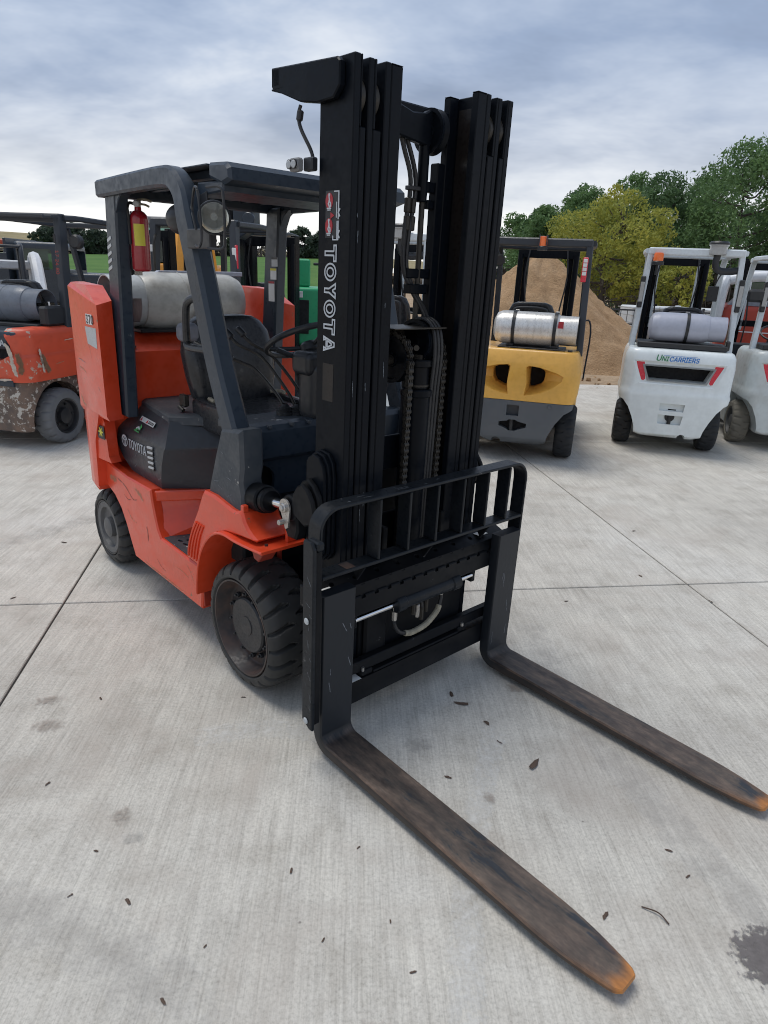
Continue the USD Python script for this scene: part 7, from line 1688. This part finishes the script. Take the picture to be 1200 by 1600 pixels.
part(G_, 'undercarriage', cat(box(-0.5, 0.32, -0.25, 0.40, 0.12, 0.74, 0.03)), 'guard_black')
for sd in (-1, 1):
    part(G_, 'track', loft([np.array([(0.6 * math.cos(a), y, 0.20 + 0.20 * math.sin(a)) for a in np.linspace(0, 2 * np.pi, 19)[:-1]]) for y in (0.07 + 0.24 * sd, 0.07 + 0.46 * sd)]), 'rim_black')
T_ = thing('flatbed_truck', 'dark flatbed truck parked at the edge of the green field', 'truck', (-9.9, 17.0, 0), math.radians(8))
part(T_, 'bed', box(-3.6, 0.9, -1.0, 1.0, 1.02, 1.18, 0.02), 'guard_black')
part(T_, 'bed_side', box(-3.6, 0.9, -1.02, -0.96, 1.18, 1.78, 0.01), 'slate_paint')
part(T_, 'bed_side', box(-3.6, 0.9, 0.96, 1.02, 1.18, 1.78, 0.01), 'slate_paint')
part(T_, 'headboard', box(0.84, 0.90, -1.0, 1.0, 1.18, 2.1, 0.01), 'slate_paint')
part(T_, 'chassis', box(-3.4, 2.6, -0.45, 0.45, 0.6, 1.0, 0.02), 'guard_black')
part(T_, 'cab', from_m3(to_m3(cushion(1.0, 2.1, -0.95, 0.95, 0.7, 2.05, 0.12, 0.10)) - to_m3(box(1.15, 1.85, -1.2, 1.2, 1.45, 1.90, 0.03)) - to_m3(box(1.5, 2.4, -0.8, 0.8, 1.45, 1.90, 0.03))), 'slate_paint')
part(T_, 'hood', cushion(2.05, 2.95, -0.8, 0.8, 0.75, 1.40, 0.12, 0.08), 'slate_paint')
part(T_, 'window', box(1.12, 1.88, -0.945, -0.935, 1.43, 1.92, 0), 'cab_glass', smooth=False)
mi = part(T_, 'mirror', box(2.05, 2.12, -1.25, -1.08, 1.35, 1.75, 0.02), 'bare_steel')
for x in (-2.6, 2.35):
    for sd in (-1, 1):
        wq = part(T_, 'wheel', xf(tyre(0.45, 0.26, 0.25, 16, 0.012, per=6, across=10), (x, 1.0 * sd, 0.45), sd > 0), 'tyre_dark')
        part(wq, 'rim', xf(lathe([(0.25, 0.04), (0.2, 0.08), (0, 0.06)], 'y', 20), (x, 1.0 * sd, 0.45), sd > 0), 'rim_grey')
V_ = thing('red_post_pump', 'small red topped pump standing beyond the flatbed truck', 'pump', (-12.1, 22.5, 0), 0)
part(V_, 'stand', cat(box(-0.25, 0.25, -0.25, 0.25, 0, 1.9, 0.02)), 'guard_black')
part(V_, 'red_head', cat(box(-0.42, 0.42, -0.2, 0.2, 2.05, 2.2, 0.04), rod((0, 0, 1.9), (0, 0, 2.08), 0.16, 14, 0.02)), 'machine_red')
A_ = thing('white_loader', 'small loader with white lift arms behind the worn orange forklift', 'loader', (-6.1, 10.6, 0), math.radians(-60))
part(A_, 'body', cushion(-0.9, 0.7, -0.55, 0.55, 0.35, 1.35, 0.12, 0.08), 'guard_black')
for sd in (-1, 1):
    part(A_, 'lift_arm', cat(tube([(-0.8, 0.62 * sd, 1.25), (-0.75, 0.62 * sd, 1.62), (-0.45, 0.62 * sd, 1.72), (0.1, 0.62 * sd, 1.62), (0.75, 0.62 * sd, 1.02), (1.1, 0.62 * sd, 0.6)], 0.085, 8)), 'machine_white')
    for x in (-0.5, 0.4):
        part(A_, 'wheel', xf(tyre(0.33, 0.22, 0.18, 14, 0.016, per=6, across=10), (x, 0.78 * sd, 0.33), sd > 0), 'tyre_dark')
part(A_, 'cab_frame', cat(tube([(-0.35, -0.42, 1.3), (-0.38, -0.42, 1.80), (-0.2, -0.42, 1.86), (0.35, -0.42, 1.84), (0.45, -0.42, 1.3)], 0.035, 8), tube([(-0.35, 0.42, 1.3), (-0.38, 0.42, 1.80), (-0.2, 0.42, 1.86), (0.35, 0.42, 1.84), (0.45, 0.42, 1.3)], 0.035, 8), box(-0.38, 0.38, -0.42, 0.42, 1.84, 1.88, 0.01)), 'guard_black')
part(A_, 'tilt_cross', cat(box(-0.8, -0.68, -0.6, 0.6, 1.52, 1.66, 0.02)), 'machine_white')

# ---------------------------------------------------------------- marks and scraps on the concrete
for k, (x, y, rx, ry, rot, mt, lab) in enumerate((
    (-0.825, 1.725, 0.052, 0.055, 0.75, 'patch_brown', 'square brown worn patch on the concrete at lower left'),
    (-0.75, 1.636, 0.06, 0.035, 0.3, 'patch_grey', 'grey scuff just below the square brown patch'),
    (-1.361, 2.317, 0.085, 0.045, 0.3, 'patch_brown', 'brown patch beside the joint at the left edge'),
    (-1.282, 2.156, 0.09, 0.06, 0.2, 'patch_brown', 'larger brown patch below the one beside the left joint'),
    (0.18, 2.144, 0.095, 0.075, 0.2, 'patch_grey', 'round grey scuff between the two forks'),
    (0.42, 1.88, 0.03, 0.045, 0.5, 'patch_brown', 'small brown drip between the forks'),
    (0.05, 1.02, 0.10, 0.16, 0.1, 'patch_brown', 'faint brown blotch at the bottom of the picture'),
    (1.14, 1.33, 0.15, 0.115, 0.35, 'oil_dark', 'dark oil stain at the right picture edge'),
    (0.62, 2.56, 0.05, 0.065, 0.9, 'patch_brown', 'brown spot under the carriage bar between the forks'))):
    patch('stain', (x, y), rx, ry, rot, mt, lab, seed=k)
rng = np.random.default_rng(9)
def scrap(s):
    n = 9
    r = rng.uniform(0.55, 1.0, n) * (1 + 0.35 * np.cos(np.arange(n) * 2 * np.pi / n * 2))
    a = np.arange(n) * 2 * np.pi / n
    p = np.column_stack([0.5 * r * np.cos(a), 0.30 * r * np.sin(a), rng.uniform(0.0, 0.12, n)]) * s
    v = np.vstack([p, [(0, 0, 0.10 * s)]])
    return tm(v, [[k, (k + 1) % n, n] for k in range(n)])
spots = [(0.616, 2.065, 0.080), (0.369, 2.426, 0.070), (0.464, 2.303, 0.048), (0.333, 2.492, 0.055), (-0.233, 1.539, 0.027), (-0.495, 1.141, 0.033), (0.698, 1.435, 0.036), (0.132, 1.243, 0.025), (-1.133, 1.852, 0.027), (-1.154, 2.346, 0.030), (-2.062, 3.954, 0.046), (-0.904, 3.175, 0.029), (0.28, 1.975, 0.036), (0.5, 2.185, 0.033), (-1.975, 3.18, 0.040), (0.981, 1.684, 0.030), (1.003, 1.587, 0.025), (-0.032, 1.639, 0.018), (-0.849, 1.58, 0.024), (-0.856, 1.422, 0.021), (-0.684, 1.41, 0.036), (-0.565, 2.4, 0.023), (1.638, 3.85, 0.044), (1.869, 4.655, 0.046), (1.073, 3.446, 0.035), (1.942, 3.532, 0.034), (0.465, 2.935, 0.033), (-0.113, 1.321, 0.019), (-0.43, 1.287, 0.017), (0.072, 1.387, 0.017)]
SCRAP_LABELS = ['largest dark leaf scrap, between the two fork blades', 'curled leaf scrap nearest the carriage lower bar', 'leaf scrap between the forks, right of the one nearest the carriage', 'leaf scrap between the forks just before the carriage shadow', 'leaf scrap left of the near fork at mid blade', 'leaf scrap near the bottom edge of the picture, left of the middle', 'leaf scrap right of the near fork blade, just before the twig']
for k, (x, y, sz) in enumerate(spots):
    own = k < len(SCRAP_LABELS)
    solo('leaf_scrap', scrap(sz * 0.8), 'dry_leaf', SCRAP_LABELS[k] if own else 'tiny dark dry leaf scrap lying on the pale concrete', 'leaf', None if own else 'tiny dry leaf scraps strewn over the concrete', loc=(x, y, 0.0015), rz=rng.uniform(0, 3.1), smooth=False)
# faint tyre tracks
def track(pts, w, mat, label):
    q = smooth_path(np.array([(x, y, 0.0) for x, y in pts]), 10)
    t = np.gradient(q, axis=0); t /= np.linalg.norm(t, axis=1, keepdims=True); s = np.stack([-t[:, 1], t[:, 0], t[:, 2] * 0], 1)
    offs = np.array([-1, -0.6, 0, 0.6, 1])
    v = (q[:, None] + s[:, None] * (offs * w / 2)[None, :, None]).reshape(-1, 3); v[:, 2] = 0.003
    e = np.tile(np.abs(offs) ** 3, len(q)).reshape(len(q), 5); e = np.maximum(e, (np.abs(np.linspace(-1, 1, len(q))) ** 6)[:, None]).ravel()
    f = []
    for a in range(len(q) - 1):
        for b in range(4):
            f += [[a * 5 + b, a * 5 + b + 1, a * 5 + 6 + b], [a * 5 + b, a * 5 + 6 + b, a * 5 + 5 + b]]
    p = solo('tyre_track', tm(v, f), mat, label, 'tyre mark', smooth=False)
    set_edge(p, e)
track([(-0.75, 2.10), (-0.45, 2.20), (-0.15, 2.16), (0.05, 2.05)], 0.16, 'pale_scrape', 'pale curved tyre scrub in front of the right drive wheel')
track([(1.35, 1.05), (1.05, 1.75), (0.85, 2.5), (0.80, 3.4)], 0.22, 'tread_mark', 'faint grey tyre track running under the far fork')
track([(0.25, 0.95), (0.32, 1.6), (0.52, 2.35)], 0.14, 'pale_scrape', 'faint pale tyre track between the two forks')
track([(-2.6, 3.6), (-1.9, 4.6), (-1.0, 5.4), (0.2, 6.0)], 0.24, 'tread_mark', 'faint grey tyre track behind the orange forklift')
track([(-1.6, 1.4), (-0.9, 1.35), (-0.3, 1.05)], 0.26, 'tread_mark', 'faint brown grey tyre track at the lower left')
a3, b3 = np.array((0.816, 1.470, 0.0)), np.array((0.877, 1.416, 0.0))
solo('twig', tube([a3 + (0, 0, 0.004), (a3 + b3) / 2 + (0.01, 0.004, 0.010), b3 + (0, 0, 0.004)], 0.0022, 5), 'dry_leaf', 'thin dark twig on the concrete right of the near fork', 'twig')
